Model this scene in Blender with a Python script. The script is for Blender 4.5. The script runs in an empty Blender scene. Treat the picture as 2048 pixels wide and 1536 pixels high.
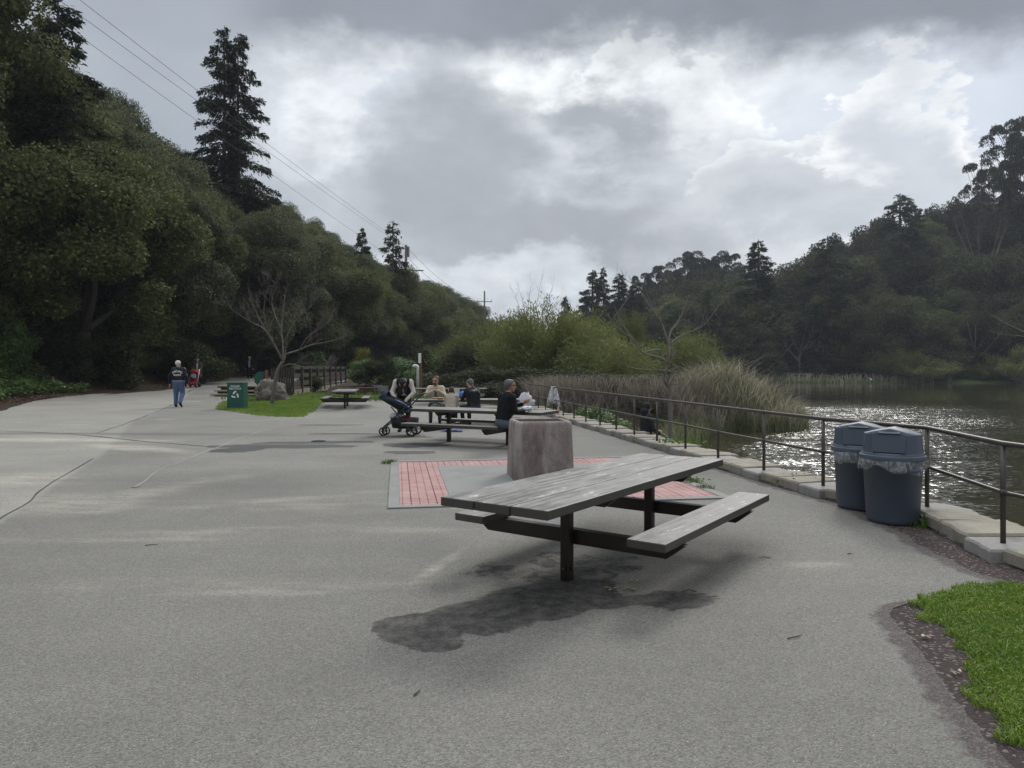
import bpy, bmesh, math, random
import numpy as np
from mathutils import Vector, Matrix, Euler
random.seed(7)
RNG = np.random.default_rng(11)
scene = bpy.context.scene
COL = scene.collection
PI = math.pi
R = math.radians
F, HY, H = 1450.0, 735.0, 1.62          # focal length in photo pixels, horizon row, eye height

# ------------------------------------------------------------------ helpers
def PX(x, y, d):
    """world point seen at photo pixel (x, y) at depth d"""
    return Vector(((x - 1024) * d / F, d, H - (y - HY) * d / F))
def GX(x, y, z=0.0):
    """world point where the pixel's ray meets height z"""
    return PX(x, y, (H - z) * F / (y - HY))

def tag(o, label=None, cat=None, group=None, kind=None):
    if label: o['label'] = label
    if cat: o['category'] = cat
    if group: o['group'] = group
    if kind: o['kind'] = kind
    return o
def empty(name, loc=(0, 0, 0), rz=0.0, sc=1.0, label=None, cat=None, group=None):
    o = bpy.data.objects.new(name, None)
    o.empty_display_size = .2
    COL.objects.link(o)
    o.location = loc
    o.rotation_euler = (0, 0, rz)
    o.scale = (sc, sc, sc)
    return tag(o, label, cat, group)
def link(name, me, mats, parent=None):
    o = bpy.data.objects.new(name, me)
    COL.objects.link(o)
    if mats is not None and not me.materials:
        for m in (mats if isinstance(mats, (list, tuple)) else [mats]):
            me.materials.append(m)
    if parent is not None:
        o.parent = parent
    return o
def copy_tree(o, parent=None):
    c = o.copy()
    COL.objects.link(c)
    c.parent = parent
    for ch in list(o.children):
        copy_tree(ch, c)
    return c

class MB:
    """collects simple shapes and links them as one mesh"""
    def __init__(s):
        s.v, s.f, s.m, s.sm = [], [], [], []
        s.mi = 0; s.smooth = False
    def add(s, vs, fs):
        n = len(s.v)
        s.v += [tuple(p) for p in vs]
        for f in fs:
            s.f.append(tuple(i + n for i in f)); s.m.append(s.mi); s.sm.append(s.smooth)
        return s
    def box(s, c, size, rot=None, bev=0.0):
        hx, hy, hz = size[0] / 2, size[1] / 2, size[2] / 2
        M = rot if rot is not None else Matrix.Identity(3)
        c = Vector(c)
        if bev <= 0:
            vs = [Vector((x, y, z)) for z in (-hz, hz) for y in (-hy, hy) for x in (-hx, hx)]
            s.add([c + M @ p for p in vs], [(0, 2, 3, 1), (4, 5, 7, 6), (0, 1, 5, 4), (2, 6, 7, 3), (0, 4, 6, 2), (1, 3, 7, 5)])
        else:
            b = min(bev, hx * .9, hy * .9, hz * .9)
            bm = bmesh.new()
            bmesh.ops.create_cube(bm, size=1.0)
            for v in bm.verts: v.co = Vector((v.co.x * size[0], v.co.y * size[1], v.co.z * size[2]))
            bmesh.ops.bevel(bm, geom=bm.edges[:], offset=b, segments=2, affect='EDGES', profile=.5)
            bm.verts.index_update()
            s.add([c + M @ v.co for v in bm.verts], [[v.index for v in f.verts] for f in bm.faces])
            bm.free()
        return s
    def tube(s, pts, rad, n=6, cap=True):
        pts = [Vector(p) for p in pts]
        rs = rad if isinstance(rad, (list, tuple)) else [rad] * len(pts)
        vs, fs = [], []
        up = None
        for i, p in enumerate(pts):
            t = (pts[min(i + 1, len(pts) - 1)] - pts[max(i - 1, 0)])
            t = t.normalized() if t.length > 1e-9 else Vector((0, 0, 1))
            if up is None:
                up = Vector((0, 0, 1)) if abs(t.z) < .9 else Vector((1, 0, 0))
            a = t.cross(up)
            if a.length < 1e-6: a = t.cross(Vector((.3, .8, .5)))
            a.normalize(); b = a.cross(t).normalized(); up = b
            for k in range(n):
                w = 2 * PI * k / n
                vs.append(p + (a * math.cos(w) + b * math.sin(w)) * rs[i])
        for i in range(len(pts) - 1):
            for k in range(n):
                k2 = (k + 1) % n
                fs.append((i * n + k, i * n + k2, (i + 1) * n + k2, (i + 1) * n + k))
        if cap:
            fs.append(tuple(range(n - 1, -1, -1)))
            fs.append(tuple((len(pts) - 1) * n + k for k in range(n)))
        return s.add(vs, fs)
    def lathe(s, prof, n=32, c=(0, 0, 0), cap=True, ang=None):
        c = Vector(c); vs, fs = [], []
        for r, z in prof:
            for k in range(n):
                w = 2 * PI * k / n
                vs.append(c + Vector((r * math.cos(w), r * math.sin(w), z)))
        for i in range(len(prof) - 1):
            for k in range(n):
                k2 = (k + 1) % n
                fs.append((i * n + k, i * n + k2, (i + 1) * n + k2, (i + 1) * n + k))
        if cap:
            fs.append(tuple(range(n - 1, -1, -1)))
            fs.append(tuple((len(prof) - 1) * n + k for k in range(n)))
        return s.add(vs, fs)
    def prism(s, poly, z0, z1, M=None):
        """polygon in xy extruded in z, then optional matrix"""
        n = len(poly)
        vs = [Vector((x, y, z0)) for x, y in poly] + [Vector((x, y, z1)) for x, y in poly]
        if M is not None: vs = [M @ v for v in vs]
        fs = [tuple(range(n - 1, -1, -1)), tuple(range(n, 2 * n))]
        fs += [(i, (i + 1) % n, n + (i + 1) % n, n + i) for i in range(n)]
        return s.add(vs, fs)
    def build(s, name, mats, parent=None, weld=False):
        me = bpy.data.meshes.new(name)
        me.from_pydata(s.v, [], s.f)
        me.polygons.foreach_set('material_index', s.m)
        me.polygons.foreach_set('use_smooth', s.sm)
        if weld:
            bm = bmesh.new(); bm.from_mesh(me)
            bmesh.ops.remove_doubles(bm, verts=bm.verts[:], dist=1e-5)
            bm.to_mesh(me); bm.free()
        me.update()
        return link(name, me, mats, parent)

def np_mesh(name, verts, quads, smooth=False, mat_idx=None):
    """mesh from numpy arrays (N,3) and (M,k)"""
    me = bpy.data.meshes.new(name)
    verts = np.asarray(verts, dtype=np.float32); quads = np.asarray(quads, dtype=np.int32)
    k = quads.shape[1]
    me.vertices.add(len(verts)); me.vertices.foreach_set('co', verts.ravel())
    me.loops.add(quads.size); me.loops.foreach_set('vertex_index', quads.ravel())
    me.polygons.add(len(quads))
    me.polygons.foreach_set('loop_start', np.arange(0, quads.size, k, dtype=np.int32))
    me.polygons.foreach_set('loop_total', np.full(len(quads), k, dtype=np.int32))
    me.polygons.foreach_set('use_smooth', np.full(len(quads), smooth, dtype=bool))
    if mat_idx is not None: me.polygons.foreach_set('material_index', np.asarray(mat_idx, dtype=np.int32))
    me.update(calc_edges=True)
    me.validate()
    return me

def lerp_tab(x, tab):
    xs = [a for a, b in tab]; ys = [b for a, b in tab]
    return np.interp(x, xs, ys)
def sstep(a, b, x):
    t = np.clip((np.asarray(x, dtype=float) - a) / (b - a), 0, 1)
    return t * t * (3 - 2 * t)
def vnoise(x, y, seed=0):
    """smooth value noise on arrays"""
    x = np.asarray(x, float); y = np.asarray(y, float)
    xi = np.floor(x).astype(np.int64); yi = np.floor(y).astype(np.int64)
    fx = x - xi; fy = y - yi
    fx = fx * fx * (3 - 2 * fx); fy = fy * fy * (3 - 2 * fy)
    def h(a, b):
        n = (a * 374761393 + b * 668265263 + seed * 982451653) & 0x7fffffff
        n = (n ^ (n >> 13)) * 1274126177 & 0x7fffffff
        return ((n ^ (n >> 16)) & 0xffff) / 65535.0
    return (h(xi, yi) * (1 - fx) + h(xi + 1, yi) * fx) * (1 - fy) + (h(xi, yi + 1) * (1 - fx) + h(xi + 1, yi + 1) * fx) * fy
def fbm(x, y, seed=0, o=4):
    t = 0; a = .5; s = 0
    for i in range(o):
        t = t + a * vnoise(x * 2 ** i, y * 2 ** i, seed + i * 17); s += a; a *= .5
    return t / s

# ------------------------------------------------------------------ node helpers
class NT:
    def __init__(s, tree):
        s.t = tree; tree.nodes.clear()
    def n(s, typ, **kw):
        nd = s.t.nodes.new(typ)
        for k, v in kw.items(): setattr(nd, k, v)
        return nd
    def put(s, sock, v):
        if v is None: return
        if hasattr(v, 'is_output') or isinstance(v, bpy.types.NodeSocket): s.t.links.new(v, sock)
        else:
            try: sock.default_value = v
            except Exception:
                sock.default_value = (*v, 1.0) if len(v) == 3 else v
    def m(s, op, a, b=None, c=None, clamp=False):
        nd = s.n('ShaderNodeMath', operation=op); nd.use_clamp = clamp
        for i, v in enumerate((a, b, c)):
            if v is not None: s.put(nd.inputs[i], v)
        return nd.outputs[0]
    def add(s, a, b): return s.m('ADD', a, b)
    def mul(s, a, b): return s.m('MULTIPLY', a, b)
    def v(s, op, a, b=None, scale=None):
        nd = s.n('ShaderNodeVectorMath', operation=op)
        s.put(nd.inputs[0], a)
        if b is not None: s.put(nd.inputs[1], b)
        if scale is not None: s.put(nd.inputs['Scale'], scale)
        return nd.outputs['Value'] if op in ('DOT_PRODUCT', 'LENGTH', 'DISTANCE') else nd.outputs[0]
    def noise(s, vec, scale, detail=3, rough=.55, dist=0.0, col=False):
        nd = s.n('ShaderNodeTexNoise')
        if vec is not None: s.put(nd.inputs['Vector'], vec)
        s.put(nd.inputs['Scale'], scale); s.put(nd.inputs['Detail'], detail)
        s.put(nd.inputs['Roughness'], rough); s.put(nd.inputs['Distortion'], dist)
        return nd.outputs['Color' if col else 'Fac']
    def voro(s, vec, scale, feature='F1', rnd=1.0, out='Distance'):
        nd = s.n('ShaderNodeTexVoronoi', feature=feature)
        if vec is not None: s.put(nd.inputs['Vector'], vec)
        s.put(nd.inputs['Scale'], scale); s.put(nd.inputs['Randomness'], rnd)
        return nd.outputs[out]
    def ramp(s, fac, stops, interp='LINEAR'):
        nd = s.n('ShaderNodeValToRGB'); cr = nd.color_ramp; cr.interpolation = interp
        while len(cr.elements) < len(stops): cr.elements.new(.5)
        for e, (p, c) in zip(cr.elements, stops):
            e.position = p
            e.color = (c, c, c, 1) if isinstance(c, (int, float)) else (*c, 1)
        s.put(nd.inputs[0], fac)
        return nd.outputs[0]
    def mix(s, fac, a, b, blend='MIX'):
        nd = s.n('ShaderNodeMix', data_type='RGBA', blend_type=blend)
        s.put(nd.inputs[0], fac); s.put(nd.inputs[6], a); s.put(nd.inputs[7], b)
        return nd.outputs[2]
    def map(s, v, a, b, c=0.0, d=1.0, smooth=True):
        nd = s.n('ShaderNodeMapRange'); nd.interpolation_type = 'SMOOTHSTEP' if smooth else 'LINEAR'
        s.put(nd.inputs[0], v)
        for i, x in enumerate((a, b, c, d)): s.put(nd.inputs[1 + i], x)
        return nd.outputs[0]
    def attr(s, name, out='Fac'):
        nd = s.n('ShaderNodeAttribute'); nd.attribute_name = name
        return nd.outputs[out]
    def bump(s, h, strength=.3, dist=.01, nrm=None):
        nd = s.n('ShaderNodeBump')
        s.put(nd.inputs['Height'], h); s.put(nd.inputs['Strength'], strength); s.put(nd.inputs['Distance'], dist)
        if nrm is not None: s.put(nd.inputs['Normal'], nrm)
        return nd.outputs[0]
    def coord(s, which='Object'):
        return s.n('ShaderNodeTexCoord').outputs[which]
    def stretch(s, vec, sc):
        return s.v('MULTIPLY', vec, sc)
    def out(s, shader, disp=None):
        o = s.n('ShaderNodeOutputMaterial'); s.t.links.new(shader, o.inputs[0])
    def bsdf(s, color, rough=.7, normal=None, metal=0.0, spec=.5, **kw):
        b = s.n('ShaderNodeBsdfPrincipled')
        s.put(b.inputs['Base Color'], color); s.put(b.inputs['Roughness'], rough)
        s.put(b.inputs['Metallic'], metal); s.put(b.inputs['Specular IOR Level'], spec)
        if normal is not None: s.put(b.inputs['Normal'], normal)
        for k, v in kw.items(): s.put(b.inputs[k.replace('_', ' ')], v)
        return b.outputs[0]

def newmat(name):
    m = bpy.data.materials.new(name); m.use_nodes = True
    return m, NT(m.node_tree)
def simple(name, rgb, rough=.7, var=.25, scale=6.0, bump=.15, bscale=90.0, metal=0.0, spec=.4, dirt=None):
    """a plain surface with broad tonal variation, fine grain and grain bump"""
    m, t = newmat(name)
    co = t.coord()
    n1 = t.noise(co, scale, 5, .6); n2 = t.noise(co, bscale, 3, .6)
    k = t.add(t.mul(t.add(n1, -.5), var * 2), t.add(1.0, t.mul(t.add(n2, -.5), var)))
    c = t.v('SCALE', rgb, scale=k)
    if dirt:
        c = t.mix(t.map(t.noise(co, scale * .7, 6, .65), .5, .72, 0, dirt[1]), c, dirt[0])
    t.out(t.bsdf(c, t.add(rough - .08, t.mul(n1, .16)), t.bump(n2, bump, .004), metal, spec))
    return m
def leafmat(name, c1, c2, c3=None, rough=.55, trans=.35, patch=1.2, objvar=.25, spec=.35):
    """foliage: per-leaf random tone, clump tone from noise, thing-to-thing variation, some light let through"""
    m, t = newmat(name)
    geo = t.n('ShaderNodeNewGeometry'); oi = t.n('ShaderNodeObjectInfo')
    co = t.coord()
    n = t.noise(co, patch, 3, .6)
    f = t.add(t.mul(geo.outputs['Random Per Island'], .55), t.mul(t.map(n, .3, .7), .45))
    c = t.mix(f, c1, c2)
    if c3: c = t.mix(t.map(geo.outputs['Random Per Island'], .9, 1.0, 0, .8), c, c3)
    k = t.add(1 - objvar / 2, t.mul(oi.outputs['Random'], objvar))
    c = t.v('SCALE', c, scale=k)
    b = t.bsdf(c, rough, None, 0, spec)
    tr = t.n('ShaderNodeBsdfTranslucent'); t.put(tr.inputs[0], c)
    mx = t.n('ShaderNodeMixShader'); t.put(mx.inputs[0], trans)
    t.t.links.new(b, mx.inputs[1]); t.t.links.new(tr.outputs[0], mx.inputs[2])
    t.out(mx.outputs[0])
    return m

# ------------------------------------------------------------------ camera and light
cam = bpy.data.cameras.new('camera'); camo = bpy.data.objects.new('camera', cam); COL.objects.link(camo)
cam.sensor_width = 36; cam.lens = 36 * F / 2048
cam.shift_y = -(768 - HY) / 2048
cam.clip_start = .05; cam.clip_end = 3000
camo.location = (0, 0, H); camo.rotation_euler = (R(90), 0, 0)
scene.camera = camo
vs_ = scene.view_settings
scene.display_settings.display_device = 'sRGB'
vs_.view_transform = 'Standard'; vs_.look = 'None'; vs_.exposure = .16; vs_.gamma = 1
try: vs_.use_curve_mapping = False
except Exception: pass
cy = scene.cycles
cy.max_bounces = 8; cy.diffuse_bounces = 3; cy.glossy_bounces = 3; cy.transmission_bounces = 6; cy.transparent_max_bounces = 12
cy.volume_bounces = 0; cy.volume_step_rate = 4; cy.volume_max_steps = 64; cy.use_denoising = True
cy.sample_clamp_indirect = 4
HAZE = .00032
SUN_AZ, SUN_EL = 24.0, 36.0             # degrees right of the view axis, above the horizon

def make_world():
    w = bpy.data.worlds.new('World'); scene.world = w; w.use_nodes = True
    t = NT(w.node_tree)
    d = t.v('NORMALIZE', t.coord('Generated'))
    sep = t.n('ShaderNodeSeparateXYZ'); t.put(sep.inputs[0], d)
    X, Y, Z = sep.outputs
    az = t.m('ARCTAN2', X, Y); el = t.m('ARCSINE', Z)
    # cloud texture: domain-warped fbm on the sky sphere, a little stretched along the horizon
    dd = t.v('MULTIPLY', d, (1.0, 1.0, 1.7))
    wv = t.v('SCALE', t.v('SUBTRACT', t.noise(dd, 3.0, 3, .5, col=True), (.5, .5, .5)), scale=.16)
    dw = t.v('ADD', dd, wv)
    n = t.add(t.noise(dw, 3.6, 9, .55), -.5)
    nf = t.add(t.noise(dw, 15, 7, .6), -.5)
    wr = t.v('SUBTRACT', t.noise(dd, 5.5, 8, .58, col=True), (.5, .5, .5))
    ws = t.n('ShaderNodeSeparateXYZ'); t.put(ws.inputs[0], wr)
    azw = t.add(az, t.mul(ws.outputs[0], WARP)); elw = t.add(el, t.mul(ws.outputs[1], WARP * .8))
    hi = t.add(.5, t.mul(ws.outputs[2], 1.6))
    def ang(px, py):
        return math.atan((px - 1024) / F), math.atan((HY - py) / math.hypot(F, px - 1024))
    def dist(px, py, rx, ry, k=1.0):
        a0, e0 = ang(px, py)
        u = t.mul(t.add(azw, -a0), F / rx); v = t.mul(t.add(elw, -e0), F / ry)
        return t.m('SQRT', t.add(t.mul(u, u), t.mul(v, v))), v
    # veil of high pale cloud with mottled brightness, a few blue-grey rents
    c = t.ramp(t.add(.5, t.add(t.mul(n, 1.5), t.mul(nf, .6))), [(.12, (.42, .445, .485)), (.36, (.52, .55, .59)), (.52, (.585, .615, .65)), (.70, (.76, .79, .815)), (.88, (.68, .72, .77))])
    sky = t.n('ShaderNodeTexSky', sky_type='NISHITA', sun_disc=False)
    sky.sun_elevation = R(SUN_EL); sky.sun_rotation = R(SUN_AZ); sky.air_density = 1.2; sky.dust_density = 2.0
    nb = t.mix(.85, t.v('SCALE', sky.outputs[0], scale=.06), (.555, .62, .725, 1))
    for px, py, rx, ry, soft, amt in GAPS:
        q, v = dist(px, py, rx, ry); c = t.mix(t.mul(t.map(q, 1 + soft, 1 - soft), amt), c, nb)
    # heaped clouds lit from behind: broken bright rims towards the hidden sun, grey bodies, hazy bases
    for px, py, rx, ry, rim, body, amt in HEAPS:
        q, v = dist(px, py, rx, ry)
        base = t.map(v, .15, -.75)
        inside = t.mul(t.mul(t.map(q, 1.03, .93), amt), t.add(1.0, t.mul(base, -.95)))
        edge = t.mul(t.mul(t.map(t.add(q, t.mul(nf, .6)), .40, .98), t.map(v, -.35, .35)), t.map(hi, .25, .6, .35, 1))
        col = t.mix(edge, t.v('SCALE', body, scale=t.add(1.0, t.add(t.mul(n, .35), t.mul(nf, .18)))), (rim, rim * 1.02, rim * 1.035, 1))
        c = t.mix(inside, c, col)
    for px, py, rx, ry, soft, col, amt, tex in BODIES:
        q, v = dist(px, py, rx, ry)
        c = t.mix(t.mul(t.map(t.add(q, t.mul(nf, tex * .8)), 1 + soft, 1 - soft), amt), c, t.v('SCALE', col, scale=t.add(1.0, t.add(t.mul(n, .3 * tex), t.mul(nf, .5 * tex)))))
    # a smooth overcast lid whose edge lies across the view
    e2 = t.add(Z, t.mul(Y, -LID))
    lid = t.map(t.add(e2, t.add(t.mul(ws.outputs[1], .20), t.mul(nf, .02))), -.02, .055)
    c = t.mix(lid, c, t.v('SCALE', (.305, .32, .355), scale=t.add(1.0, t.add(t.mul(n, .5), t.mul(nf, .08)))))
    lefts = t.mul(t.map(az, R(-16), R(-23)), t.map(el, R(3), R(9))); c = t.mix(t.mul(lefts, .9), c, t.v('SCALE', (.40, .43, .475), scale=t.add(1.0, t.mul(n, .3))))
    c = t.v('MAXIMUM', t.v('ADD', t.v('SCALE', c, scale=1.2), (-.11, -.107, -.105)), (.12, .125, .14))
    # unseen sky overhead brightened to light the ground, glow round hidden sun, dimmer below
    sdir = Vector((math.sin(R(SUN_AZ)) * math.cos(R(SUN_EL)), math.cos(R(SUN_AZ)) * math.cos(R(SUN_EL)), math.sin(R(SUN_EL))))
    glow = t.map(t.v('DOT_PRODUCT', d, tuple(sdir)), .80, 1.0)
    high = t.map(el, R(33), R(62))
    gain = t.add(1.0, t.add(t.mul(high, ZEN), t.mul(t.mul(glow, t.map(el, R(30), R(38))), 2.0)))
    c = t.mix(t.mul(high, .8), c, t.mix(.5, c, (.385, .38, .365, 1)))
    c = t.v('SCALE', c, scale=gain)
    c = t.mix(t.map(el, -.02, -.06), c, (.12, .12, .11, 1))
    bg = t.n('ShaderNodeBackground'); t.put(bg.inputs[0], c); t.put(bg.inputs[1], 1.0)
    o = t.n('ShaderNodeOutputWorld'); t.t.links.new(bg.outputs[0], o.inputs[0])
    w.cycles.sampling_method = 'MANUAL'; w.cycles.sample_map_resolution = 512
    L = bpy.data.lights.new('sun', 'SUN'); L.energy = SUN_W; L.angle = R(14); L.color = (1, .965, .91)
    lo = bpy.data.objects.new('sun', L); COL.objects.link(lo)
    lo.rotation_euler = (-sdir).to_track_quat('-Z', 'Y').to_euler()
    lo.location = (0, 0, 60)
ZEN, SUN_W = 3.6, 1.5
ASPH = (.186, .178, .155)
LID, WARP = .415, .40
# positions below are where the cloud forms stand in the sky, given as photo pixels (x, y, radius x, radius y)
GAPS = [(1580, 215, 190, 60, .6, .75), (1990, 200, 210, 140, .5, .85), (785, 190, 40, 28, .6, .8), (738, 218, 22, 14, .6, .6)]
HEAPS = [(1330, 260, 190, 130, .92, (.58, .60, .63), .85), (1560, 360, 200, 90, .85, (.60, .625, .655), .9), (1900, 345, 80, 95, .76, (.59, .61, .655), .9), (1775, 330, 120, 160, .85, (.56, .585, .625), .92)]
BODIES = [(690, 260, 180, 90, .8, (.70, .73, .76), .8, 2.2), (1060, 190, 110, 75, .7, (.86, .885, .90), .95, 1.9), (1370, 180, 190, 80, .8, (.76, .785, .81), .75, 1.5), (905, 360, 180, 190, .65, (.40, .42, .45), .95, .3), (1215, 255, 130, 60, .6, (.39, .41, .44), .92, .4),
          (1060, 450, 440, 85, .65, (.385, .40, .43), .93, .3), (1540, 395, 110, 30, .8, (.49, .51, .545), .7, .4), (970, 560, 330, 36, .8, (.66, .69, .72), .6, .8), (1440, 420, 150, 50, .8, (.72, .745, .77), .5, .6), (690, 440, 200, 60, .8, (.52, .545, .58), .6, .4)]
make_world()
# ------------------------------------------------------------------ terrain
WATER = -1.1
# kerb centre line (railing posts), plaza side to the left; from in front of the camera round to the far end of the railing
RAIL = [(4.55, 1.7), (4.52, 3.2), (4.40, 4.7), (4.22, 6.23), (4.50, 7.86), (3.97, 9.25), (3.70, 10.65), (3.44, 12.1), (3.23, 13.5), (2.98, 14.9), (2.74, 16.25),
        (2.53, 17.6), (2.29, 18.85), (2.05, 20.1), (1.83, 21.4), (1.61, 22.75), (1.38, 24.1), (1.18, 25.5), (0.98, 26.9), (0.72, 28.3)]
def rail_x(Y): return lerp_tab(Y, [(p[1], p[0]) for p in RAIL])
# lake shore: x of the water's left edge for each Y (beyond the kerb)
SHORE = [(-20, 5.7), (0, 5.6), (8, 5.35), (10, 4.7), (12, 4.15), (16, 3.55), (18.5, 3.3), (20, 3.7), (22, 4.6), (26, 6.2), (30, 8.5), (33, 12.6), (36, 13.5), (45, 16), (60, 20), (90, 29), (115, 38), (130, 47)]
EDGE = [(-30, -19), (0, -18), (22, -18.2), (30, -19.4), (38, -18.8), (50, -19.8), (58, -17.5), (66, -15), (85, -12.5), (110, -10), (150, -5), (230, 5)]   # foot of the wooded hill
def gz(X, Y):
    X = np.asarray(X, float); Y = np.asarray(Y, float)
    s = -.5 * X + .5 * (Y - 20)
    z = lerp_tab(s, [(-50, 0), (6, 0), (9, .10), (20, .46), (26, .80), (34, 1.0), (60, 1.3)])
    z = z * sstep(4, -4, X - .05 * (Y - 30)) 
    # creek bed under the bridge
    q = np.hypot((X + 8.6) / 3.2, (Y - 42.0) / 5.0)
    z = z - 1.7 * sstep(1.0, .45, q)
    # wooded hill on the left
    t = lerp_tab(Y, EDGE) - X
    z = z + np.where(t > 0, .10 * np.minimum(t, 1.5) + .52 * np.maximum(t - 1.2, 0) ** 1.0 * sstep(0, 4, t), 0) * sstep(0, 1, t + .5)
    z = np.minimum(z, 24 + .02 * t)
    # lake
    sh = lerp_tab(Y, SHORE)
    rx = rail_x(np.clip(Y, 1.7, 28.3)) + .35
    bank = np.clip((X - rx) / np.maximum(sh - rx, .4), 0, 3)
    b0 = lerp_tab(Y, [(9.5, -.10), (14, -.55)])
    zl = b0 - (1.17 + b0) * bank
    zl = np.maximum(zl, -2.4)
    inl = sstep(-.05, .12, X - rx)
    near = (Y < 28.3)
    z = np.where(near, z * (1 - inl) + zl * inl, z)
    k = sstep(26, 31, Y)
    zland = z
    d2 = X - sh
    zfar = np.where(d2 > -3, zland * (1 - sstep(-3, .5, d2)) + (-1.25 - .3 * np.clip(d2, 0, 3)) * sstep(-3, .5, d2), zland)
    z = np.where(near, z, zfar)
    # far bank and the wooded hill on the right
    fb = Y - lerp_tab(X, [(0, 142), (46, 131), (90, 127), (140, 118), (300, 60)])
    bankz = -1.6 + 1.05 * sstep(-3, 1.5, fb) + .35 * sstep(3, 12, fb)
    hill = (lerp_tab(X, [(-60, 6), (20, 5), (45, 6), (60, 8), (75, 12), (100, 21), (130, 32), (200, 45), (320, 50)])) * sstep(2, 62, fb) + .5
    far = np.where(fb > -6, np.maximum(bankz, -9) + np.where(fb > 2, hill * sstep(2, 10, fb), 0), z)
    z = np.where((fb > -6) & (Y > 60) & (X > lerp_tab(Y, [(60, 60), (120, 20), (140, 6), (240, 10)])), far, z)
    return z
def gzf(x, y): return float(gz(np.array([x]), np.array([y]))[0])

def axis(lo, hi, c, near, grow):
    """1-D grid that is fine near c"""
    out = [c]
    s = near; x = c
    while x < hi: x += s; out.append(min(x, hi)); s *= grow
    s = near; x = c
    while x > lo: x -= s; out.append(max(x, lo)); s *= grow
    return np.array(sorted(set(out)))
def grid_mesh(name, xs, ys, zf, mats, smooth=True):
    XX, YY = np.meshgrid(xs, ys)
    ZZ = zf(XX, YY)
    v = np.stack([XX, YY, ZZ], -1).reshape(-1, 3)
    nx, ny = len(xs), len(ys)
    i = (np.arange(ny - 1)[:, None] * nx + np.arange(nx - 1)[None]).ravel()
    q = np.stack([i, i + 1, i + nx + 1, i + nx], -1)
    return link(name, np_mesh(name, v, q, smooth), mats)

# soil: leaf litter and dark earth under the trees, gravelly red-brown dirt by the kerb, grassy banks
m_soil, t = newmat('soil')
co = t.coord()
n1 = t.noise(co, .35, 5, .6); n2 = t.noise(co, 9, 5, .7); sp = t.voro(co, 60, out='Color'); spd = t.voro(co, 60)
sepc = t.n('ShaderNodeSeparateColor'); t.put(sepc.inputs[0], sp)
base = t.ramp(n2, [(.3, (.022, .016, .011)), (.55, (.055, .038, .026)), (.75, (.10, .07, .05))])
grit = t.mix(t.map(sepc.outputs[0], .80, .95), (.060, .047, .043, 1), (.19, .16, .145, 1))
pos = t.n('ShaderNodeSeparateXYZ'); t.put(pos.inputs[0], co)
nearm = t.mul(t.map(pos.outputs[0], -1.0, .5), t.map(pos.outputs[1], 30, 26))
col = t.mix(nearm, base, grit)
green = t.mul(t.map(t.add(n1, t.mul(n2, .3)), .62, .75), t.map(pos.outputs[0], -16, -12))
col = t.mix(t.mul(green, t.add(1.0, t.mul(nearm, -1))), col, (.05, .075, .018, 1))
farg = t.map(pos.outputs[1], 100, 125)
col = t.mix(t.mul(farg, t.map(pos.outputs[2], 1.2, .4)), col, (.055, .085, .02, 1))
hillg = t.mul(farg, t.map(pos.outputs[2], .8, 3))
col = t.mix(hillg, col, (.03, .04, .018, 1))
h = t.add(t.mul(n2, .6), t.mul(spd, -.5))
t.out(t.bsdf(col, .95, t.bump(h, .8, .03), 0, .15))

xs = axis(-140, 330, 0, .30, 1.045); ys = axis(-40, 420, 8, .30, 1.035)
ground = tag(grid_mesh('ground', xs, ys, lambda X, Y: gz(X, Y) - np.where((Y < 13) & (X > -1) & (X < 6), .001, .014), m_soil), kind='structure')

# lake
m_water, t = newmat('lake_water')
co = t.coord()
big = t.noise(co, .045, 3, .5)
pat = t.map(t.add(t.noise(t.stretch(co, (.55, 1.0, 1)), .09, 4, .55), 0), .44, .60)          # cat's paws of wind on the water
sp_ = t.n('ShaderNodeSeparateXYZ'); t.put(sp_.inputs[0], co)
band = t.mul(t.map(sp_.outputs[1], 62, 44), t.map(t.add(sp_.outputs[1], t.mul(t.add(big, -.5), 22)), 9.0, 16.0))
band = t.mul(band, t.map(t.add(t.m('DIVIDE', sp_.outputs[0], sp_.outputs[1]), t.mul(t.add(big, -.5), .35)), .24, .40))
band = t.mul(band, t.map(t.add(t.m('DIVIDE', sp_.outputs[0], sp_.outputs[1]), t.mul(t.add(big, -.5), .25)), .80, .50, .10, 1))
band = t.mul(band, t.map(t.add(sp_.outputs[1], t.mul(t.add(big, -.5), 12)), 9, 17))
amp = t.add(.030, t.mul(t.mul(band, t.add(.70, t.mul(pat, .30))), .80))
w1 = t.v('SUBTRACT', t.noise(t.stretch(co, (1.3, 2.6, 1)), 3.8, 3, .62, .5, col=True), (.5, .5, .5)); w2 = t.v('SUBTRACT', t.noise(t.stretch(co, (1.1, 2.0, 1)), .55, 2, .5, col=True), (.5, .5, .5))
slope = t.v('SCALE', t.v('ADD', t.v('SCALE', w1, scale=2.7), t.v('SCALE', w2, scale=.8)), scale=amp)
nrm = t.v('NORMALIZE', t.v('ADD', t.v('MULTIPLY', slope, (1, 1, 0)), (0, 0, 1)))
fr = t.n('ShaderNodeFresnel'); t.put(fr.inputs[0], 1.33); t.put(fr.inputs[1], nrm)
deep = t.n('ShaderNodeBsdfDiffuse'); t.put(deep.inputs[0], t.mix(t.noise(co, .15, 3), (.030, .027, .013, 1), (.045, .040, .020, 1)))
gl = t.n('ShaderNodeBsdfGlossy'); t.put(gl.inputs[0], (1, 1, 1, 1)); t.put(gl.inputs['Roughness'], t.add(.03, t.mul(band, .09))); t.put(gl.inputs['Normal'], nrm)
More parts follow.
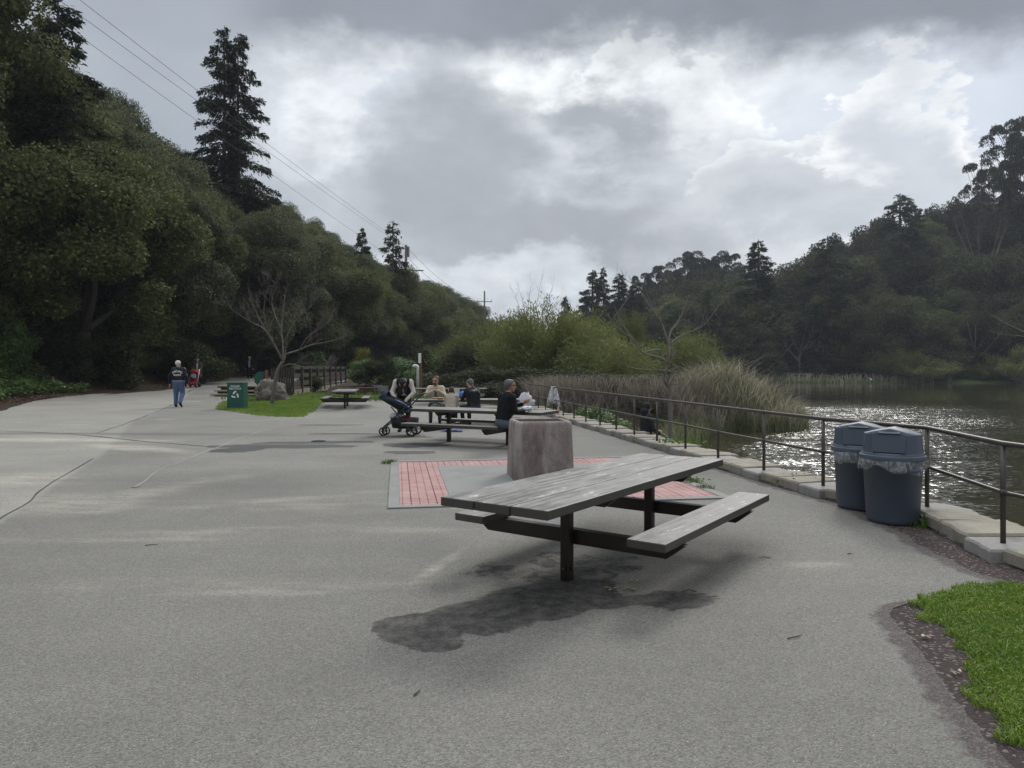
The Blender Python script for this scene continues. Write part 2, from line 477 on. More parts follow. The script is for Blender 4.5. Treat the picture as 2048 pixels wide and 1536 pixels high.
mx = t.n('ShaderNodeMixShader'); t.put(mx.inputs[0], fr.outputs[0]); t.t.links.new(deep.outputs[0], mx.inputs[1]); t.t.links.new(gl.outputs[0], mx.inputs[2])
t.out(mx.outputs[0])
mb = MB(); mb.add([(3.2, -40, WATER), (330, -40, WATER), (330, 142, WATER), (3.2, 142, WATER)], [(0, 1, 2, 3)])
tag(mb.build('lake_water', m_water), kind='structure')

# ------------------------------------------------------------------ asphalt plaza and path
XR = [(-6, 1.95), (.5, 1.95), (2.0, 1.99), (2.93, 2.06), (3.07, 2.09), (3.38, 2.15), (3.70, 2.23), (4.10, 2.34), (4.43, 2.44), (4.70, 2.50), (4.89, 2.57), (4.99, 2.74), (5.10, 3.02), (5.25, 3.42), (5.40, 3.67), (5.50, 3.72), (5.73, 3.62), (6.26, 3.70),
      (6.8, 3.80), (7.2, 3.80), (7.6, 3.84), (8.4, 3.90), (9.2, 3.68), (10.6, 3.46), (12.1, 3.20), (14.9, 2.74), (18.85, 2.05), (22.75, 1.37), (26.9, .74), (28.6, .45), (30.5, -.5), (33, -2.0), (34.5, -4.2), (35, -11.5), (60, -12.5)]
XL = [(-6, -5), (.5, -5), (8, -13), (13, -17.6), (22, -18.0), (24.2, -17.1), (30, -19.5), (34, -19.5), (38, -18.3), (44, -19.3), (50, -20), (60, -21)]
ysr = [-6 + .25 * i for i in range(26)] + [.5]
while ysr[-1] < 56: ysr.append(ysr[-1] + max(.035, .012 * ysr[-1]))
ysr = np.array(ysr); NC = 300
rows = []
for yv in ysr:
    xl = lerp_tab(yv, XL) + .25 * (vnoise(yv * .9, 3.1) - .5) + .15 * (vnoise(yv * 4, 5.5) - .5)
    xr = lerp_tab(yv, XR) + (.10 * (vnoise(yv * 3, 1.7) - .5) + .06 * (vnoise(yv * 11, 2.7) - .5))
    tt = np.linspace(0, 1, NC) ** .8
    rows.append(np.stack([xl + (xr - xl) * tt, np.full(NC, yv)], -1))
rows = np.array(rows)
AX, AY = rows[..., 0], rows[..., 1]
AZ = gz(AX, AY)
# shore dips out of gz: the asphalt itself stays on the plaza level
AZ = np.where((AX > -1) & (AY < 29), np.maximum(AZ, 0), AZ)
me = None
ny = len(ysr)
i = (np.arange(ny - 1)[:, None] * NC + np.arange(NC - 1)[None]).ravel()
me = np_mesh('asphalt', np.stack([AX, AY, AZ + .004], -1).reshape(-1, 3), np.stack([i, i + 1, i + NC + 1, i + NC], -1), True)
def ell(p, q, rx, ry, ang=0, soft=.5):
    dx, dy = AX - p, AY - q; c, s = math.cos(ang), math.sin(ang)
    u = (dx * c + dy * s) / rx; v = (-dx * s + dy * c) / ry
    return sstep(1 + soft, 1 - soft, np.hypot(u, v))
def at_px(x, y): g = GX(x, y); return g.x, g.y
wet_dark = np.zeros_like(AX); light = np.zeros_like(AX); dark = np.zeros_like(AX)
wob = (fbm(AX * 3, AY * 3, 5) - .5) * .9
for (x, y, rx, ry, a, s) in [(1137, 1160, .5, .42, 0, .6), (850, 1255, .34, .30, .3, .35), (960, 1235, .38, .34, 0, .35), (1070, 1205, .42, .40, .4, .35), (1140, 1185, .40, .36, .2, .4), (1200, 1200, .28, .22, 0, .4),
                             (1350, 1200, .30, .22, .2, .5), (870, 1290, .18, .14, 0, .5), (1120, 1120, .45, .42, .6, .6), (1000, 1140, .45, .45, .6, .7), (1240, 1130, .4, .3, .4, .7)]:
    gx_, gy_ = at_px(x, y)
    wet_dark = np.maximum(wet_dark, ell(gx_, gy_, rx, ry, a, s) * (.62 if s > .55 else 1))
wet_dark = wet_dark * sstep(.25, .6, wet_dark + wob)  # damp stain and softer, part-strength darkening under the table
# darker damp runs and puddle edges on the middle plaza
pud = np.zeros_like(AX)
for (x, y, rx, ry, a, s) in [(560, 893, 1.5, .35, 0, .4), (640, 885, 1.4, .22, .1, .4), (690, 868, .9, .18, 0, .5), (660, 850, .9, .15, 0, .5), (800, 874, .8, .25, 0, .5), (830, 890, .7, .5, 0, .6), (820, 905, .5, .25, 0, .6), (475, 900, .5, .45, .8, .4)]:
    gx_, gy_ = at_px(x, y); pud = np.maximum(pud, ell(gx_, gy_, rx, ry, a, s))
pud = pud * sstep(.30, .5, pud + wob)
for (x, y, rx, ry, a, s, k) in [(560, 1000, 1.3, .18, .5, .9, .5), (430, 960, .5, .25, .8, .8, .7), (620, 1180, 1.4, .12, .1, .9, .4), (760, 1060, .9, .12, 0, .9, .35), (880, 1130, .06, .5, -.3, .6, .6), (120, 880, 2.6, .40, -.05, .6, 1), (280, 897, 1.6, .35, -.5, .6, .9), (30, 960, .9, .6, 0, .7, .7), (150, 1010, .6, .9, .9, .8, .6), (250, 990, .9, .35, .9, .8, .7), (330, 840, .25, .2, 0, .5, .8), (390, 812, .5, .12, 0, .5, 1),
                                (700, 1010, 1.6, .35, 0, .9, .35), (300, 1080, 1.2, .2, 0, .9, .4), (480, 1060, 1.3, .2, .2, .9, .4), (250, 1170, .8, .15, .1, .9, .4), (430, 1170, 1, .14, 0, .9, .4), (1640, 1130, .25, .1, 0, .7, .5)]:
    gx_, gy_ = at_px(x, y)
    e = ell(gx_, gy_, rx, ry, a, s) * k
    light = np.maximum(light, e * sstep(.35, .75, fbm(AX * 1.2, AY * 5, 9) + .35 * e))
for (x, y, rx, ry, a, s, k) in [(200, 868, 4.5, .28, -.05, .7, .9), (480, 965, 1.6, 1.0, 0, .9, .5), (1200, 1330, 2, .5, 0, .9, .2), (130, 930, 2.5, .6, .9, .9, .35), (870, 1100, .3, .45, .3, .6, .45), (980, 850, 3, 1.6, -.4, .8, .25)]:
    gx_, gy_ = at_px(x, y); dark = np.maximum(dark, ell(gx_, gy_, rx, ry, a, s) * k)
edge = np.zeros_like(AX)
for r_i in range(len(ysr)):
    dx_ = AX[r_i, -1] - AX[r_i]
    edge[r_i] = sstep(.26, .0, dx_) * (1 if ysr[r_i] < 12 else .6)
OLDL = [at_px(-300, 1250), at_px(0, 1040), at_px(110, 965), at_px(193, 915), at_px(260, 845), at_px(330, 823), at_px(440, 772)]
old = sstep(-.12, .02, lerp_tab(AY, [(b, a) for a, b in OLDL]) - AX)
mid = sstep(7, 13, AY) * sstep(2, -2, AX)
old = np.clip(old + .55 * mid * fbm(AX * .5, AY * .5, 61), 0, 1)
for nm, arr in (('edge', edge), ('old', old), ('wet_dark', wet_dark), ('pud', pud), ('light', light), ('dark', dark)):
    at = me.attributes.new(nm, 'FLOAT', 'POINT'); at.data.foreach_set('value', arr.astype(np.float32).ravel())
m_asph, t = newmat('asphalt')
co = t.coord()
g1 = t.noise(co, .55, 5, .6); g2 = t.noise(t.stretch(co, (.5, 1.6, 1)), 1.4, 5, .65); g3 = t.noise(co, 40, 3, .7)
vc = t.voro(co, 130, out='Color'); vd = t.voro(co, 130)
vs2 = t.n('ShaderNodeSeparateColor'); t.put(vs2.inputs[0], vc)
vc2 = t.voro(co, 120, out='Color'); vs3 = t.n('ShaderNodeSeparateColor'); t.put(vs3.inputs[0], vc2); vd2 = t.voro(co, 120)
k = t.add(.55, t.add(t.mul(g1, .54), t.add(t.mul(g2, .26), t.mul(g3, .12))))
k = t.mul(k, t.add(.67, t.mul(vs2.outputs[0], .66)))
c = t.v('SCALE', ASPH, scale=t.mul(k, t.add(1.0, t.mul(t.attr('old'), .50))))
c = t.mix(t.mul(t.map(vs3.outputs[1], .93, .96), t.map(vd2, .45, .2)), c, (.42, .41, .38, 1))          # pale stones in the binder
c = t.mix(t.mul(t.map(vs3.outputs[0], .95, .97), t.map(vd2, .5, .25)), c, (.075, .074, .07, 1))
c = t.mix(t.mul(t.mul(t.mul(t.attr('light'), t.map(t.noise(co, 26, 5, .75), .38, .58, .35, 1)), t.map(t.noise(t.stretch(co, (.6, 2.4, 1)), 2.5, 6, .7), .35, .6, .2, 1)), .85), c, (.53, .495, .405, 1))
c = t.mix(t.mul(t.attr('dark'), .55), c, (.085, .083, .08, 1))
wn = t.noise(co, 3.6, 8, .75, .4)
wt = t.map(t.add(t.attr('wet_dark'), t.mul(t.add(wn, -.5), 1.9)), .42, .74)
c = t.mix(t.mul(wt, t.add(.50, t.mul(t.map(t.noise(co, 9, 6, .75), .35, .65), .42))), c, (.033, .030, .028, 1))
pt = t.map(t.add(t.attr('pud'), t.mul(t.add(t.noise(co, 2, 4, .6), -.5), .9)), .22, .36)
c = t.mix(t.mul(pt, .85), c, (.060, .060, .060, 1))
eg = t.map(t.add(t.attr('edge'), t.mul(t.add(t.noise(co, 9, 6, .7), -.5), 1.5)), .35, .75)
c = t.mix(t.mul(eg, .85), c, t.mix(t.map(vs3.outputs[0], .5, .9), (.062, .050, .046, 1), (.15, .13, .12, 1)))
rr = t.add(.88, t.mul(pt, -.12))
t.out(t.bsdf(c, rr, t.bump(t.add(t.mul(vd, -.7), t.add(t.mul(g3, .5), t.mul(vd2, -.3))), .7, .008), 0, .28))
plaza = tag(link('asphalt_plaza', me, m_asph), kind='structure')

# seams and cracks: thin uneven strips laid on the asphalt
m_crack = simple('crack_tar', (.075, .073, .068), .95, .4, 5, .3, 60)
m_seam = simple('seam_dust', (.27, .26, .23), .95, .3, 3, .2, 60)
def strip(name, pxs, w, mat, z=.008, jit=.04, seed=0):
    pts = [np.array(at_px(*p)) for p in pxs]
    P = []
    for a, b in zip(pts[:-1], pts[1:]):
        n_ = max(2, int(np.linalg.norm(b - a) / .10))
        for j in range(n_): P.append(a + (b - a) * j / n_)
    P.append(pts[-1]); P = np.array(P)
    T = np.gradient(P, axis=0); T /= np.linalg.norm(T, axis=1)[:, None] + 1e-9
    N = np.stack([-T[:, 1], T[:, 0]], -1)
    s_ = np.arange(len(P)) * .1
    P = P + N * ((vnoise(s_ * 1.1, seed) - .5) * jit * 2)[:, None]
    ww = w * (.25 + 1.3 * vnoise(s_ * 2.3, seed + 9.5)) * sstep(0, 5, np.minimum(np.arange(len(P)), len(P) - 1 - np.arange(len(P))))
    L_, R_ = P + N * ww[:, None], P - N * ww[:, None]
    v = np.concatenate([L_, R_]); zz = np.maximum(gz(v[:, 0], v[:, 1]), 0) + z
    n_ = len(P); i_ = np.arange(n_ - 1)
    return tag(link(name, np_mesh(name, np.column_stack([v, zz]), np.stack([i_, i_ + n_, i_ + n_ + 1, i_ + 1], -1)), mat), kind='structure')
strip('pavement_crack', [(-60, 1075), (0, 1040), (110, 965), (193, 915)], .014, m_crack, seed=1)
strip('pavement_crack', [(190, 868), (260, 845), (330, 823), (345, 817)], .02, m_crack, seed=2)
strip('pavement_crack', [(-40, 861), (140, 868), (290, 884), (425, 895)], .028, m_crack, seed=3)
strip('pavement_seam', [(250, 985), (330, 935), (400, 908), (470, 880), (520, 863), (548, 856)], .022, m_seam, seed=4)
strip('pavement_seam', [(390, 905), (430, 903), (560, 893)], .02, m_crack, seed=8)
strip('pavement_crack', [(372, 800), (400, 790), (430, 778), (445, 770)], .05, m_crack, seed=6)

# ------------------------------------------------------------------ lawns
m_grass = leafmat('grass_blade', (.085, .18, .016), (.24, .34, .045), (.44, .42, .18), .6, .35, 1.6, 0)
m_turf = simple('turf_soil', (.05, .075, .018), .95, .5, 2.5, .8, 50)
def in_poly(x, y, poly):
    r = np.zeros(len(x), bool); n = len(poly)
    for i in range(n):
        x1, y1 = poly[i]; x2, y2 = poly[(i + 1) % n]
        c = ((y1 > y) != (y2 > y)) & (x < (x2 - x1) * (y - y1) / (y2 - y1 + 1e-12) + x1)
        r ^= c
    return r
def blades(x, y, z, h, w, lean=.5, rng=RNG, seg=2):
    """curved triangular blades at the given roots; returns verts, quads/tri arrays (as quads)"""
    n = len(x)
    a = rng.uniform(0, 2 * PI, n); b = rng.uniform(0, 2 * PI, n)
    lx, ly = np.cos(b) * h * lean * rng.uniform(.2, 1, n), np.sin(b) * h * lean * rng.uniform(.2, 1, n)
    wx, wy = np.cos(a) * w / 2, np.sin(a) * w / 2
    V = np.zeros((n, 6, 3))
    V[:, 0] = np.stack([x - wx, y - wy, z], -1); V[:, 1] = np.stack([x + wx, y + wy, z], -1)
    V[:, 2] = np.stack([x + wx * .8 + lx * .35, y + wy * .8 + ly * .35, z + h * .6], -1); V[:, 3] = np.stack([x - wx * .8 + lx * .35, y - wy * .8 + ly * .35, z + h * .6], -1)
    V[:, 4] = np.stack([x + lx + wx * .15, y + ly + wy * .15, z + h * (1 - .3 * lean)], -1); V[:, 5] = np.stack([x + lx - wx * .15, y + ly - wy * .15, z + h * (1 - .3 * lean)], -1)
    k = np.arange(n)[:, None] * 6
    Q = np.concatenate([k + np.array([[0, 1, 2, 3]]), k + np.array([[3, 2, 4, 5]])])
    return V.reshape(-1, 3), Q
LAWN = [(2.10, 2.6), (2.13, 2.93), (2.24, 3.38), (2.41, 3.85), (2.56, 4.25), (2.65, 4.6), (2.70, 4.9), (2.92, 5.13), (3.35, 5.36), (3.95, 5.41), (4.25, 5.2), (4.38, 4.4), (4.42, 2.6), (4.4, -2.0), (2.05, -2.0), (2.06, 1.0)]
def lawn(name, poly, n, hmin, hmax, w, zoff=.0, label=None, jit=.05, sheet=True, shr=.88):
    p = np.array(poly); lo, hi = p.min(0) - .1, p.max(0) + .1
    x = RNG.uniform(lo[0], hi[0], n); y = RNG.uniform(lo[1], hi[1], n)
    jx, jy = (fbm(x * 6, y * 6, 3) - .5) * jit * 4, (fbm(x * 6, y * 6, 8) - .5) * jit * 4
    ok = in_poly(x + jx, y + jy, poly); x, y = x[ok], y[ok]
    z = gz(x, y) + zoff
    h = RNG.uniform(hmin, hmax, len(x)) * (.55 + .9 * fbm(x * 2.2, y * 2.2, 21))
    V, Q = blades(x, y, z, h, w, .9)
    tag(link(name, np_mesh(name, V, Q), m_grass), label, 'grass', kind='stuff')
    if sheet:
        ca, cb = sum(q[0] for q in poly) / len(poly), sum(q[1] for q in poly) / len(poly)
        bm = bmesh.new(); bm.faces.new([bm.verts.new((a, b, gzf(a, b) + .006)) for a, b in [(ca + (q[0] - ca) * shr, cb + (q[1] - cb) * shr) for q in poly]])
        bmesh.ops.triangulate(bm, faces=bm.faces[:])
        m2 = bpy.data.meshes.new('lawn_ground'); bm.to_mesh(m2); bm.free()
        tag(link('lawn_ground', m2, m_turf), kind='structure')
lawn('lawn_grass', LAWN, 200000, .015, .055, .006, .004, 'bright short lawn in the near corner beside the dark dirt strip', .085)
ISL = [at_px(x, y) for x, y in [(432, 821), (470, 824), (500, 828), (560, 831), (605, 831), (625, 822), (640, 812), (660, 800), (640, 793), (600, 789), (560, 786), (520, 790), (480, 800), (440, 812)]]
ISL = [(a * .965, b * .965) for a, b in ISL]
lawn('lawn_grass', ISL, 130000, .03, .10, .012, .004, 'bright green grass island around the boulder and the bare sapling', .12)
STRIP = [(-6.2, 33.2), (-3.2, 32.6), (-1.6, 33.2), (-1.0, 35.5), (-6.0, 36.5), (-9, 35.5)]
lawn('lawn_grass', STRIP, 16000, .05, .14, .018, .004, 'strip of green grass behind the black stroller', .15)
# ------------------------------------------------------------------ kerb wall and railing
m_sand = simple('sandstone', (.275, .25, .198), .92, .5, 2.2, .8, 30, dirt=((.13, .115, .085, 1), .75))
m_conc = simple('kerb_concrete', (.29, .28, .255), .92, .5, 3.0, .8, 45, dirt=((.13, .125, .11, 1), .75))
m_wallst = simple('wall_stone', (.20, .18, .15), .95, .5, 3, .8, 20)
m_rail = simple('railing_paint', (.050, .041, .032), .42, .25, 5, .12, 120, 0, .5, dirt=((.11, .085, .06, 1), .5))
RP = [Vector((x, y, 0)) for x, y in RAIL]
def rail_frame(i):
    a = RP[max(i - 1, 0)]; b = RP[min(i + 1, len(RP) - 1)]
    t = (b - a).normalized(); return t, Vector((t.y, -t.x, 0))       # tangent (away), normal (lakeside)
KZ = .125
def make_kerb():
    root = empty('retaining_wall', (4, 10, 0), 0, 1, 'low lakeside wall capped with tan flagstones and pale concrete pads', 'wall')
    O = Vector((4, 10, 0))
    w = MB(); L = []
    for i in range(len(RP)):
        t, n = rail_frame(i); L.append((RP[i] - n * .19, RP[i] + n * .30))
    for i in range(len(RP) - 1):
        a, b = L[i], L[i + 1]
        w.add([p - O for p in (a[0] + Vector((0, 0, -.3)), a[1] + Vector((0, 0, -1.6)), b[1] + Vector((0, 0, -1.6)), b[0] + Vector((0, 0, -.3)),
               a[0] + Vector((0, 0, KZ - .03)), a[1] + Vector((0, 0, KZ - .03)), b[1] + Vector((0, 0, KZ - .03)), b[0] + Vector((0, 0, KZ - .03)))],
              [(0, 1, 5, 4), (2, 3, 7, 6), (1, 2, 6, 5), (3, 0, 4, 7), (4, 5, 6, 7)])
    w.build('wall_body', m_conc, root)
    rg = random.Random(5)
    def slab(p0, p1, n0, n1, wi, wo, z, th, mat, nm):
        """one capping stone between two stations, with worn irregular edges"""
        b = MB(); K = 6
        top, bot = [], []
        edge = []
        for k in range(K + 1):
            f = k / K; p = p0.lerp(p1, f); n = n0.lerp(n1, f).normalized()
            edge.append((p - n * (wi + rg.uniform(-.012, .018)), p + n * (wo + rg.uniform(-.035, .03))))
        poly = [e[0] for e in edge] + [e[1] for e in reversed(edge)]
        c = sum(poly, Vector()) / len(poly)
        tilt = rg.uniform(-.012, .012)
        ring0 = [Vector((q.x, q.y, z - th)) for q in poly]
        ring1 = [Vector((q.x, q.y, z - .022 + tilt * (i_ / len(poly) - .5))) for i_, q in enumerate(poly)]
        ring2 = [Vector((c.x + (q.x - c.x) * .955, c.y + (q.y - c.y) * .955, z + tilt * (i_ / len(poly) - .5))) for i_, q in enumerate(poly)]
        m_ = len(poly); V = [q - O for q in ring0 + ring1 + ring2]
        Fs = [tuple(range(2 * m_, 3 * m_))]
        for r_ in (0, 1):
            Fs += [(r_ * m_ + i_, r_ * m_ + (i_ + 1) % m_, (r_ + 1) * m_ + (i_ + 1) % m_, (r_ + 1) * m_ + i_) for i_ in range(m_)]
        b.add(V, Fs); b.build(nm, mat, root)
    for i in range(len(RP) - 1):
        t0, n0 = rail_frame(i); t1, n1 = rail_frame(i + 1)
        a, b = RP[i], RP[i + 1]; l = (b - a).length
        e = .24 / l
        slab(a.lerp(b, -e), a.lerp(b, e), n0, n0, .215 + rg.uniform(-.01, .012), .36, KZ - .014, .20, m_conc, 'footing_pad')
        m = rg.uniform(.44, .56)
        slab(a.lerp(b, e + .012), a.lerp(b, m - .006), n0, n1, .19, .42 + rg.uniform(-.04, .08), KZ + rg.uniform(-.006, .014), .11, m_sand, 'capping_stone')
        slab(a.lerp(b, m + .006), a.lerp(b, 1 - e - .012), n0, n1, .20, .40 + rg.uniform(-.05, .08), KZ + rg.uniform(-.008, .010), .11, m_sand, 'capping_stone')
make_kerb()
def make_railing():
    root = empty('railing', (4, 10, 0), 0, 1, 'dark brown pipe railing with two rails along the lakeside kerb', 'railing')
    O = Vector((4, 10, 0)); ZT, ZM = .965, .545
    Z = Vector((0, 0, 1))
    top = MB(); top.smooth = True; mid = MB(); mid.smooth = True
    top.tube([p + Z * ZT - O for p in RP], .0245, 10)
    mid.tube([p + Z * ZM - O for p in RP], .019, 10)
    top.build('top_rail', m_rail, root); mid.build('middle_rail', m_rail, root)
    for i, p in enumerate(RP):
        b = MB(); b.smooth = True
        b.tube([p + Z * (KZ - .08) - O, p + Z * (ZT - .02) - O], .0225, 10)
        b.tube([p + Z * (ZM - .028) - O, p + Z * (ZM + .028) - O], .027, 10)
        b.build('post', m_rail, root)
make_railing()

# ------------------------------------------------------------------ brick pad with the barbecue block
PADA = R(9)
PC = Vector((.33, 10.67, 0))
m_pav, t = newmat('red_pavers')
co = t.coord()
def grid_lines(t, co, period, width):
    s = t.n('ShaderNodeSeparateXYZ'); t.put(s.inputs[0], co)
    o = []
    for a in s.outputs[:2]:
        f = t.m('FRACT', t.m('DIVIDE', a, period))
        o.append(t.m('LESS_THAN', t.m('MINIMUM', f, t.m('SUBTRACT', 1.0, f)), width / period / 2))
    return t.m('MAXIMUM', *o)
big_l = grid_lines(t, co, .305, .012); sm_l = grid_lines(t, co, .1016, .013)
n1 = t.noise(co, 2.2, 5, .65); n2 = t.noise(co, 60, 3, .7)
c = t.ramp(t.add(t.mul(n1, .7), t.mul(n2, .3)), [(.32, (.32, .185, .165)), (.5, (.42, .255, .235)), (.7, (.48, .34, .315))])
c = t.mix(t.mul(sm_l, t.map(n1, .3, .6, .85, .45)), c, (.10, .05, .045, 1)); c = t.mix(t.mul(big_l, .85), c, (.05, .035, .03, 1))
c = t.mix(t.map(t.noise(co, 5, 6, .7), .60, .75, 0, .7), c, (.12, .085, .07, 1))
t.out(t.bsdf(c, .9, t.bump(t.add(n2, t.mul(t.m('MAXIMUM', sm_l, big_l), -1.5)), .5, .006), 0, .25))
m_slab = simple('pad_concrete', (.235, .235, .22), .92, .22, 1.5, .35, 90, dirt=((.13, .125, .115, 1), .5))
def rect_ring(mb, ro, ri, z0, z1):
    (ax, ay), (bx, by) = ro, ri
    for c_, s_ in (((0, (ay + by) / 2), (2 * ax, ay - by)), ((0, -(ay + by) / 2), (2 * ax, ay - by)), (((ax + bx) / 2, 0), (ax - bx, 2 * by)), ((-(ax + bx) / 2, 0), (ax - bx, 2 * by))):
        mb.box((c_[0], c_[1], (z0 + z1) / 2), (s_[0], s_[1], z1 - z0))
def make_pad():
    for nm, mat, ro, ri, z in (('concrete_edging', m_slab, 2.10, 1.97, .022), ('brick_paving', m_pav, 1.968, 1.352, .014), ('concrete_slab', m_slab, 1.35, 0, .018)):
        b = MB()
        if ri: rect_ring(b, (ro, ro), (ri, ri), -.03, z)
        else: b.box((0, 0, (z - .03) / 2), (2 * ro, 2 * ro, z + .03), None, .008)
        o = b.build(nm, mat); o.location = PC; o.rotation_euler = (0, 0, PADA); tag(o, kind='structure')
make_pad()

m_pit, t = newmat('weathered_pink_concrete')
co = t.coord()
n1 = t.noise(t.stretch(co, (1, 1, .30)), 4.2, 7, .68, .6); n2 = t.noise(co, 5.5, 6, .7); n3 = t.noise(co, 70, 3, .6)
c = t.ramp(n1, [(.30, (.11, .085, .07)), (.44, (.20, .165, .148)), (.56, (.29, .25, .232)), (.70, (.37, .335, .315))])
c = t.mix(t.map(n2, .52, .66, 0, .55), c, (.30, .27, .25, 1)); c = t.mix(t.map(n2, .46, .34, 0, .5), c, (.11, .08, .06, 1))
c = t.v('SCALE', c, scale=t.add(.82, t.mul(n3, .36)))
t.out(t.bsdf(c, .88, t.bump(t.add(n3, n2), .35, .012), 0, .3))
m_soot = simple('soot', (.02, .018, .016), .95, .4, 8, .4, 60)
m_iron = simple('rusty_iron', (.10, .065, .045), .6, .5, 12, .4, 120, .4, .4)
def make_pit():
    root = empty('barbecue_pit', (.405, 10.66, .018), R(8), 1, 'stained pinkish concrete barbecue block with a steel grate on top', 'barbecue')
    def rr(w, r, z, n=7, d=None):
        d = d or w; pts = []
        for cx_, cy_, a0 in ((w - r, d - r, 0), (-w + r, d - r, 90), (-w + r, -d + r, 180), (w - r, -d + r, 270)):
            for k in range(n): a = R(a0 + 90 * k / (n - 1)); pts.append(Vector((cx_ + r * math.cos(a), cy_ + r * math.sin(a), z)))
        return pts
    rings = [rr(.432, .035, 0), rr(.431, .04, .03), rr(.420, .055, .40), rr(.408, .07, .78), rr(.402, .075, .812), rr(.386, .075, .832), rr(.362, .07, .836), rr(.335, .06, .830), rr(.325, .055, .818)]
    inner = [rr(.32, .05, .80), rr(.30, .06, .45)]
    b = MB(); b.smooth = True
    def loft(rs, cap=False):
        m_ = len(rs[0]); V = [p for r_ in rs for p in r_]
        Fs = [(i * m_ + k, i * m_ + (k + 1) % m_, (i + 1) * m_ + (k + 1) % m_, (i + 1) * m_ + k) for i in range(len(rs) - 1) for k in range(m_)]
        if cap: Fs.append(tuple((len(rs) - 1) * m_ + k for k in range(m_)))
        b.add(V, Fs)
    loft(rings); b.build('pit_body', m_pit, root)
    b = MB(); b.smooth = False; loft([rings[-1]] + inner, True); b.build('firebox', m_soot, root)
    g = MB()
    for k in range(17):
        u = -.31 + .62 * k / 16; g.tube([(u, -.32, .826), (u, .32, .826)], .0052, 5)
    for k in range(9):
        u = -.31 + .62 * k / 8; g.tube([(-.32, u, .818), (.32, u, .818)], .0052, 5)
    g.build('grate', m_iron, root)
make_pit()

# ------------------------------------------------------------------ picnic tables
m_plank, t = newmat('weathered_brown_paint')
co = t.coord(); oi = t.n('ShaderNodeObjectInfo'); geo = t.n('ShaderNodeNewGeometry')
off = t.v('ADD', co, t.v('SCALE', (7.3, 3.1, 5.7), scale=t.add(t.mul(oi.outputs['Random'], 9.0), t.mul(geo.outputs['Random Per Island'], 5.0))))
st = t.stretch(off, (.22, 3.2, 3.2))
n1 = t.noise(st, 5.5, 7, .7, .3); n2 = t.noise(t.stretch(off, (.5, 2.0, 2.0)), 7, 7, .72); n3 = t.noise(off, 150, 2, .6); gr = t.noise(t.stretch(off, (.06, 3, 3)), 22, 4, .6)
sx = t.n('ShaderNodeSeparateXYZ'); t.put(sx.inputs[0], geo.outputs['Normal'])
upf = t.map(sx.outputs[2], .6, .95)
worn = t.mul(t.map(t.add(t.mul(n1, .62), t.mul(n2, .46)), .44, .60), upf)
c = t.mix(t.mul(gr, .6), (.066, .060, .051, 1), (.046, .042, .036, 1))
c = t.mix(t.mul(worn, .88), c, t.mix(gr, (.19, .182, .165, 1), (.29, .28, .256, 1)))
chip = t.mul(t.map(n2, .61, .65), upf)
c = t.mix(t.mul(chip, .8), c, (.56, .55, .52, 1))
c = t.mix(t.mul(t.map(gr, .62, .72), .45), c, (.03, .026, .02, 1))
t.out(t.bsdf(c, t.add(.44, t.mul(worn, .22)), t.bump(t.add(t.mul(gr, .8), t.mul(n2, .5)), .45, .004), 0, .5))
m_steel = simple('dark_brown_steel', (.020, .014, .011), .42, .4, 6, .15, 90, 0, .5, dirt=((.05, .03, .02, 1), .4))
m_bolt = simple('bolt_steel', (.20, .20, .20), .45, .3, 9, .1, 90, .8, .5)
TL, TW, TZ, TT = 3.14, .875, .73, .062
BL, BW, BZ, BO = 2.33, .285, .45, .765
def make_table(label, loc, rz, bl=BL, boff=.30):
    root = empty('picnic_table', loc, rz, 1, label, 'picnic table', 'picnic tables on the lakeside plaza')
    top = MB(); w3 = (TW - .016) / 3
    for k in (-1, 0, 1):
        top.box((0, k * (w3 + .008), TZ - TT / 2), (TL + .006 * k, w3, TT), None, .007)
    top.build('tabletop', m_plank, root)
    for s_ in (-1, 1):
        b = MB(); b.box((boff, s_ * BO, BZ - .030), (bl, BW, .060), None, .007)
        b.build('bench_seat', m_plank, root)
    for s_ in (-1, 1):
        x = s_ * .73 + .11
        p = MB(); p.box((x, 0, .325), (.078, .078, .65 + .02), None, .008)
        p.box((x - .042, 0, .10), (.012, .03, .03)); p.box((x, -.044, .10), (.03, .012, .03))
        po = p.build('post', m_steel, root)
        f = MB(); f.tube([(x - .056, 0, .10), (x + .056, 0, .10)], .010, 6); f.tube([(x, -.058, .10), (x, .058, .10)], .010, 6)
        f.build('bolt', m_bolt, po)
        q = MB()
        q.prism([(-.93, .385), (.93, .385), (.79, .275), (-.79, .275)], -.036, .036, Matrix.Translation((x + .077, 0, 0)) @ Matrix(((0, 0, 1, 0), (1, 0, 0, 0), (0, 1, 0, 0), (0, 0, 0, 1))))
        q.build('seat_beam', m_steel, root)
        q = MB()
        q.prism([(-.40, TZ - TT), (.40, TZ - TT), (.30, TZ - TT - .085), (-.30, TZ - TT - .085)], -.036, .036, Matrix.Translation((x + .077, 0, 0)) @ Matrix(((0, 0, 1, 0), (1, 0, 0, 0), (0, 1, 0, 0), (0, 0, 0, 1))))
        q.build('top_beam', m_steel, root)
    return root
T1 = make_table('big weathered picnic table beside the barbecue block, paint flaking off its top', (.78, 6.02, 0), R(54.3))
def dup_table(label, loc, rz):
    c = copy_tree(T1); c.location = loc; c.rotation_euler = (0, 0, rz); c['label'] = label; return c
T2A, T3A, T4A, T5A = R(180-27.7), R(6), R(1), R(99)
T2L, T3L, T4L, T5L = Vector((-.63, 15.40, 0)), Vector((-1.18, 20.45, 0)), Vector((-2.65, 31.2, 0)), Vector((-6.55, 28.6, 0))
T2 = dup_table('picnic table behind the barbecue block where a man in black eats alone', T2L, T2A)
T3 = dup_table('picnic table where a family in cream and black jackets is eating', T3L, T3A)
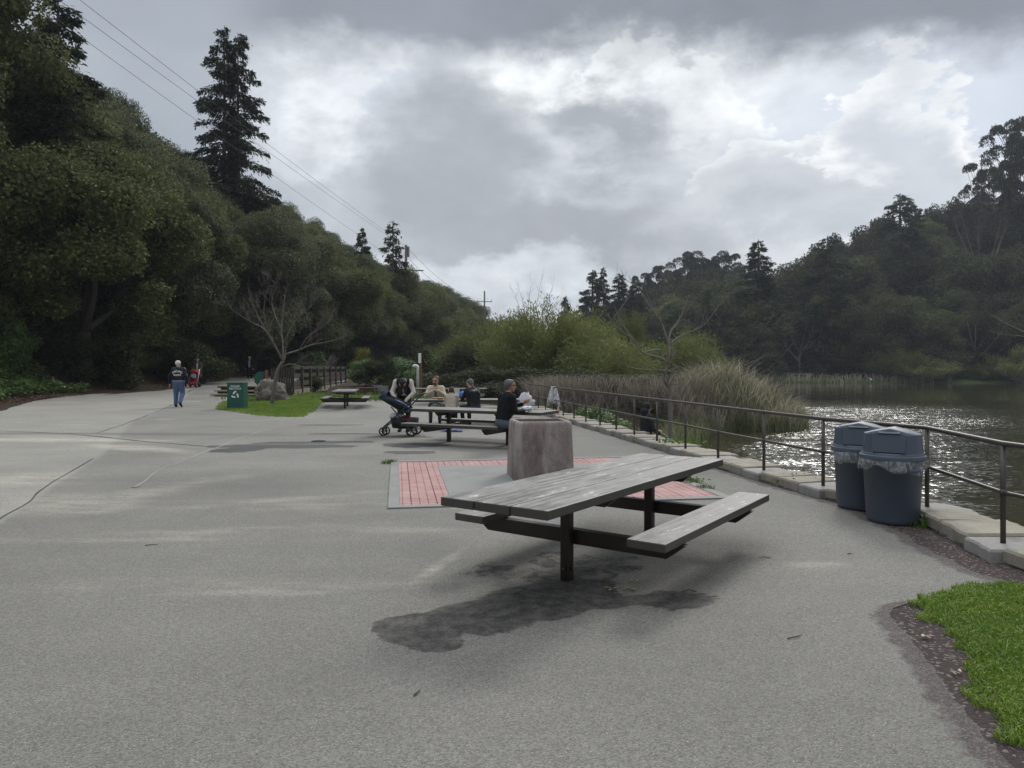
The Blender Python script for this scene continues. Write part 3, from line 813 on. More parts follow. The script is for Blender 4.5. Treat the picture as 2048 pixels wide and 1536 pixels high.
T4 = dup_table('empty picnic table standing behind the family, seen side on', T4L, T4A)
T5 = dup_table('picnic table seen end on next to the grass island', T5L, T5A)

# ------------------------------------------------------------------ litter bins
m_bin = simple('grey_blue_plastic', (.062, .080, .108), .50, .18, 2.5, .10, 140, 0, .45, dirt=((.095, .10, .108, 1), .35))
m_lid = simple('grey_lid_plastic', (.070, .088, .114), .46, .15, 3, .10, 140, 0, .45)
m_flapshade = simple('shaded_flap_plastic', (.052, .066, .088), .45, .15, 3, .10, 140, 0, .45)  # lid plastic darkened, so its colour carries the shade of the flap recess
m_bag, t = newmat('clear_bin_liner')
co = t.coord()
n1 = t.noise(t.stretch(co, (1, 1, .5)), 14, 4, .6, 1.2)
b_ = t.bsdf((.62, .64, .66), .22, t.bump(n1, .9, .04), 0, .6)
tr = t.n('ShaderNodeBsdfTransparent')
mx = t.n('ShaderNodeMixShader'); t.put(mx.inputs[0], t.map(n1, .35, .72, .12, .50)); t.t.links.new(tr.outputs[0], mx.inputs[1]); t.t.links.new(b_, mx.inputs[2]); t.out(mx.outputs[0])
def make_bin(label, loc, rz, wild):
    root = empty('litter_bin', loc, rz, 1, label, 'bin', 'grey litter bins by the railing')
    b = MB(); b.smooth = True
    b.lathe([(.225, .0), (.240, .006), (.246, .03), (.252, .05), (.285, .655), (.300, .66), (.305, .675), (.305, .70), (.297, .705)], 48)
    bo = b.build('bin_body', m_bin, root)
    for s_ in (0, 1):
        hnd = MB(); a = R(-42 + 180 * s_)
        hnd.box((.300 * math.cos(a), .300 * math.sin(a), .565), (.05, .145, .035), Matrix.Rotation(a, 3, 'Z'), .012)
        hnd.build('handle', m_bin, bo)
    # lid: brim, then a dome house with flat flap faces front and back and a ridged roof
    l = MB(); l.smooth = True
    l.lathe([(.300, .655), (.318, .658), (.322, .690), (.316, .705), (.302, .712), (.296, .728), (.285, .735)], 48, cap=False)
    N = 64
    def ring(rad, z, flat, tz=0):
        pts = []
        for k in range(N):
            a = 2 * PI * k / N; x, y = rad * math.cos(a), rad * math.sin(a)
            if y < -flat: x, y = x, -flat
            if y > flat: x, y = x, flat
            pts.append(Vector((x, y, z)))
        return pts
    def roof_ring(f):
        pts = []
        for p in ring(.268, 0, .205):
            q = Vector((p.x * f, p.y * f, 0)); q.z = .925 + .062 * (1 - abs(p.x * f) / .27) ** 1.0 * (1.0 if f < .99 else .55 * (1 - abs(p.x) / .268))
            pts.append(q)
        return pts
    rs = [ring(.288, .733, .262), ring(.284, .76, .245), ring(.272, .915, .208), roof_ring(1.0), roof_ring(.93), roof_ring(.6), roof_ring(.3)]
    V = [p for r_ in rs for p in r_]
    Fs = [(i * N + k, i * N + (k + 1) % N, (i + 1) * N + (k + 1) % N, (i + 1) * N + k) for i in range(len(rs) - 1) for k in range(N)] + [tuple((len(rs) - 1) * N + k for k in range(N))]
    l.add(V, Fs); lo = l.build('lid', m_lid, root)
    md = lo.modifiers.new('crease', 'EDGE_SPLIT'); md.split_angle = R(32)
    for s_ in (-1, 1):
        f = MB()
        def w_(y): return math.sqrt(max(.285 ** 2 - y * y, 0)) * .93
        f.add([(-.150, s_ * .268, .748), (.150, s_ * .268, .748), (.158, s_ * .219, .918), (.09, s_ * .213, .945), (-.09, s_ * .213, .945), (-.158, s_ * .219, .918),
               (-.150, s_ * .245, .748), (.150, s_ * .245, .748), (.158, s_ * .196, .918), (.09, s_ * .19, .945), (-.09, s_ * .19, .945), (-.158, s_ * .196, .918)],
              [(0, 1, 2, 3, 4, 5)] + [(k, (k + 1) % 6, 6 + (k + 1) % 6, 6 + k) for k in range(6)])
        f.build('flap', m_flapshade, lo)
        h_ = MB(); h_.box((0, s_ * .215, .944), (.20, .03, .010), Matrix.Rotation(-s_ * R(35), 3, 'X'), .004); h_.build('flap_hood', m_lid, lo)
    g = MB(); g.smooth = True; rg = random.Random(wild)
    n = 72; Z = [.672, .66, .63, .60, .575, .56]; V = []
    for j, z in enumerate(Z):
        for k in range(n):
            a = 2 * PI * k / n
            low = .035 * math.sin(a * 3 + wild) + .02 * math.sin(a * 7 + wild * 2)
            r_ = .300 + (.010 + .020 * j / 5) * (0.6 + math.sin(a * 5 + j * .5 + wild) * .45 + math.sin(a * 13 + j * .9) * .15) + (.012 if 0 < j < 5 else 0)
            V.append(Vector((r_ * math.cos(a), r_ * math.sin(a), z + (j / 5) * low)))
    g.add(V, [(j * n + k, j * n + (k + 1) % n, (j + 1) * n + (k + 1) % n, (j + 1) * n + k) for j in range(len(Z) - 1) for k in range(n)])
    g.build('bin_liner', m_bag, root)
    return root
make_bin('grey bin in front of the other bin, liner crumpled under its domed lid', (4.0, 7.62, .004), R(-36), 1)
make_bin('grey bin partly hidden behind the other bin, liner bulging at its side', (4.02, 8.36, .004), R(-32), 4)
# ------------------------------------------------------------------ foliage builders
def unit(v): return v / (np.linalg.norm(v, axis=-1, keepdims=True) + 1e-9)
def leaf_quads(P, D, N, ln, wd):
    """diamond leaves at P pointing along D, faces towards N"""
    S = unit(np.cross(D, N))
    ln = np.asarray(ln).reshape(-1, 1); wd = np.asarray(wd).reshape(-1, 1)
    fold = N * wd * .18
    V = np.stack([P, P + D * ln * .45 + S * wd * .5 + fold, P + D * ln, P + D * ln * .45 - S * wd * .5 + fold], 1)
    k = np.arange(len(P))[:, None] * 4
    return V.reshape(-1, 3), k + np.array([[0, 1, 2, 3]])
def rand_dir(n, rng):
    return unit(rng.normal(size=(n, 3)))
def crown_points(rng, nl, rx, ry, rz, cz, nclump, cr, shell=.55, flat=.8, dome=.0, gap=0.0):
    """leaf positions and outward directions on overlapping clumps spread through a crown"""
    C = rand_dir(nclump, rng)
    C[:, 2] = np.where(C[:, 2] < -.75, -C[:, 2], C[:, 2])
    rad = rng.uniform(shell, 1.0, nclump) ** .6
    lum = 1 + .22 * np.sin(C[:, 0] * 3.1 + rng.uniform(0, 6)) * np.cos(C[:, 1] * 2.7 + rng.uniform(0, 6))
    C = C * (rad * lum)[:, None] * np.array([rx, ry, rz])
    cs = rng.uniform(.45, 1.35, nclump) * cr
    w = cs ** 2; idx = rng.choice(nclump, nl, p=w / w.sum())
    d = rand_dir(nl, rng)
    r = cs[idx] * rng.uniform(.30, 1.0, nl) ** .30
    # ragged clump surface: radius changes with direction
    r = r * (.78 + .44 * vnoise(d[:, 0] * 3 + idx * 7.1, d[:, 1] * 3 + d[:, 2] * 2.3))
    off = d * r[:, None]; off[:, 2] *= flat
    P = C[idx] + off
    P[:, 2] += cz
    return P, d, C, cs
def crown_mesh(name, seed, nl, rx, ry, rz, cz, nclump, cr, leaf, mat, core=130, **kw):
    rng = np.random.default_rng(seed)
    P, d, C, cs = crown_points(rng, nl, rx, ry, rz, cz, nclump, cr, **kw)
    D = unit(d * .35 + rand_dir(nl, rng) + np.array([0, 0, -.25]))
    N = unit(rand_dir(nl, rng) * .55 + np.array([0, 0, .35]) + d * .85)
    s = rng.uniform(.7, 1.3, nl) * leaf
    V, Q = leaf_quads(P, D, N, s, s * .66)
    if core:      # larger inner leaf faces added to each clump to block light and self-shadow
        m = int(core * nclump); idx = rng.integers(0, nclump, m); dd_ = rand_dir(m, rng)
        fl = kw.get('flat', .8)
        off = dd_ * (cs[idx] * rng.uniform(.30, .62, m))[:, None]; off[:, 2] *= fl
        P2 = C[idx] + off; P2[:, 2] += cz
        D2 = unit(np.cross(dd_, rand_dir(m, rng))); s2 = cs[idx] * rng.uniform(.14, .27, m)
        V2, Q2 = leaf_quads(P2 - D2 * s2[:, None] * .5, D2, unit(dd_ + rand_dir(m, rng) * .35), s2, s2 * .8)
        Q = np.concatenate([Q, Q2 + len(V)]); V = np.concatenate([V, V2])
    me = np_mesh(name, V, Q); me.materials.append(mat)
    return me, C, cs
m_bark = simple('oak_bark', (.045, .036, .029), .95, .4, 2.0, .9, 14)
m_barkpale = simple('pale_bark', (.15, .128, .112), .9, .35, 3, .5, 30)
m_barkgrey = simple('grey_bark', (.17, .15, .125), .9, .35, 3, .5, 30)
m_barkred = simple('redwood_bark', (.10, .072, .056), .95, .35, 2, .8, 12)
m_oak = leafmat('oak_leaf', (.034, .048, .016), (.175, .195, .066), (.29, .29, .11), .6, .30, .38, .5, .15)
m_oak2 = leafmat('oak_leaf_grey', (.038, .050, .024), (.185, .20, .10), (.29, .29, .15), .6, .30, .42, .5, .15)
m_dark = leafmat('understory_leaf', (.016, .026, .010), (.085, .108, .036), (.15, .15, .06), .6, .3, .6, .4, .15)
m_ivy = leafmat('ivy_leaf', (.05, .11, .025), (.17, .26, .07), (.12, .17, .05), .42, .25, 1.0, .2, .5)
m_con = leafmat('conifer_needles', (.014, .024, .014), (.060, .084, .042), (.10, .12, .06), .7, .25, .4, .4, .1)
m_farleaf = leafmat('far_broadleaf', (.018, .028, .014), (.105, .115, .055), (.15, .155, .075), .7, .3, .2, 1.0, .1)
m_fargrn = leafmat('far_green_leaf', (.055, .075, .025), (.15, .18, .06), (.17, .18, .07), .7, .35, .3, .6, .1)
m_euc = leafmat('eucalyptus_leaf', (.030, .036, .026), (.085, .09, .062), (.12, .125, .09), .7, .3, .3, .4, .1)
m_wil = leafmat('willow_leaf', (.095, .112, .032), (.22, .24, .08), (.34, .34, .14), .55, .45, .55, .25)
m_wil2 = leafmat('olive_willow_leaf', (.075, .095, .026), (.16, .18, .06), (.22, .22, .09), .55, .4, .5, .3)
m_bram = leafmat('bramble_leaf', (.026, .032, .016), (.075, .08, .042), (.15, .12, .08), .7, .25, .9, .3, .08)
m_dry = leafmat('dry_stems', (.14, .12, .095), (.33, .29, .235), (.50, .45, .37), .8, .4, .8, .2)
m_reedg = leafmat('green_reed', (.085, .105, .042), (.19, .215, .105), (.33, .31, .20), .6, .5, .5, .0)
m_reedd = leafmat('dry_reed', (.28, .24, .175), (.50, .45, .35), (.66, .60, .48), .7, .5, .5, .0)
m_weed = leafmat('weed_leaf', (.05, .11, .02), (.13, .22, .045), (.24, .26, .09), .5, .35, 3, .2)
m_yel = leafmat('yellow_leaf', (.10, .11, .02), (.30, .26, .03), None, .6, .4, 2, 0)

def limb(mb, a, b, r0, r1, rg, sag=.12, n=5, sides=6):
    a, b = Vector(a), Vector(b); L = (b - a).length; pts = []
    k1 = Vector((rg.uniform(-1, 1), rg.uniform(-1, 1), rg.uniform(-.4, .8))) * L * sag
    for i in range(n + 1):
        f = i / n; pts.append(a.lerp(b, f) + k1 * math.sin(PI * f))
    mb.tube(pts, [r0 + (r1 - r0) * i / n for i in range(n + 1)], sides)
def oak(seed, mat, nl=80000, leaf=.145):
    rg = random.Random(seed)
    Hh = 11.0
    me, C, cs = crown_mesh('crown', seed, nl, 4.6, 4.6, 4.9, 5.9, 46, 1.5, leaf, mat, shell=.45, flat=.72, core=280)
    mb = MB(); mb.smooth = True
    fork = Vector((rg.uniform(-.3, .3), rg.uniform(-.3, .3), 2.2))
    limb(mb, (0, 0, -.6), fork, .36, .26, rg, .05)
    for j in range(6):
        c = C[rg.randrange(len(C))]; e = Vector((c[0] * .85, c[1] * .85, max(c[2] + 5.9, 3.5)))
        mid = fork.lerp(e, .5) + Vector((rg.uniform(-.5, .5), rg.uniform(-.5, .5), .5))
        limb(mb, fork, mid, .17, .10, rg); limb(mb, mid, e, .10, .03, rg)
        for q in range(3):
            c2 = C[rg.randrange(len(C))]; e2 = Vector((c2[0], c2[1], c2[2] + 5.9))
            if (e2 - mid).length < 4.5: limb(mb, mid, e2, .05, .015, rg, sides=5)
    root = empty('oak_tree', (0, 0, -500))
    link('crown', me, None, root); mb.build('trunk', m_bark, root)
    return root
def place(proto, used, loc, rz, sc, label, cat, group, name=None):
    """first call moves the prototype itself, later calls copy it"""
    if id(proto) not in used: used[id(proto)] = 1; o = proto
    else: o = copy_tree(proto)
    o.location = loc; o.rotation_euler = (0, 0, rz)
    o.scale = sc if isinstance(sc, tuple) else (sc, sc, sc)
    o['label'] = label; o['category'] = cat; o['group'] = group
    if name: o.name = name
    return o
USED = {}

# ------------------------------------------------------------------ left wooded hill
SKY_L = [(-600, -420), (0, -50), (60, 20), (110, 100), (160, 150), (230, 185), (300, 240), (345, 290), (400, 325), (480, 370), (560, 412), (620, 440), (700, 488), (760, 520), (810, 545), (870, 572), (930, 602), (1000, 632), (1060, 660), (1200, 690)]
OAKS = [oak(101, m_oak), oak(102, m_oak2, 76000, .15), oak(103, m_oak), oak(104, m_dark, 74000, .13)]
rgl = random.Random(42)
spots = []
Y_ = 14.0
while Y_ < 150:
    e = float(lerp_tab(Y_, EDGE))
    spots.append((e - rgl.uniform(2.6, 3.8) - 3.2 * float(sstep(31, 25, Y_)), Y_ + rgl.uniform(-1, 1), 0)); Y_ += rgl.uniform(4.6, 6.0) * (1 + Y_ / 250)
for row, (back, stp) in enumerate(((8.5, 6.5), (15, 7.5), (23, 9), (32, 11), (43, 13))):
    Y_ = 12.0 + row * 2
    while Y_ < 165:
        e = float(lerp_tab(Y_, EDGE))
        spots.append((e - back + rgl.uniform(-2, 2), Y_ + rgl.uniform(-2, 2), row + 1)); Y_ += stp * rgl.uniform(.8, 1.2)
LOOK = ['olive oak', 'grey-green oak', 'dark oak', 'deep green oak']
WHERE = ['by the path', 'second from the path', 'half way up the hill', 'high on the hill', 'near the hilltop', 'on the hilltop']
nth = {}
LANDM = [(180, 'behind the ivy bank'), (330, 'above the walking man'), (420, 'above the woman with the red pushchair'), (520, 'behind the recycling box'), (640, 'behind the bare sapling'), (740, 'behind the wooden footbridge'), (850, 'behind the white vent pipe'), (960, 'left of the far utility pole'), (3000, 'behind the willow thicket')]
for (x, y, row) in spots:
    z = gzf(x, y); px = 1024 + x / y * F
    if px < -420 or px > 1060: continue
    r_px = 4.4 * F / y
    sky = min(float(lerp_tab(px + o_, SKY_L)) for o_ in (0,)) 
    sky = max(sky, float(lerp_tab(px + r_px * .85, SKY_L)) - 12)
    top = H + (HY - sky) * y / F
    h = top - z
    if h < 4.0: continue
    hh = min(h, (rgl.uniform(13.5, 17) if px < 480 else rgl.uniform(11.0, 13.5)) if row else rgl.uniform(9.5, 12.5))
    if row == 0 and y < 30.5: continue
    if row == 0 and y < 60: hh = min(h, rgl.uniform(11.5, 14))
    k = rgl.choice([0, 0, 1, 2, 2, 1]) if row == 0 else rgl.choice([0, 1, 2, 3, 0])
    s = hh / 10.9
    sx_ = s * rgl.uniform(.85, 1.1) if hh > 9 else s * rgl.uniform(1.0, 1.25)
    sx_ = min(sx_, 1.3)
    lm = next(n_ for lim, n_ in LANDM if px < lim)
    key = (k, row, lm); nth[key] = nth.get(key, 0) + 1
    hl = 'tall ' if hh > 12 else ('low ' if hh < 8 else '')
    lab = f'{hl}{LOOK[k]}, {WHERE[row]}, {lm}'.replace('the far utility','the far')
    place(OAKS[k], USED, (x, y, z - .2), rgl.uniform(0, 6.28), (sx_, sx_, s), lab, 'tree', 'oaks of the wooded hill')

# tall twin-trunk redwood and other conifers on the left skyline
def conifer(seed, Hh, rbase, z0, nl, leaf, mat=None, trunks=((0, 0, 1.0),), gap=.25, droop=.35, prof=.85, name='conifer_tree', bark=None, ntop=.0, nb_per_m=4.2):
    rng = np.random.default_rng(seed); rg = random.Random(seed)
    Ps, Ds, Ns = [], [], []
    mb = MB(); mb.smooth = True
    br = MB(); br.smooth = True
    for (tx, ty, ts) in trunks:
        HT = Hh * ts
        mb.tube([(tx * f_, ty * f_, HT * q) for q, f_ in ((-.03, .8), (0, .85), (.25, 1), (.5, 1.05), (.75, 1.0), (1.0, 1.0))], [rbase * w for w in (.10, .085, .07, .05, .028, .006)], 7)
        nb = int((HT - z0) * nb_per_m)
        for i in range(nb):
            f = (i + rng.uniform(0, 1)) / nb; zb = z0 + (HT - z0) * f
            Lb = rbase * ((1 - f) ** prof * .95 + .05) * rng.uniform(.55, 1.1)
            if rng.uniform() < gap * .5: Lb *= .45
            a = rng.uniform(0, 2 * PI)
            if len(trunks) > 1:      # branches of a twin grow outwards
                dx, dy = math.cos(a), math.sin(a)
                if dx * tx + dy * ty < -.2 * abs(tx): Lb *= .45
            m = max(6, int(nl / sum(t_[2] for t_ in trunks) / nb * (Lb / (rbase * .52))))
            u = rng.uniform(.08, 1, m) ** .75
            dirv = np.array([math.cos(a), math.sin(a), 0]); side = np.array([-math.sin(a), math.cos(a), 0])
            dz = .30 * (f - .35) * u * Lb - droop * u ** 2 * Lb + .20 * np.maximum(u - .7, 0) * Lb
            w = Lb * .15 * (1.05 - u) + .12 * leaf / .3
            P = np.array([tx, ty, zb]) + dirv * (u * Lb)[:, None] + side * (rng.normal(0, 1, m) * w)[:, None]
            P[:, 2] += dz - np.abs(rng.normal(0, .5, m)) * leaf * 1.2
            Ps.append(P)
            Ds.append(unit(dirv * .6 + side * rng.choice([-1, 1], m)[:, None] * .5 + rand_dir(m, rng) * .5 + np.array([0, 0, -.45])))
            Ns.append(unit(rand_dir(m, rng) * .7 + np.array([0, 0, .8])))
            if Lb > .6:
                br.tube([(tx, ty, zb), (tx + dirv[0] * Lb * .5, ty + dirv[1] * Lb * .5, zb + .30 * (f - .35) * .5 * Lb - droop * .25 * Lb), (tx + dirv[0] * Lb * .95, ty + dirv[1] * Lb * .95, zb + .30 * (f - .35) * .95 * Lb - droop * .9 * Lb + .05 * Lb)], [.010 * Lb + .012, .008 * Lb + .006, .004], 4)
    P, D, N = np.concatenate(Ps), np.concatenate(Ds), np.concatenate(Ns)
    s = rng.uniform(.6, 1.3, len(P)) * leaf
    V, Q = leaf_quads(P, D, N, s, s * .36)
    root = empty(name, (0, 0, -500))
    me = np_mesh('crown', V, Q); me.materials.append(mat or m_con); link('crown', me, None, root)
    mb.v += []; n0 = len(mb.v)
    mb.v += br.v; mb.f += [tuple(i + n0 for i in f) for f in br.f]; mb.m += br.m; mb.sm += br.sm
    mb.build('trunk', bark or m_barkred, root)
    return root
def top_at(px, py, d): p = PX(px, py, d); return p
rw = conifer(201, 31.0, 5.4, 8.0, 98000, .33, None, ((-.62, 0, 1.0), (.62, .2, .985)), .35, .30, .52, 'redwood_tree', None, 0, 9.0)
p = top_at(462, 52, 62); z = p.z - 31.0
place(rw, USED, (p.x, p.y, z), R(8), (.86, .86, 1), 'tall twin-trunked redwood rising above the oaks against the sky', 'tree', 'conifers on the skyline')
c1 = conifer(202, 14.0, 4.0, 1.0, 30000, .27, None, ((0, 0, 1),), .1, .25, .7, nb_per_m=8)
p = top_at(116, -6, 37); place(c1, USED, (p.x, p.y, p.z - 14), 0, (1.25, 1.25, 1), 'dark conifer poking out above the oaks, farthest left on the skyline', 'tree', 'conifers on the skyline')
p = top_at(724, 452, 85); place(c1, USED, (p.x, p.y, p.z - 13), 1, (.75, .75, .92), 'small dense dark conifer under the power lines on the skyline', 'tree', 'conifers on the skyline')
c2 = conifer(203, 14.0, 2.6, 2.0, 5200, .42, None, ((0, 0, 1),), .5, .2, .55)
p = top_at(786, 440, 88); place(c2, USED, (p.x, p.y, p.z - 14), 0, 1, 'slim open conifer with sky showing through beside the utility pole', 'tree', 'conifers on the skyline')

# understory bushes under the oaks and along the path edge
def bush(seed, nl, rx, ry, rz, leaf, mat, name='bush', ncl=26, stems=10, stem_mat=None, cr=.45, shell=.3):
    rg = random.Random(seed)
    me, C, cs = crown_mesh('foliage', seed, nl, rx, ry, rz, rz * .75, ncl, cr * (rx + rz) / 2, leaf, mat, shell=shell)
    root = empty(name, (0, 0, -500)); link('foliage', me, None, root)
    mb = MB(); mb.smooth = True
    for j in range(stems):
        c = C[rg.randrange(len(C))]
        limb(mb, (rg.uniform(-.2, .2) * rx, rg.uniform(-.2, .2) * ry, -.1), (c[0], c[1], max(c[2] + rz * .75, .3)), .025 * rz + .008, .005, rg, .12, 4, 5)
    mb.build('stems', stem_mat or m_bark, root)
    return root
B1 = bush(301, 9000, 1.5, 1.5, 1.1, .10, m_dark); B2 = bush(302, 8000, 1.4, 1.4, 1.3, .09, m_bram); B3 = bush(303, 7000, 1.2, 1.2, .8, .10, m_ivy)
WH2 = [(200, 'beside the ivy bank'), (320, 'behind the walking man'), (420, 'behind the red pushchair'), (540, 'behind the woman in the black jacket'), (700, 'behind the wooden footbridge'), (900, 'behind the white vent pipe'), (3000, 'beside the bramble mound')]
Y_ = 20.0
while Y_ < 95:
    e = float(lerp_tab(Y_, EDGE))
    for rep in range(2 if Y_ > 32 else 0):
        x = e - rgl.uniform(1.0, 5.0) - (1.5 if Y_ < 28 else 0); y = Y_ + rgl.uniform(-1, 1)
        px = 1024 + x / y * F
        if -150 < px < 1000:
            b_ = rgl.choice([B1, B2, B1, B3]); s = rgl.uniform(.7, 1.5)
            nm = {id(B1): 'dark leafy', id(B2): 'brownish scrubby', id(B3): 'fresh green'}[id(b_)]
            where = next(n_ for lim, n_ in WH2 if px < lim)
            place(b_, USED, (x, y, gzf(x, y) - .1), rgl.uniform(0, 6), (s, s, s * rgl.uniform(.7, 1.2)), f'{"big " if s > 1.15 else "low "}{nm} shrub under the oaks, {where}', 'bush', 'understory shrubs')
    Y_ += rgl.uniform(2.2, 3.2)
for (px, py, d, s, b_, lab) in [(720, 735, 57, 1.0, B3, 'green shrub at the far end of the footbridge railing'), (760, 745, 48, .9, B1, 'dark shrub in front of the oaks right of the footbridge'), (800, 748, 52, 1.2, B3, 'leafy green shrub left of the white vent pipe'),
                               (900, 735, 50, 1.4, B3, 'rounded green shrub behind the man in the cream jacket'), (930, 742, 46, 1.2, B2, 'brown scrubby shrub right of the rusty post'), (870, 745, 55, 1.3, B1, 'dark shrub just right of the rusty post'),
                               (780, 770, 40, .7, B2, 'scrubby shrub on the bank behind the end-on picnic table'), (720, 775, 43, .7, B1, 'dark shrub on the creek bank behind the maroon box'), (620, 782, 40, .55, B1, 'dark fern-like shrub in the creek bed under the footbridge'), (830, 766, 45, .8, B3, 'grassy green shrub behind the stooping woman')]:
    p = PX(px, py, d); place(b_, USED, (p.x, p.y, gzf(p.x, p.y) - .1), px * .1, s, lab, 'bush', 'shrubs behind the picnic tables')
# yellow flowering shrub by the footbridge
by = bush(304, 2600, 1.2, 1.0, 1.6, .11, m_yel, 'flowering_bush', 18); p = PX(725, 722, 60)
place(by, USED, (p.x, p.y, gzf(p.x, p.y)), 0, (.62, .62, .8), 'shrub with yellow blossom among the dark oaks right of the footbridge', 'bush', 'shrubs behind the picnic tables')

# ivy carpet and leaf litter on the bank
def scatter_leaves(name, n, xr, yr, ok, lsz, mat, lift, label, cat, up=.8, rng=RNG):
    x = rng.uniform(*xr, n); y = rng.uniform(*yr, n)
    k = ok(x, y); x, y = x[k], y[k]
    z = gz(x, y) + lift * fbm(x * 1.3, y * 1.3, 4) * rng.uniform(.1, 1, len(x))
    P = np.stack([x, y, z], -1); D = unit(rand_dir(len(x), rng) * np.array([1, 1, .35])); N = unit(rand_dir(len(x), rng) * (1 - up) + np.array([0, 0, up]))
    s = rng.uniform(.6, 1.3, len(x)) * lsz
    V, Q = leaf_quads(P, D, N, s, s * .8)
    tag(link(name, np_mesh(name, V, Q), mat), label, cat, kind='stuff')
def ed(y): return lerp_tab(y, EDGE)
scatter_leaves('ivy', 70000, (-30, -18), (18, 34), lambda x, y: (x < ed(y) - .4 - .8 * fbm(x * .5, y * .5, 3)) & (x > ed(y) - 6) & (fbm(x * .35, y * .35, 12) > .22), .13, m_ivy, .75, 'carpet of green ivy on the bank at the left of the path', 'ivy', .6)
m_litter = leafmat('leaf_litter', (.055, .034, .020), (.16, .10, .062), (.30, .22, .15), .8, .1, 1.5, 0)
scatter_leaves('leaf_litter', 60000, (-30, -11), (18, 62), lambda x, y: (x < ed(y) + .55 - 1.1 * fbm(x, y, 5)) & (x > ed(y) - 5), .085, m_litter, .05, 'brown fallen leaves along the edge of the path', 'fallen leaves', .7)

# ------------------------------------------------------------------ bare trees
def bare_tree(name, seed, skeleton, mat, twig=True, depth=4, spread=.55, len0=1.0, r0=.03, up=.25, dens=3):
    """skeleton: list of (points, r_start, r_end); side shoots grow from each limb"""
    rg = random.Random(seed); mb = MB(); mb.smooth = True
    def shoot(p, d, L, r, lev):
        n = 4; pts = [p]; q = p.copy(); dd = d.copy()
        for i in range(n):
            dd = (dd + Vector((rg.uniform(-1, 1), rg.uniform(-1, 1), rg.uniform(-.6, 1) + up)) * .22).normalized()
            q = q + dd * L / n; pts.append(q.copy())
        mb.tube(pts, [max(r * (1 - .75 * i / n), .0028) for i in range(n + 1)], 5 if r > .012 else 3, cap=False)
        if lev > 0:
            for j in range(rg.randint(dens - 1, dens + 1)):
                i = rg.randint(1, n); f = pts[i]
                nd = (dd + Vector((rg.uniform(-1, 1), rg.uniform(-1, 1), rg.uniform(-.5, .8))) * 1.1 * spread / .55).normalized()
                shoot(f, nd, L * rg.uniform(.45, .75), max(r * .55 * (1 - .12 * i), .003), lev - 1)
    for pts, ra, rb in skeleton:
        pts = [Vector(p) for p in pts]
        sm = []
        for i in range(len(pts) - 1):
            for q in range(3):
                f = q / 3; p0, p1, p2, p3 = pts[max(i - 1, 0)], pts[i], pts[i + 1], pts[min(i + 2, len(pts) - 1)]
                sm.append(.5 * ((2 * p1) + (p2 - p0) * f + (2 * p0 - 5 * p1 + 4 * p2 - p3) * f * f + (3 * p1 - p0 - 3 * p2 + p3) * f ** 3))
        sm.append(pts[-1]); n = len(sm)
        rr_ = [ra + (rb - ra) * i / (n - 1) for i in range(n)]
        mb.tube(sm, rr_, 8)
        if twig:
            for i in range(n // 3, n):
                if rg.random() < .75 and rr_[i] < .06:
                    d = (sm[min(i + 1, n - 1)] - sm[i - 1]).normalized()
                    d = (d + Vector((rg.uniform(-1, 1), rg.uniform(-1, 1), rg.uniform(-.4, 1))) * .9).normalized()
                    shoot(sm[i], d, len0 * rg.uniform(.5, 1.1), rr_[i] * .6, depth - 2)
            shoot(sm[-1], (sm[-1] - sm[-2]).normalized(), len0 * .8, rb, depth - 2)
    return mb
def skel_px(o, d, lines):
    """limbs drawn at photo pixels with a depth offset each; returned relative to the tree's foot"""
    out = []
    for pts, ra, rb in lines:
        out.append(([PX(x, y, d + dd) - o for x, y, dd in pts], ra, rb))
    return out
d = 29.0; o = GX(546, 814, .02); o = Vector((o.x, o.y, 0)); d = o.y
sap = skel_px(o, d, [
    ([(543, 817, 0), (549, 770, 0), (556, 740, 0), (566, 722, 0)], .125, .075),
    ([(566, 722, 0), (552, 695, -.3), (537, 668, -.5), (520, 640, -.6), (506, 610, -.6)], .06, .012),
    ([(566, 722, 0), (566, 690, .3), (563, 660, .4), (566, 625, .5), (570, 590, .6)], .055, .012),
    ([(572, 708, 0), (598, 700, .2), (622, 690, .3), (655, 684, .5), (682, 676, .6)], .05, .010),
    ([(562, 735, 0), (580, 728, -.3), (605, 734, -.5), (628, 735, -.5), (648, 735, -.5)], .032, .008),
    ([(553, 700, -.3), (530, 660, .2), (510, 648, .4), (490, 636, .4), (466, 622, .4)], .035, .008),
    ([(540, 672, -.5), (528, 630, -.7), (530, 600, -.8), (534, 580, -.8)], .03, .007),
    ([(566, 690, .3), (580, 660, .5), (600, 630, .7), (622, 612, .8)], .035, .008),
    ([(598, 700, .2), (615, 675, -.1), (640, 655, -.2), (660, 640, -.2)], .03, .008),
    ([(563, 660, .4), (548, 625, .6), (544, 600, .7), (552, 575, .7)], .03, .007),
    ([(566, 690, .3), (585, 650, -.4), (596, 615, -.6), (610, 592, -.7)], .03, .007)])
mb = bare_tree('bare_tree', 401, [(p_, a_ * .80, b_ * .8) for p_, a_, b_ in sap], m_barkpale, True, 4, .6, .60, .03, .3, 4)
ob = mb.build('bare_tree', m_barkpale); ob.location = o
tag(ob, 'leafless pale-barked sapling leaning over the boulder on the grass island', 'tree')
d = 18.6; o = PX(1340, 884, d); o.z = -1.15
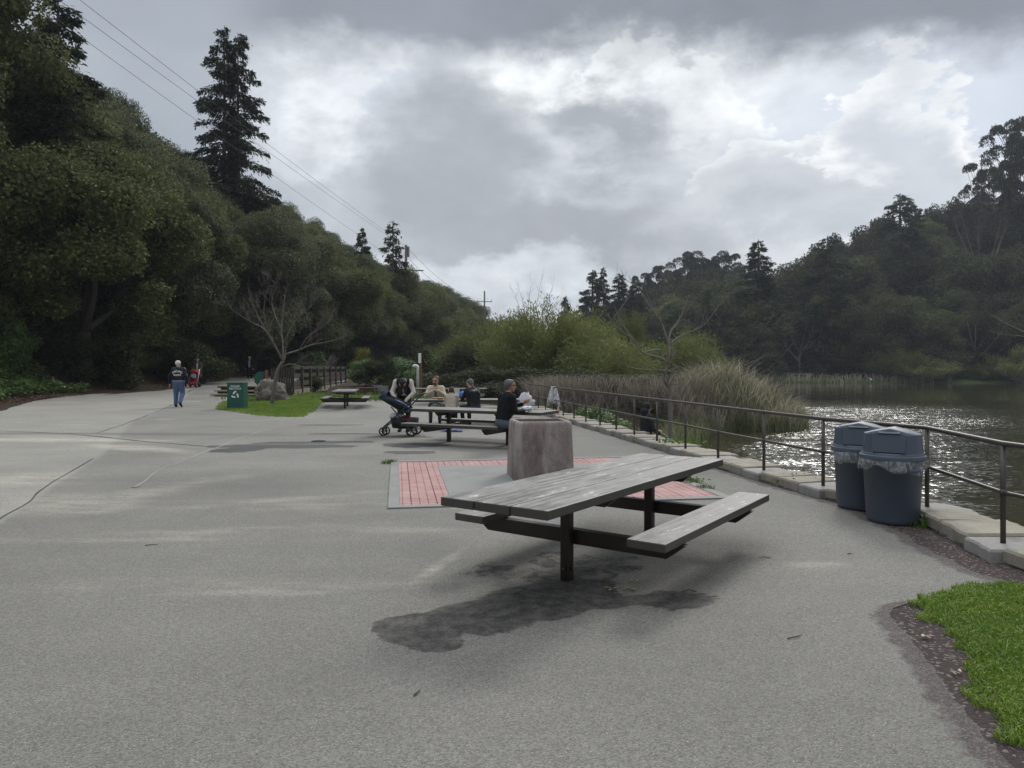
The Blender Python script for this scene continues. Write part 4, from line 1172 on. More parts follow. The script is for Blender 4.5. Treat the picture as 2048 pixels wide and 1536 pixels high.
rt = skel_px(o, d, [
    ([(1341, 905, 0), (1341, 840, 0), (1340, 800, 0), (1338, 772, 0), (1328, 758, 0), (1334, 738, 0), (1341, 722, 0)], .058, .040),
    ([(1341, 722, 0), (1338, 690, .1), (1341, 665, .2), (1358, 640, .3), (1370, 612, .4), (1378, 590, .4)], .034, .006),
    ([(1340, 728, 0), (1318, 715, -.2), (1285, 705, -.3), (1268, 680, -.4), (1240, 660, -.5), (1222, 640, -.6), (1208, 616, -.6)], .030, .006),
    ([(1339, 688, .1), (1362, 672, .3), (1385, 662, .4), (1408, 650, .5), (1430, 622, .6), (1448, 600, .7)], .022, .004),
    ([(1338, 692, .1), (1325, 650, .2), (1310, 625, .3), (1292, 600, .4), (1275, 575, .4), (1252, 560, .4)], .024, .005),
    ([(1334, 740, 0), (1300, 740, .1), (1262, 735, .2), (1245, 722, .2)], .016, .005),
    ([(1285, 705, -.3), (1320, 700, .2), (1330, 730, 0)], .016, .014),
    ([(1268, 690, -.4), (1278, 720, -.3), (1310, 738, -.2), (1335, 742, 0)], .012, .012),
    ([(1325, 650, .2), (1318, 615, .2), (1330, 580, .2), (1335, 555, .2)], .016, .004),
    ([(1268, 680, -.4), (1240, 640, -.2), (1225, 600, -.1)], .014, .004),
    ([(1341, 770, 0), (1362, 768, -.1), (1350, 782, -.2)], .012, .010),
    ([(1310, 625, .3), (1330, 610, .5), (1350, 600, .5), (1362, 578, .5)], .012, .004),
    ([(1358, 640, .3), (1390, 600, .3), (1398, 585, .3)], .011, .004)])
mb = bare_tree('bare_tree', 402, rt, m_barkgrey, True, 3, .55, .42, .015, .3, 2)
ob = mb.build('bare_tree', m_barkgrey); ob.location = o
tag(ob, 'small leafless tree with spreading crooked limbs just beyond the railing', 'tree')
# branch tip reaching in at the right edge, from a leafless tree standing by the lake outside the picture
d = 15.0; o = PX(2260, 980, d); o.z = -1.1
st_ = skel_px(o, d, [([(2262, 1010, 0), (2250, 860, 0), (2210, 740, 0), (2150, 690, 0), (2080, 660, 0)], .10, .035), ([(2150, 690, 0), (2060, 668, .2), (2020, 652, .2), (1985, 632, .2), (1948, 598, .2)], .03, .006),
                     ([(2080, 676, 0), (2040, 672, -.2), (2000, 668, -.2)], .016, .004), ([(2040, 655, .2), (2025, 620, .2), (2010, 605, .2)], .012, .003), ([(2080, 660, 0), (2050, 620, -.2), (2030, 575, -.3)], .018, .004)])
mb = bare_tree('bare_tree', 403, st_, m_barkgrey, True, 3, .5, .4, .015, .2, 2)
ob = mb.build('bare_tree', m_barkgrey); ob.location = o
tag(ob, 'leafless branches reaching in over the lake from beyond the picture edge', 'tree')
# generic bare trees on the far side
def far_bare(seed, Hh):
    rg = random.Random(seed); sk = [([(0, 0, -.5), (.1, 0, Hh * .25), (0, .1, Hh * .45)], Hh * .020, Hh * .012)]
    for j in range(9):
        a = 2 * PI * j / 9 + rg.uniform(-.3, .3); z0 = Hh * rg.uniform(.14, .45); L = Hh * rg.uniform(.25, .42)
        sk.append(([(0, 0, z0), (math.cos(a) * L * .5, math.sin(a) * L * .5, z0 + L * .55), (math.cos(a) * L, math.sin(a) * L, z0 + L * 1.2)], Hh * .009, Hh * .003))
    mb = bare_tree('bare_tree', seed, sk, m_barkgrey, True, 4, .6, Hh * .16, .03, .4, 3)
    return mb.build('bare_tree', m_barkgrey)
# ------------------------------------------------------------------ willow thicket, brambles, reeds
def wispy(seed, n_stem, rx, ry, Hh, mat, leaf, nl, name='willow_bush', lean=.45, stem_mat=None, fill=.75, top_out=.25):
    """many thin rising stems with narrow leaves along them: a feathery outline"""
    rng = np.random.default_rng(seed); rg = random.Random(seed)
    root = empty(name, (0, 0, -500)); mb = MB(); mb.smooth = True
    Ps, Ds = [], []
    for j in range(n_stem):
        a = rng.uniform(0, 2 * PI); q = rng.uniform(0, 1) ** .5
        bx, by = math.cos(a) * q * rx * .62, math.sin(a) * q * ry * .62
        hh = Hh * (1 - .55 * q ** 2.2) * rng.uniform(.62, 1.0)
        ex, ey = bx + math.cos(a) * rx * lean * q + rng.normal(0, .25), by + math.sin(a) * ry * lean * q + rng.normal(0, .25)
        pts = [Vector((bx, by, -.1)), Vector((bx * .8 + ex * .2, by * .8 + ey * .2, hh * .45)), Vector((bx * .35 + ex * .65, by * .35 + ey * .65, hh * .8)), Vector((ex, ey, hh))]
        if rg.random() < .5: mb.tube(pts, [.022, .016, .009, .003], 4, cap=False)
        m = nl // n_stem
        u = rng.uniform(1 - fill, 1.0, m)
        P = np.array([[np.interp(w, (0, .45, .8, 1), [p[i] for p in pts]) for i in range(3)] for w in u])
        sp = (.10 + .34 * (1 - np.abs(u - .6))) * rng.uniform(.2, 1.6, m)
        sh = rand_dir(m, rng); sh[:, 2] = np.abs(sh[:, 2]) * 1.2 + .25
        P = P + sh * sp[:, None] * (1.0 if Hh > 3 else .6)
        Ps.append(P); Ds.append(unit(sh + rand_dir(m, rng) * .35))
    P, D = np.concatenate(Ps), np.concatenate(Ds)
    s = rng.uniform(.6, 1.4, len(P)) * leaf
    V, Q = leaf_quads(P, D, unit(rand_dir(len(P), rng) + np.array([0, -.2, .5])), s, s * .26)
    me = np_mesh('foliage', V, Q); me.materials.append(mat); link('foliage', me, None, root)
    mb.build('stems', stem_mat or m_bark, root)
    return root
W1 = wispy(501, 120, 3.9, 3.2, 5.6, m_wil, .20, 36000); W2 = wispy(502, 90, 3.0, 2.8, 4.4, m_wil2, .18, 24000); W3 = wispy(503, 70, 2.2, 2.2, 3.6, m_wil, .17, 15000)
def putw(b, px, topy, d, hbase, label, sx=1.0, rz=0.0):
    p = PX(px, topy, d); z = max(gzf(p.x, p.y), -1.2); s = (p.z - z) / hbase
    return place(b, USED, (p.x, p.y, z), rz, (s * sx, s * sx, s), label, 'bush', 'willow thicket')
putw(W1, 1085, 606, 44, 5.4, 'largest bright yellow-green willow bush in the middle of the thicket', 1.0, .3)
putw(W1, 1165, 628, 47, 5.4, 'bright yellow-green willow sloping down to the right side of the thicket', 1.0, 2)
putw(W2, 985, 640, 50, 4.3, 'dull olive willow at the left edge of the thicket', 1.15, 0)
putw(W2, 1040, 632, 56, 4.3, 'tall olive willow standing behind the bright willow', 1.1, 3)
putw(W3, 1215, 676, 41, 3.5, 'low yellow-green willow behind the crooked bare tree', 1.3, 1)
putw(W3, 1370, 664, 52, 3.5, 'yellowish willow right of the crooked bare tree, above the reeds', 1.0, 2)
putw(W2, 1410, 700, 50, 4.3, 'olive willow at the right end of the thicket, above the reeds', 1.1, 4)
putw(W2, 1255, 625, 62, 4.3, 'light green willow tree behind the crooked bare tree', .62, 5)
putw(W2, 930, 668, 52, 4.3, 'olive willow behind the woman in the black quilted jacket', 1.1, 1)
putw(W2, 1290, 690, 54, 4.3, 'dull willow filling the gap behind the crooked bare tree', 1.3, 2)
# leafless shoots standing above the thicket
sk = []
for (a, b, c_) in [((1050, 660), (1058, 600), (1062, 570)), ((1062, 650), (1075, 600), (1082, 562)), ((1040, 660), (1038, 615), (1030, 590)), ((1075, 650), (1095, 600), (1105, 575)), ((1090, 660), (1108, 620), (1120, 600)), ((1055, 655), (1045, 600), (1040, 585))]:
    sk.append(([(*a, 0), (*b, .3), (*c_, .5)], .022, .004))
o = PX(1068, 690, 46); o.z = gzf(o.x, o.y)
mb = bare_tree('bare_shrub', 505, skel_px(o, 46, [([(1068, 745, 0), (1066, 690, 0), (1062, 650, 0)], .05, .03)] + sk), m_barkpale, True, 3, .35, .8, .01, .6, 3)
ob = mb.build('bare_shrub', m_barkpale); ob.location = o
tag(ob, 'feathery leafless shoots rising above the willow thicket into the sky', 'bush')
BR1 = bush(511, 16000, 2.4, 2.0, 1.5, .10, m_bram, 'bramble_bush', 40, 30, m_dry, .34); BR2 = bush(512, 9000, 1.8, 1.6, 1.2, .09, m_bram, 'bramble_bush', 30, 40, m_dry, .3)
for (px, topy, d, b_, sc, lab) in [(960, 738, 38, BR1, 1.3, 'dark bramble mound behind the seated man in black'), (1035, 728, 36, BR1, 1.25, 'tallest dark bramble mound at the far end of the railing'), (1110, 735, 34, BR1, 1.2, 'bramble mound behind the towel on the railing'),
                                  (905, 740, 40, BR2, 1.2, 'low bramble left of the bramble mounds, behind the quilted jacket'), (1180, 742, 32, BR2, 1.3, 'bramble mound between the towel and the crooked bare tree'), (1245, 750, 31, BR2, 1.25, 'bramble mound behind the trunk of the crooked bare tree'), (1190, 785, 27, B3, .8, 'small green shrub at the water side of the brambles'), (1300, 742, 35, BR2, 1.3, 'brownish bramble at the left end of the reeds')]:
    p = PX(px, topy, d); z = max(gzf(p.x, p.y), -1.0); s = (p.z - z) / (2.9 if b_ is BR1 else 2.3)
    place(b_, USED, (p.x, p.y, z - .1), px * .37, (sc * 1.05, sc * 1.05, max(s, .5)), lab, 'bush', 'brambles behind the railing')
def blade_field(name, n, xr, yr, ok, hr, w, mat, lean, zf, label, cat, seed=0, hf=None):
    rng = np.random.default_rng(seed)
    x = rng.uniform(*xr, n); y = rng.uniform(*yr, n); k = ok(x, y); x, y = x[k], y[k]
    h = rng.uniform(*hr, len(x))
    if hf is not None: h = h * hf(x, y)
    V, Q = blades(x, y, zf(x, y), h, w, lean, rng)
    return tag(link(name, np_mesh(name, V, Q), mat), label, cat, kind='stuff')
RC = lambda x, y: np.hypot((x - 10.2) / 3.3, (y - 33.2) / 2.7) + .35 * (fbm(x * .9, y * .9, 31) - .5)
rz0 = lambda x, y: np.maximum(gz(x, y), -1.25)
hfun = lambda x, y: np.clip(1.10 - .55 * RC(x, y) ** 2, .40, 1.1) * (.75 + .5 * fbm(x * .8, y * .8, 3))
blade_field('reeds', 9000, (5, 15), (29, 37.5), lambda x, y: RC(x, y) < 1.02, (1.3, 2.25), .028, m_reedg, .40, rz0, 'clump of green reeds standing in the water, tan at the tips', 'reeds', 1, hfun)
blade_field('dry_reeds', 8000, (5, 15), (29, 37.5), lambda x, y: RC(x - .3, y + .2) < .86, (1.6, 2.6), .024, m_reedd, .75, rz0, 'tall dry tan reeds arching over the green clump', 'reeds', 2, hfun)
RL = lambda x, y: np.abs(y - (30.3 + .12 * (x - 4))) / 2.2 + .35 * (fbm(x * .7, y * .7, 7) - .5) + sstep(8.2, 9.6, x)
blade_field('dead_reeds', 8500, (1.6, 9.5), (26, 36), lambda x, y: RL(x, y) < .75, (.7, 2.2), .024, m_dry, 1.25, rz0, 'tangle of brown dead reeds and stems between brambles and water', 'reeds', 3)
blade_field('green_reeds', 2600, (3.6, 9.5), (21.5, 31), lambda x, y: np.abs(x - lerp_tab(y, SHORE) + .2) < .75 * (.4 + fbm(x, y, 5)), (.6, 1.2), .03, m_reedg, .6, rz0, 'green rushes along the water edge below the brambles', 'reeds', 4)
blade_field('dry_stalks', 2400, (.5, 3.4), (27.5, 33), lambda x, y: x > rail_x(y) + .6 - (y - 27) * .15, (.8, 1.7), .022, m_dry, .7, rz0, 'dead upright stalks behind the far end of the railing', 'dry stalks', 5)
blade_field('bank_grass', 9000, (2.2, 5.2), (15.0, 26), lambda x, y: (x > rail_x(y) + .45) & (x < lerp_tab(y, SHORE) - .1) & (fbm(x, y, 4) > .35), (.08, .22), .016, m_grass, .8, rz0, 'grass on the bank below the railing', 'grass', 6)
blade_field('path_edge_grass', 9000, (-13, 0), (31.5, 47), lambda x, y: (fbm(x * .6, y * .6, 14) > .48) & ~((x < -8) & (y > 36) & (y < 50)) , (.10, .45), .02, m_weed, .7, lambda x, y: gz(x, y), 'rough grass and weeds behind the picnic tables', 'grass', 7)
# far bank reeds
def fbank(x): return lerp_tab(x, [(0, 142), (46, 131), (90, 127), (140, 118), (300, 60)])
blade_field('far_reeds', 16000, (46, 125), (112, 142), lambda x, y: (np.abs(y - fbank(x) - .3) < 1.5) & (fbm(x * .12, y * .02, 41) > .44), (1.2, 3.0), .16, m_reedd, .5, lambda x, y: np.maximum(gz(x, y), -1.2), 'dry reeds fringing the far shore', 'reeds', 8, lambda x, y: sstep(66, 92, x) * .6 + .55)

# ------------------------------------------------------------------ wooded slope across the lake
def broad(seed, mat, nl, leaf, ncl=46, rz=5.2, cz=6.2, cr=1.7, shell=.35, flat=.8, name='broadleaf_tree', bark=None, rx=4.8):
    rg = random.Random(seed)
    me, C, cs = crown_mesh('crown', seed, nl, rx, rx, rz, cz, ncl, cr, leaf, mat, shell=shell, flat=flat)
    mb = MB(); mb.smooth = True; limb(mb, (0, 0, -1), (0, 0, cz * .7), .32, .2, rg, .05)
    for j in range(5):
        c = C[rg.randrange(len(C))]; limb(mb, (0, 0, cz * .5), (c[0] * .9, c[1] * .9, c[2] + cz), .14, .03, rg)
    root = empty(name, (0, 0, -500)); link('crown', me, None, root); mb.build('trunk', bark or m_bark, root)
    return root
def euc(seed, Hh=26.0):
    """tall pale trunk, forked limbs and airy umbrella clumps at the top"""
    rng = np.random.default_rng(seed); rg = random.Random(seed)
    mb = MB(); mb.smooth = True; Ps, ds = [], []
    limb(mb, (0, 0, -1), (rg.uniform(-.6, .6), 0, Hh * .55), .42, .26, rg, .03, 6, 7)
    for j in range(34):
        z0 = Hh * rg.uniform(.34, .62); a = rg.uniform(0, 6.28); zt = Hh * rg.uniform(.5, 1.0); q = rg.uniform(.5, 5.4) * (1.15 - .6 * abs(zt / Hh - .75))
        e = (math.cos(a) * q, math.sin(a) * q, zt); limb(mb, (0, 0, z0), e, .14, .04, rg, .1)
        m = 460; c = rng.uniform(1.0, 1.9); d = rand_dir(m, rng); d[:, 2] = np.where(d[:, 2] < -.4, -d[:, 2], d[:, 2])
        r = c * rng.uniform(.5, 1, m) ** .4; P = np.array(e) + d * r[:, None] * np.array([1.05, 1.05, .85]); Ps.append(P); ds.append(d)
    P, d = np.concatenate(Ps), np.concatenate(ds); n = len(P)
    D = unit(rand_dir(n, rng) + np.array([0, 0, -.7])); s = rng.uniform(.7, 1.3, n) * .42
    V, Q = leaf_quads(P, D, unit(rand_dir(n, rng) + d * .5), s, s * .5)
    root = empty('eucalyptus_tree', (0, 0, -500)); me = np_mesh('crown', V, Q); me.materials.append(m_euc); link('crown', me, None, root)
    mb.build('trunk', m_barkpale, root); return root
FB = [broad(601, m_farleaf, 19000, .32, 34), broad(602, m_farleaf, 17000, .33, 26, 4.2, 5.0, 2.0), broad(603, m_fargrn, 16000, .32, 28, 4.4, 5.0, 1.7), broad(604, m_bram, 11000, .32, 50, 5.4, 6.2, 1.3, .2)]
EU = [euc(611), euc(612), euc(613)]
FC = [conifer(621, 24.0, 6.8, 1.5, 32000, .48, None, ((0, 0, 1),), .12, .32, .95, nb_per_m=5), conifer(622, 24.0, 7.4, 2.5, 22000, .5, None, ((0, 0, 1),), .35, .30, .72, nb_per_m=4)]
FBARE = [far_bare(631, 12.0), far_bare(632, 12.0)]
USED_B = {}
SKY_R = [(1100, 650), (1150, 640), (1180, 620), (1240, 605), (1290, 580), (1350, 562), (1480, 558), (1560, 552), (1620, 528), (1660, 490), (1720, 460), (1780, 445), (1850, 432), (1900, 418), (1960, 395), (2048, 400), (2400, 330), (2800, 300)]
rgr = random.Random(77)
def yfor(px, fb, it=8):
    """depth along a pixel column at a given distance behind the far shore"""
    y = 130.0
    for _ in range(it): x = (px - 1024) / F * y; y = float(lerp_tab(x, [(0, 142), (46, 131), (90, 127), (140, 118), (300, 60)])) + fb
    return (px - 1024) / F * y, y
FARW = [(1260, 'left of the eucalyptus grove'), (1420, 'below the grove on its left'), (1540, 'below the grove on its right'), (1640, 'right of the tallest conifer'), (1760, 'behind the far benches'), (1880, 'under the ridge conifer'), (3000, 'under the tall gum trees')]
TONE = ['dark rounded', 'low dark', 'mid-green bushy', 'grey-brown twiggy']
RANK = ['by the shore', 'just above the shore', 'low on the slope', 'half way up the slope', 'high on the slope', 'near the ridge', 'on the ridge']
seen = {}
for ri, fb in enumerate((6, 13, 22, 32, 43, 55, 68)):
    px = 1120 + rgr.uniform(0, 40)
    while px < 2330:
        x, y = yfor(px + rgr.uniform(-12, 12), fb + rgr.uniform(-3, 3)); z = gzf(x, y)
        sky = float(lerp_tab(px, SKY_R)); sky += (max(0, 60 - 14 * ri) if px < 1620 else max(0, 150 - 38 * ri)); top = H + (HY - sky) * y / F; h = top - z
        step = rgr.uniform(50, 78)
        if h > 4 and not (ri == 0 and 1500 < px < 1660):
            hh = min(h, rgr.uniform(9, 14) if ri < 3 else rgr.uniform(12, 21)); k = rgr.choice([0, 0, 1, 3, 0, 2] if ri < 4 else [0, 0, 1, 1, 3, 2])
            if 1400 < px < 1640 and ri > 0: k = rgr.choice([0, 1, 0])
            s = hh / 11.0; sw = min(s, 1.35) * rgr.uniform(.95, 1.3)
            wh = next(n_ for lim, n_ in FARW if px < lim)
            key = (k, ri, wh); seen[key] = seen.get(key, 0) + 1
            lab = f'{TONE[k]} tree {RANK[ri]}, {wh}'
            place(FB[k], USED, (x, y, z - .3), rgr.uniform(0, 6.3), (sw, sw, s), lab, 'tree', 'trees on the far slope')
        px += step
def put_far(b, px, topy, fb, hb, lab, grp, w=1.0, cat='tree'):
    x, y = yfor(px, fb); z = gzf(x, y); top = H + (HY - topy) * y / F; s = (top - z) / hb
    return place(b, USED, (x, y, z - .3), px * .1, (s * w, s * w, s), lab, cat, grp)
for i, (px, ty, fb, w, lab) in enumerate([(1185, 536, 10, 1.45, 'dark pointed conifer, leftmost of those rising above the far willows'), (1207, 530, 14, .8, 'slim conifer close behind the leftmost dark conifer'), (1238, 543, 9, 1.5, 'dark broad conifer in the middle of the left group'),
                                         (1272, 550, 12, 1.3, 'dark conifer at the right of the left group'), (1130, 588, 6, 1.0, 'small lone conifer at the far left of the far shore'), (1517, 476, 12, 1.55, 'tallest pointed conifer across the lake, right of the eucalyptus grove'), (1415, 572, 6, .8, 'dark conifer in front of the eucalyptus grove'),
                                         (1655, 468, 10, 1.25, 'bushy open conifer at the foot of the ridge'), (1640, 600, 7, 1.2, 'wide conifer by the far shore behind the benches'), (1590, 556, 40, .7, 'thin conifer right of the tallest one'), (1800, 383, 38, 1.35, 'broad conifer crowning the ridge'), (1824, 394, 41, 1.0, 'conifer behind the broad conifer on the ridge'), (1625, 545, 44, .6, 'narrow conifer on the skyline between the tall conifer and the ridge')]):
    put_far(FC[1 if ('open' in lab or 'ridge' in lab) else 0], px, ty, fb, 24.0, lab, 'conifers across the lake', w)
for i, (px, ty, fb, w, lab) in enumerate([(1300, 535, 70, .9, 'eucalyptus at the left end of the far grove'), (1335, 525, 75, .9, 'eucalyptus second from the left in the far grove'), (1388, 500, 80, .95, 'eucalyptus with a flat umbrella top, highest at the grove centre'), (1420, 506, 72, .9, 'eucalyptus just right of the umbrella-topped one'),
                                         (1448, 502, 78, 1.0, 'broad domed eucalyptus at the right of the far grove'), (1478, 528, 74, .9, 'eucalyptus at the right end of the far grove'), (1362, 528, 66, .8, 'shorter eucalyptus in front of the grove centre'), (1965, 318, 48, .62, 'slender gum tree with a pale trunk standing on the ridge'),
                                         (2030, 230, 50, .72, 'tallest gum tree, dark against the sky at the right edge'), (2075, 260, 46, .8, 'gum tree cut by the right edge of the picture'), (1945, 400, 44, .7, 'low gum tree below the slender one on the ridge'), (2010, 345, 54, .7, 'gum tree filling the gap between the two tallest on the ridge')]):
    put_far(EU[i % 3], px, ty, fb, 27.0, lab, 'eucalyptus trees across the lake', w)
for i, (px, ty, fb, w, lab) in enumerate([(1490, 622, 5, 1.25, 'bare spreading tree on the far bank left of the benches'), (1540, 660, 4, 1.1, 'smaller bare tree on the far bank nearest the benches'), (1185, 580, 4, 1.0, 'tall bare tree in front of the left conifers'), (1430, 610, 7, .9, 'bare pale tree left of the spreading bare tree'), (1600, 640, 8, 1.0, 'faint bare tree behind the far benches'), (1950, 620, 4, 1.3, 'grey bare tree at the foot of the steep slope'), (1965, 420, 30, .5, 'bare pale trunk half way up the steep slope')]):
    put_far(FBARE[i % 2], px, ty, fb, 12.0, lab, 'bare trees across the lake', w)
WF = wispy(641, 70, 4.2, 3.6, 4.6, m_wil2, .34, 15000); WF2 = wispy(642, 60, 3.4, 3.0, 4.6, m_wil, .34, 12000, lean=.9)
for (b_, px, ty, fb, w, lab) in [(WF, 1790, 690, 2, 1.0, 'pale green shrub on the far shore left of the weeping willow'), (WF2, 1840, 708, 1, 1.5, 'yellow-green weeping willow mound at the far water edge'), (WF, 1870, 715, 2, 1.0, 'low willow right of the weeping mound'), (WF2, 2030, 690, 1, 1.2, 'bright green bush on the far shore by the right edge'), (WF, 1960, 720, 3, 1.2, 'brownish shrub on the far shore under the bare grey tree'), (WF, 1690, 650, 9, .9, 'pale shrub half hidden on the slope above the fisherman far off'), (WF, 1740, 640, 16, 1.2, 'olive shrub low on the slope above the far shore'), (WF2, 1720, 625, 24, .8, 'light green shrub in the clearing on the slope'), (WF, 1660, 745, 1, .8, 'low scrub on the far bank by the benches')]:
    put_far(b_, px, ty, fb, 4.6, lab, 'shrubs on the far shore', w, 'bush')
# far bank grass
blade_field('far_lawn', 9000, (44, 78), (131, 141), lambda x, y: y > fbank(x) + .5, (.1, .25), .10, m_grass, .6, gz, 'strip of lawn on the far shore in front of the benches', 'grass', 9)
# weeds along the kerb and by the bins
def weed(seed, n, h, w, lf=0, mat=None, rad=.14):
    rng = np.random.default_rng(seed)
    a = rng.uniform(0, 6.28, n); q = rng.uniform(0, 1, n) ** .6 * rad
    V, Q = blades(np.cos(a) * q * 1.4, np.sin(a) * q, np.zeros(n) - .01, rng.uniform(.5, 1, n) * h, w, 1.1, rng)
    if lf:
        P = rng.normal(0, 1, (lf, 3)) * np.array([rad * .9, rad * .7, h * .25]) + np.array([0, 0, h * .45]); P[:, 2] = np.maximum(P[:, 2], .01)
        D = unit(rand_dir(lf, rng) + np.array([0, 0, .2])); V2, Q2 = leaf_quads(P, D, unit(rand_dir(lf, rng) + np.array([0, 0, .8])), rng.uniform(.6, 1.2, lf) * .06, rng.uniform(.6, 1.2, lf) * .032)
        Q = np.concatenate([Q, Q2 + len(V)]); V = np.concatenate([V, V2])
    return link('weed_tuft', np_mesh('weed_tuft', V, Q), mat or m_weed)
G1 = weed(701, 160, .17, .008); G2 = weed(702, 40, .10, .006, 240)
IRIS = weed(703, 46, .46, .022, 0, None, .26); LEAFY = weed(704, 30, .3, .008, 1500, None, .36)
LEAFY.name = 'leafy_weed'; IRIS.name = 'iris_plant'
def putweed(b, x, y, z, s, rz, lab, cat='weed', grp='weeds along the kerb'):
    place(b, USED, (x, y, z), rz, s, lab, cat, grp)
p = GX(1852, 1052); putweed(G1, p.x, p.y, 0, 1.2, 0, 'biggest grass tuft at the foot of the front bin by the dirt')
for (px, py, b_, s, lab) in [(1360, 897, G2, 1.7, 'leafy weed tuft at the kerb half way along the railing'), (1318, 884, G2, 1.1, 'small weed tuft left of the leafy tuft at the kerb'), (1240, 861, G2, 1.0, 'weed tuft at the kerb below the fisherman'), (1160, 838, G2, 1.1, 'weed tuft at the kerb right of the towel'), (1195, 849, G1, .8, 'grass tuft at the kerb between towel and fisherman'),
                             (1590, 968, G2, 1.2, 'low weed on the dirt where the kerb meets the back bin'), (1440, 915, G2, .8, 'weed at the kerb behind the far corner of the big table'), (1120, 826, G1, .7, 'grass tuft at the kerb under the towel'), (1410, 978, G1, .7, 'grass tuft growing at the right edge of the brick pad'), (1385, 966, G2, .7, 'flat weed beside the brick pad edging'), (778, 927, G1, .8, 'grass tuft at the far left corner of the brick pad'), (1480, 932, G2, .8, 'weed at the kerb left of the back bin')]:
    p = GX(px, py); putweed(b_, p.x, p.y, 0, s, px * .3, lab)
for (x, y, b_, s, lab) in [(4.55, 8.95, LEAFY, 1.0, 'leafy plant with a pale flower behind the kerb left of the bins'), (4.72, 7.2, LEAFY, 1.15, 'leafy green plant behind the kerb just right of the front bin'), (4.86, 6.75, IRIS, 1.0, 'tall spiky iris leaves behind the kerb right of the bins'), (4.83, 6.2, LEAFY, 1.0, 'leafy plant behind the post right of the bins'), (4.96, 5.9, IRIS, .9, 'iris leaves at the right edge behind the railing'), (4.9, 5.3, LEAFY, 1.1, 'leafy plant behind the kerb at the right edge')]:
    putweed(b_, x + .20, y, gzf(x + .2, y) + .01, s * (.78 if b_ is LEAFY else 1.15), x * 9, lab, 'plant', 'plants behind the kerb')
blade_field('kerb_moss', 2600, (2.2, 4.6), (5.6, 19), lambda x, y: (np.abs(x - rail_x(y) + .23) < .05) & (fbm(x * 2, y * 2, 55) > .52), (.01, .045), .008, m_weed, 1.0, lambda x, y: x * 0 + .004, 'fine moss and grass in the joint between kerb and asphalt', 'moss', 10)
# ------------------------------------------------------------------ people: one continuous surface grown round a skeleton
def surface_nets(Fv, org, h):
    s = Fv < 0
    nx, ny, nz = Fv.shape
    cnt = np.zeros((nx - 1, ny - 1, nz - 1), np.int8)
    for dx in (0, 1):
        for dy in (0, 1):
            for dz in (0, 1):
                cnt += s[dx:nx - 1 + dx, dy:ny - 1 + dy, dz:nz - 1 + dz]
    act = (cnt > 0) & (cnt < 8)
    ids = np.argwhere(act)
    lut = np.full(act.shape, -1, np.int64); lut[act] = np.arange(len(ids))
    acc = np.zeros((len(ids), 3)); num = np.zeros(len(ids))
    cor = [(a, b, c) for a in (0, 1) for b in (0, 1) for c in (0, 1)]
    for p in cor:
        for ax in range(3):
            if p[ax] == 1: continue
            q = list(p); q[ax] = 1
            va = Fv[ids[:, 0] + p[0], ids[:, 1] + p[1], ids[:, 2] + p[2]]; vb = Fv[ids[:, 0] + q[0], ids[:, 1] + q[1], ids[:, 2] + q[2]]
            c = (va < 0) != (vb < 0); t = np.where(c, va / (va - vb + 1e-12), 0)
            pt = np.tile(np.array(p, float), (len(ids), 1)); pt[:, ax] = t
            acc += np.where(c[:, None], pt, 0); num += c
    V = (ids + acc / np.maximum(num, 1)[:, None]) * h + org
    Q = []
    for ax in range(3):
        u, w = [(1, 2), (2, 0), (0, 1)][ax]
        sl0 = [slice(None)] * 3; sl1 = [slice(None)] * 3
        sl0[ax] = slice(0, -1); sl1[ax] = slice(1, None)
        a, b = s[tuple(sl0)], s[tuple(sl1)]
        e = np.argwhere(a != b)
        ok = (e[:, u] > 0) & (e[:, w] > 0) & (e[:, u] < Fv.shape[u] - 1) & (e[:, w] < Fv.shape[w] - 1)
        e = e[ok]
        def g(du, dw):
            k = e.copy(); k[:, u] += du; k[:, w] += dw
            return lut[k[:, 0], k[:, 1], k[:, 2]]
        q = np.stack([g(-1, -1), g(0, -1), g(0, 0), g(-1, 0)], -1)
        inside = a[e[:, 0], e[:, 1], e[:, 2]]
        q = np.where(inside[:, None], q, q[:, ::-1])
        Q.append(q)
    return V, np.concatenate(Q)
def prim_d(P, pr):
    a, b, ra, rb, sq = pr['a'], pr['b'], pr['ra'], pr['rb'], pr['sq']
    ab = b - a
    if sq is not None:
        n, f = sq
        P = P + ((P - a) @ n)[..., None] * n * (1 / f - 1)
        ab = ab + (ab @ n) * n * (1 / f - 1)
    L2 = ab @ ab
    t = np.clip(((P - a) @ ab) / L2, 0, 1) if L2 > 1e-10 else np.zeros(P.shape[:-1])
    return np.linalg.norm(P - a - t[..., None] * ab, axis=-1) - (ra + (rb - ra) * t)
def pr(a, b, ra, rb, tag, k=.02, sq=None):
    return dict(a=np.array(a, float), b=np.array(b, float), ra=ra, rb=rb, tag=tag, k=k, sq=None if sq is None else (np.array(sq[0], float) / np.linalg.norm(sq[0]), sq[1]))
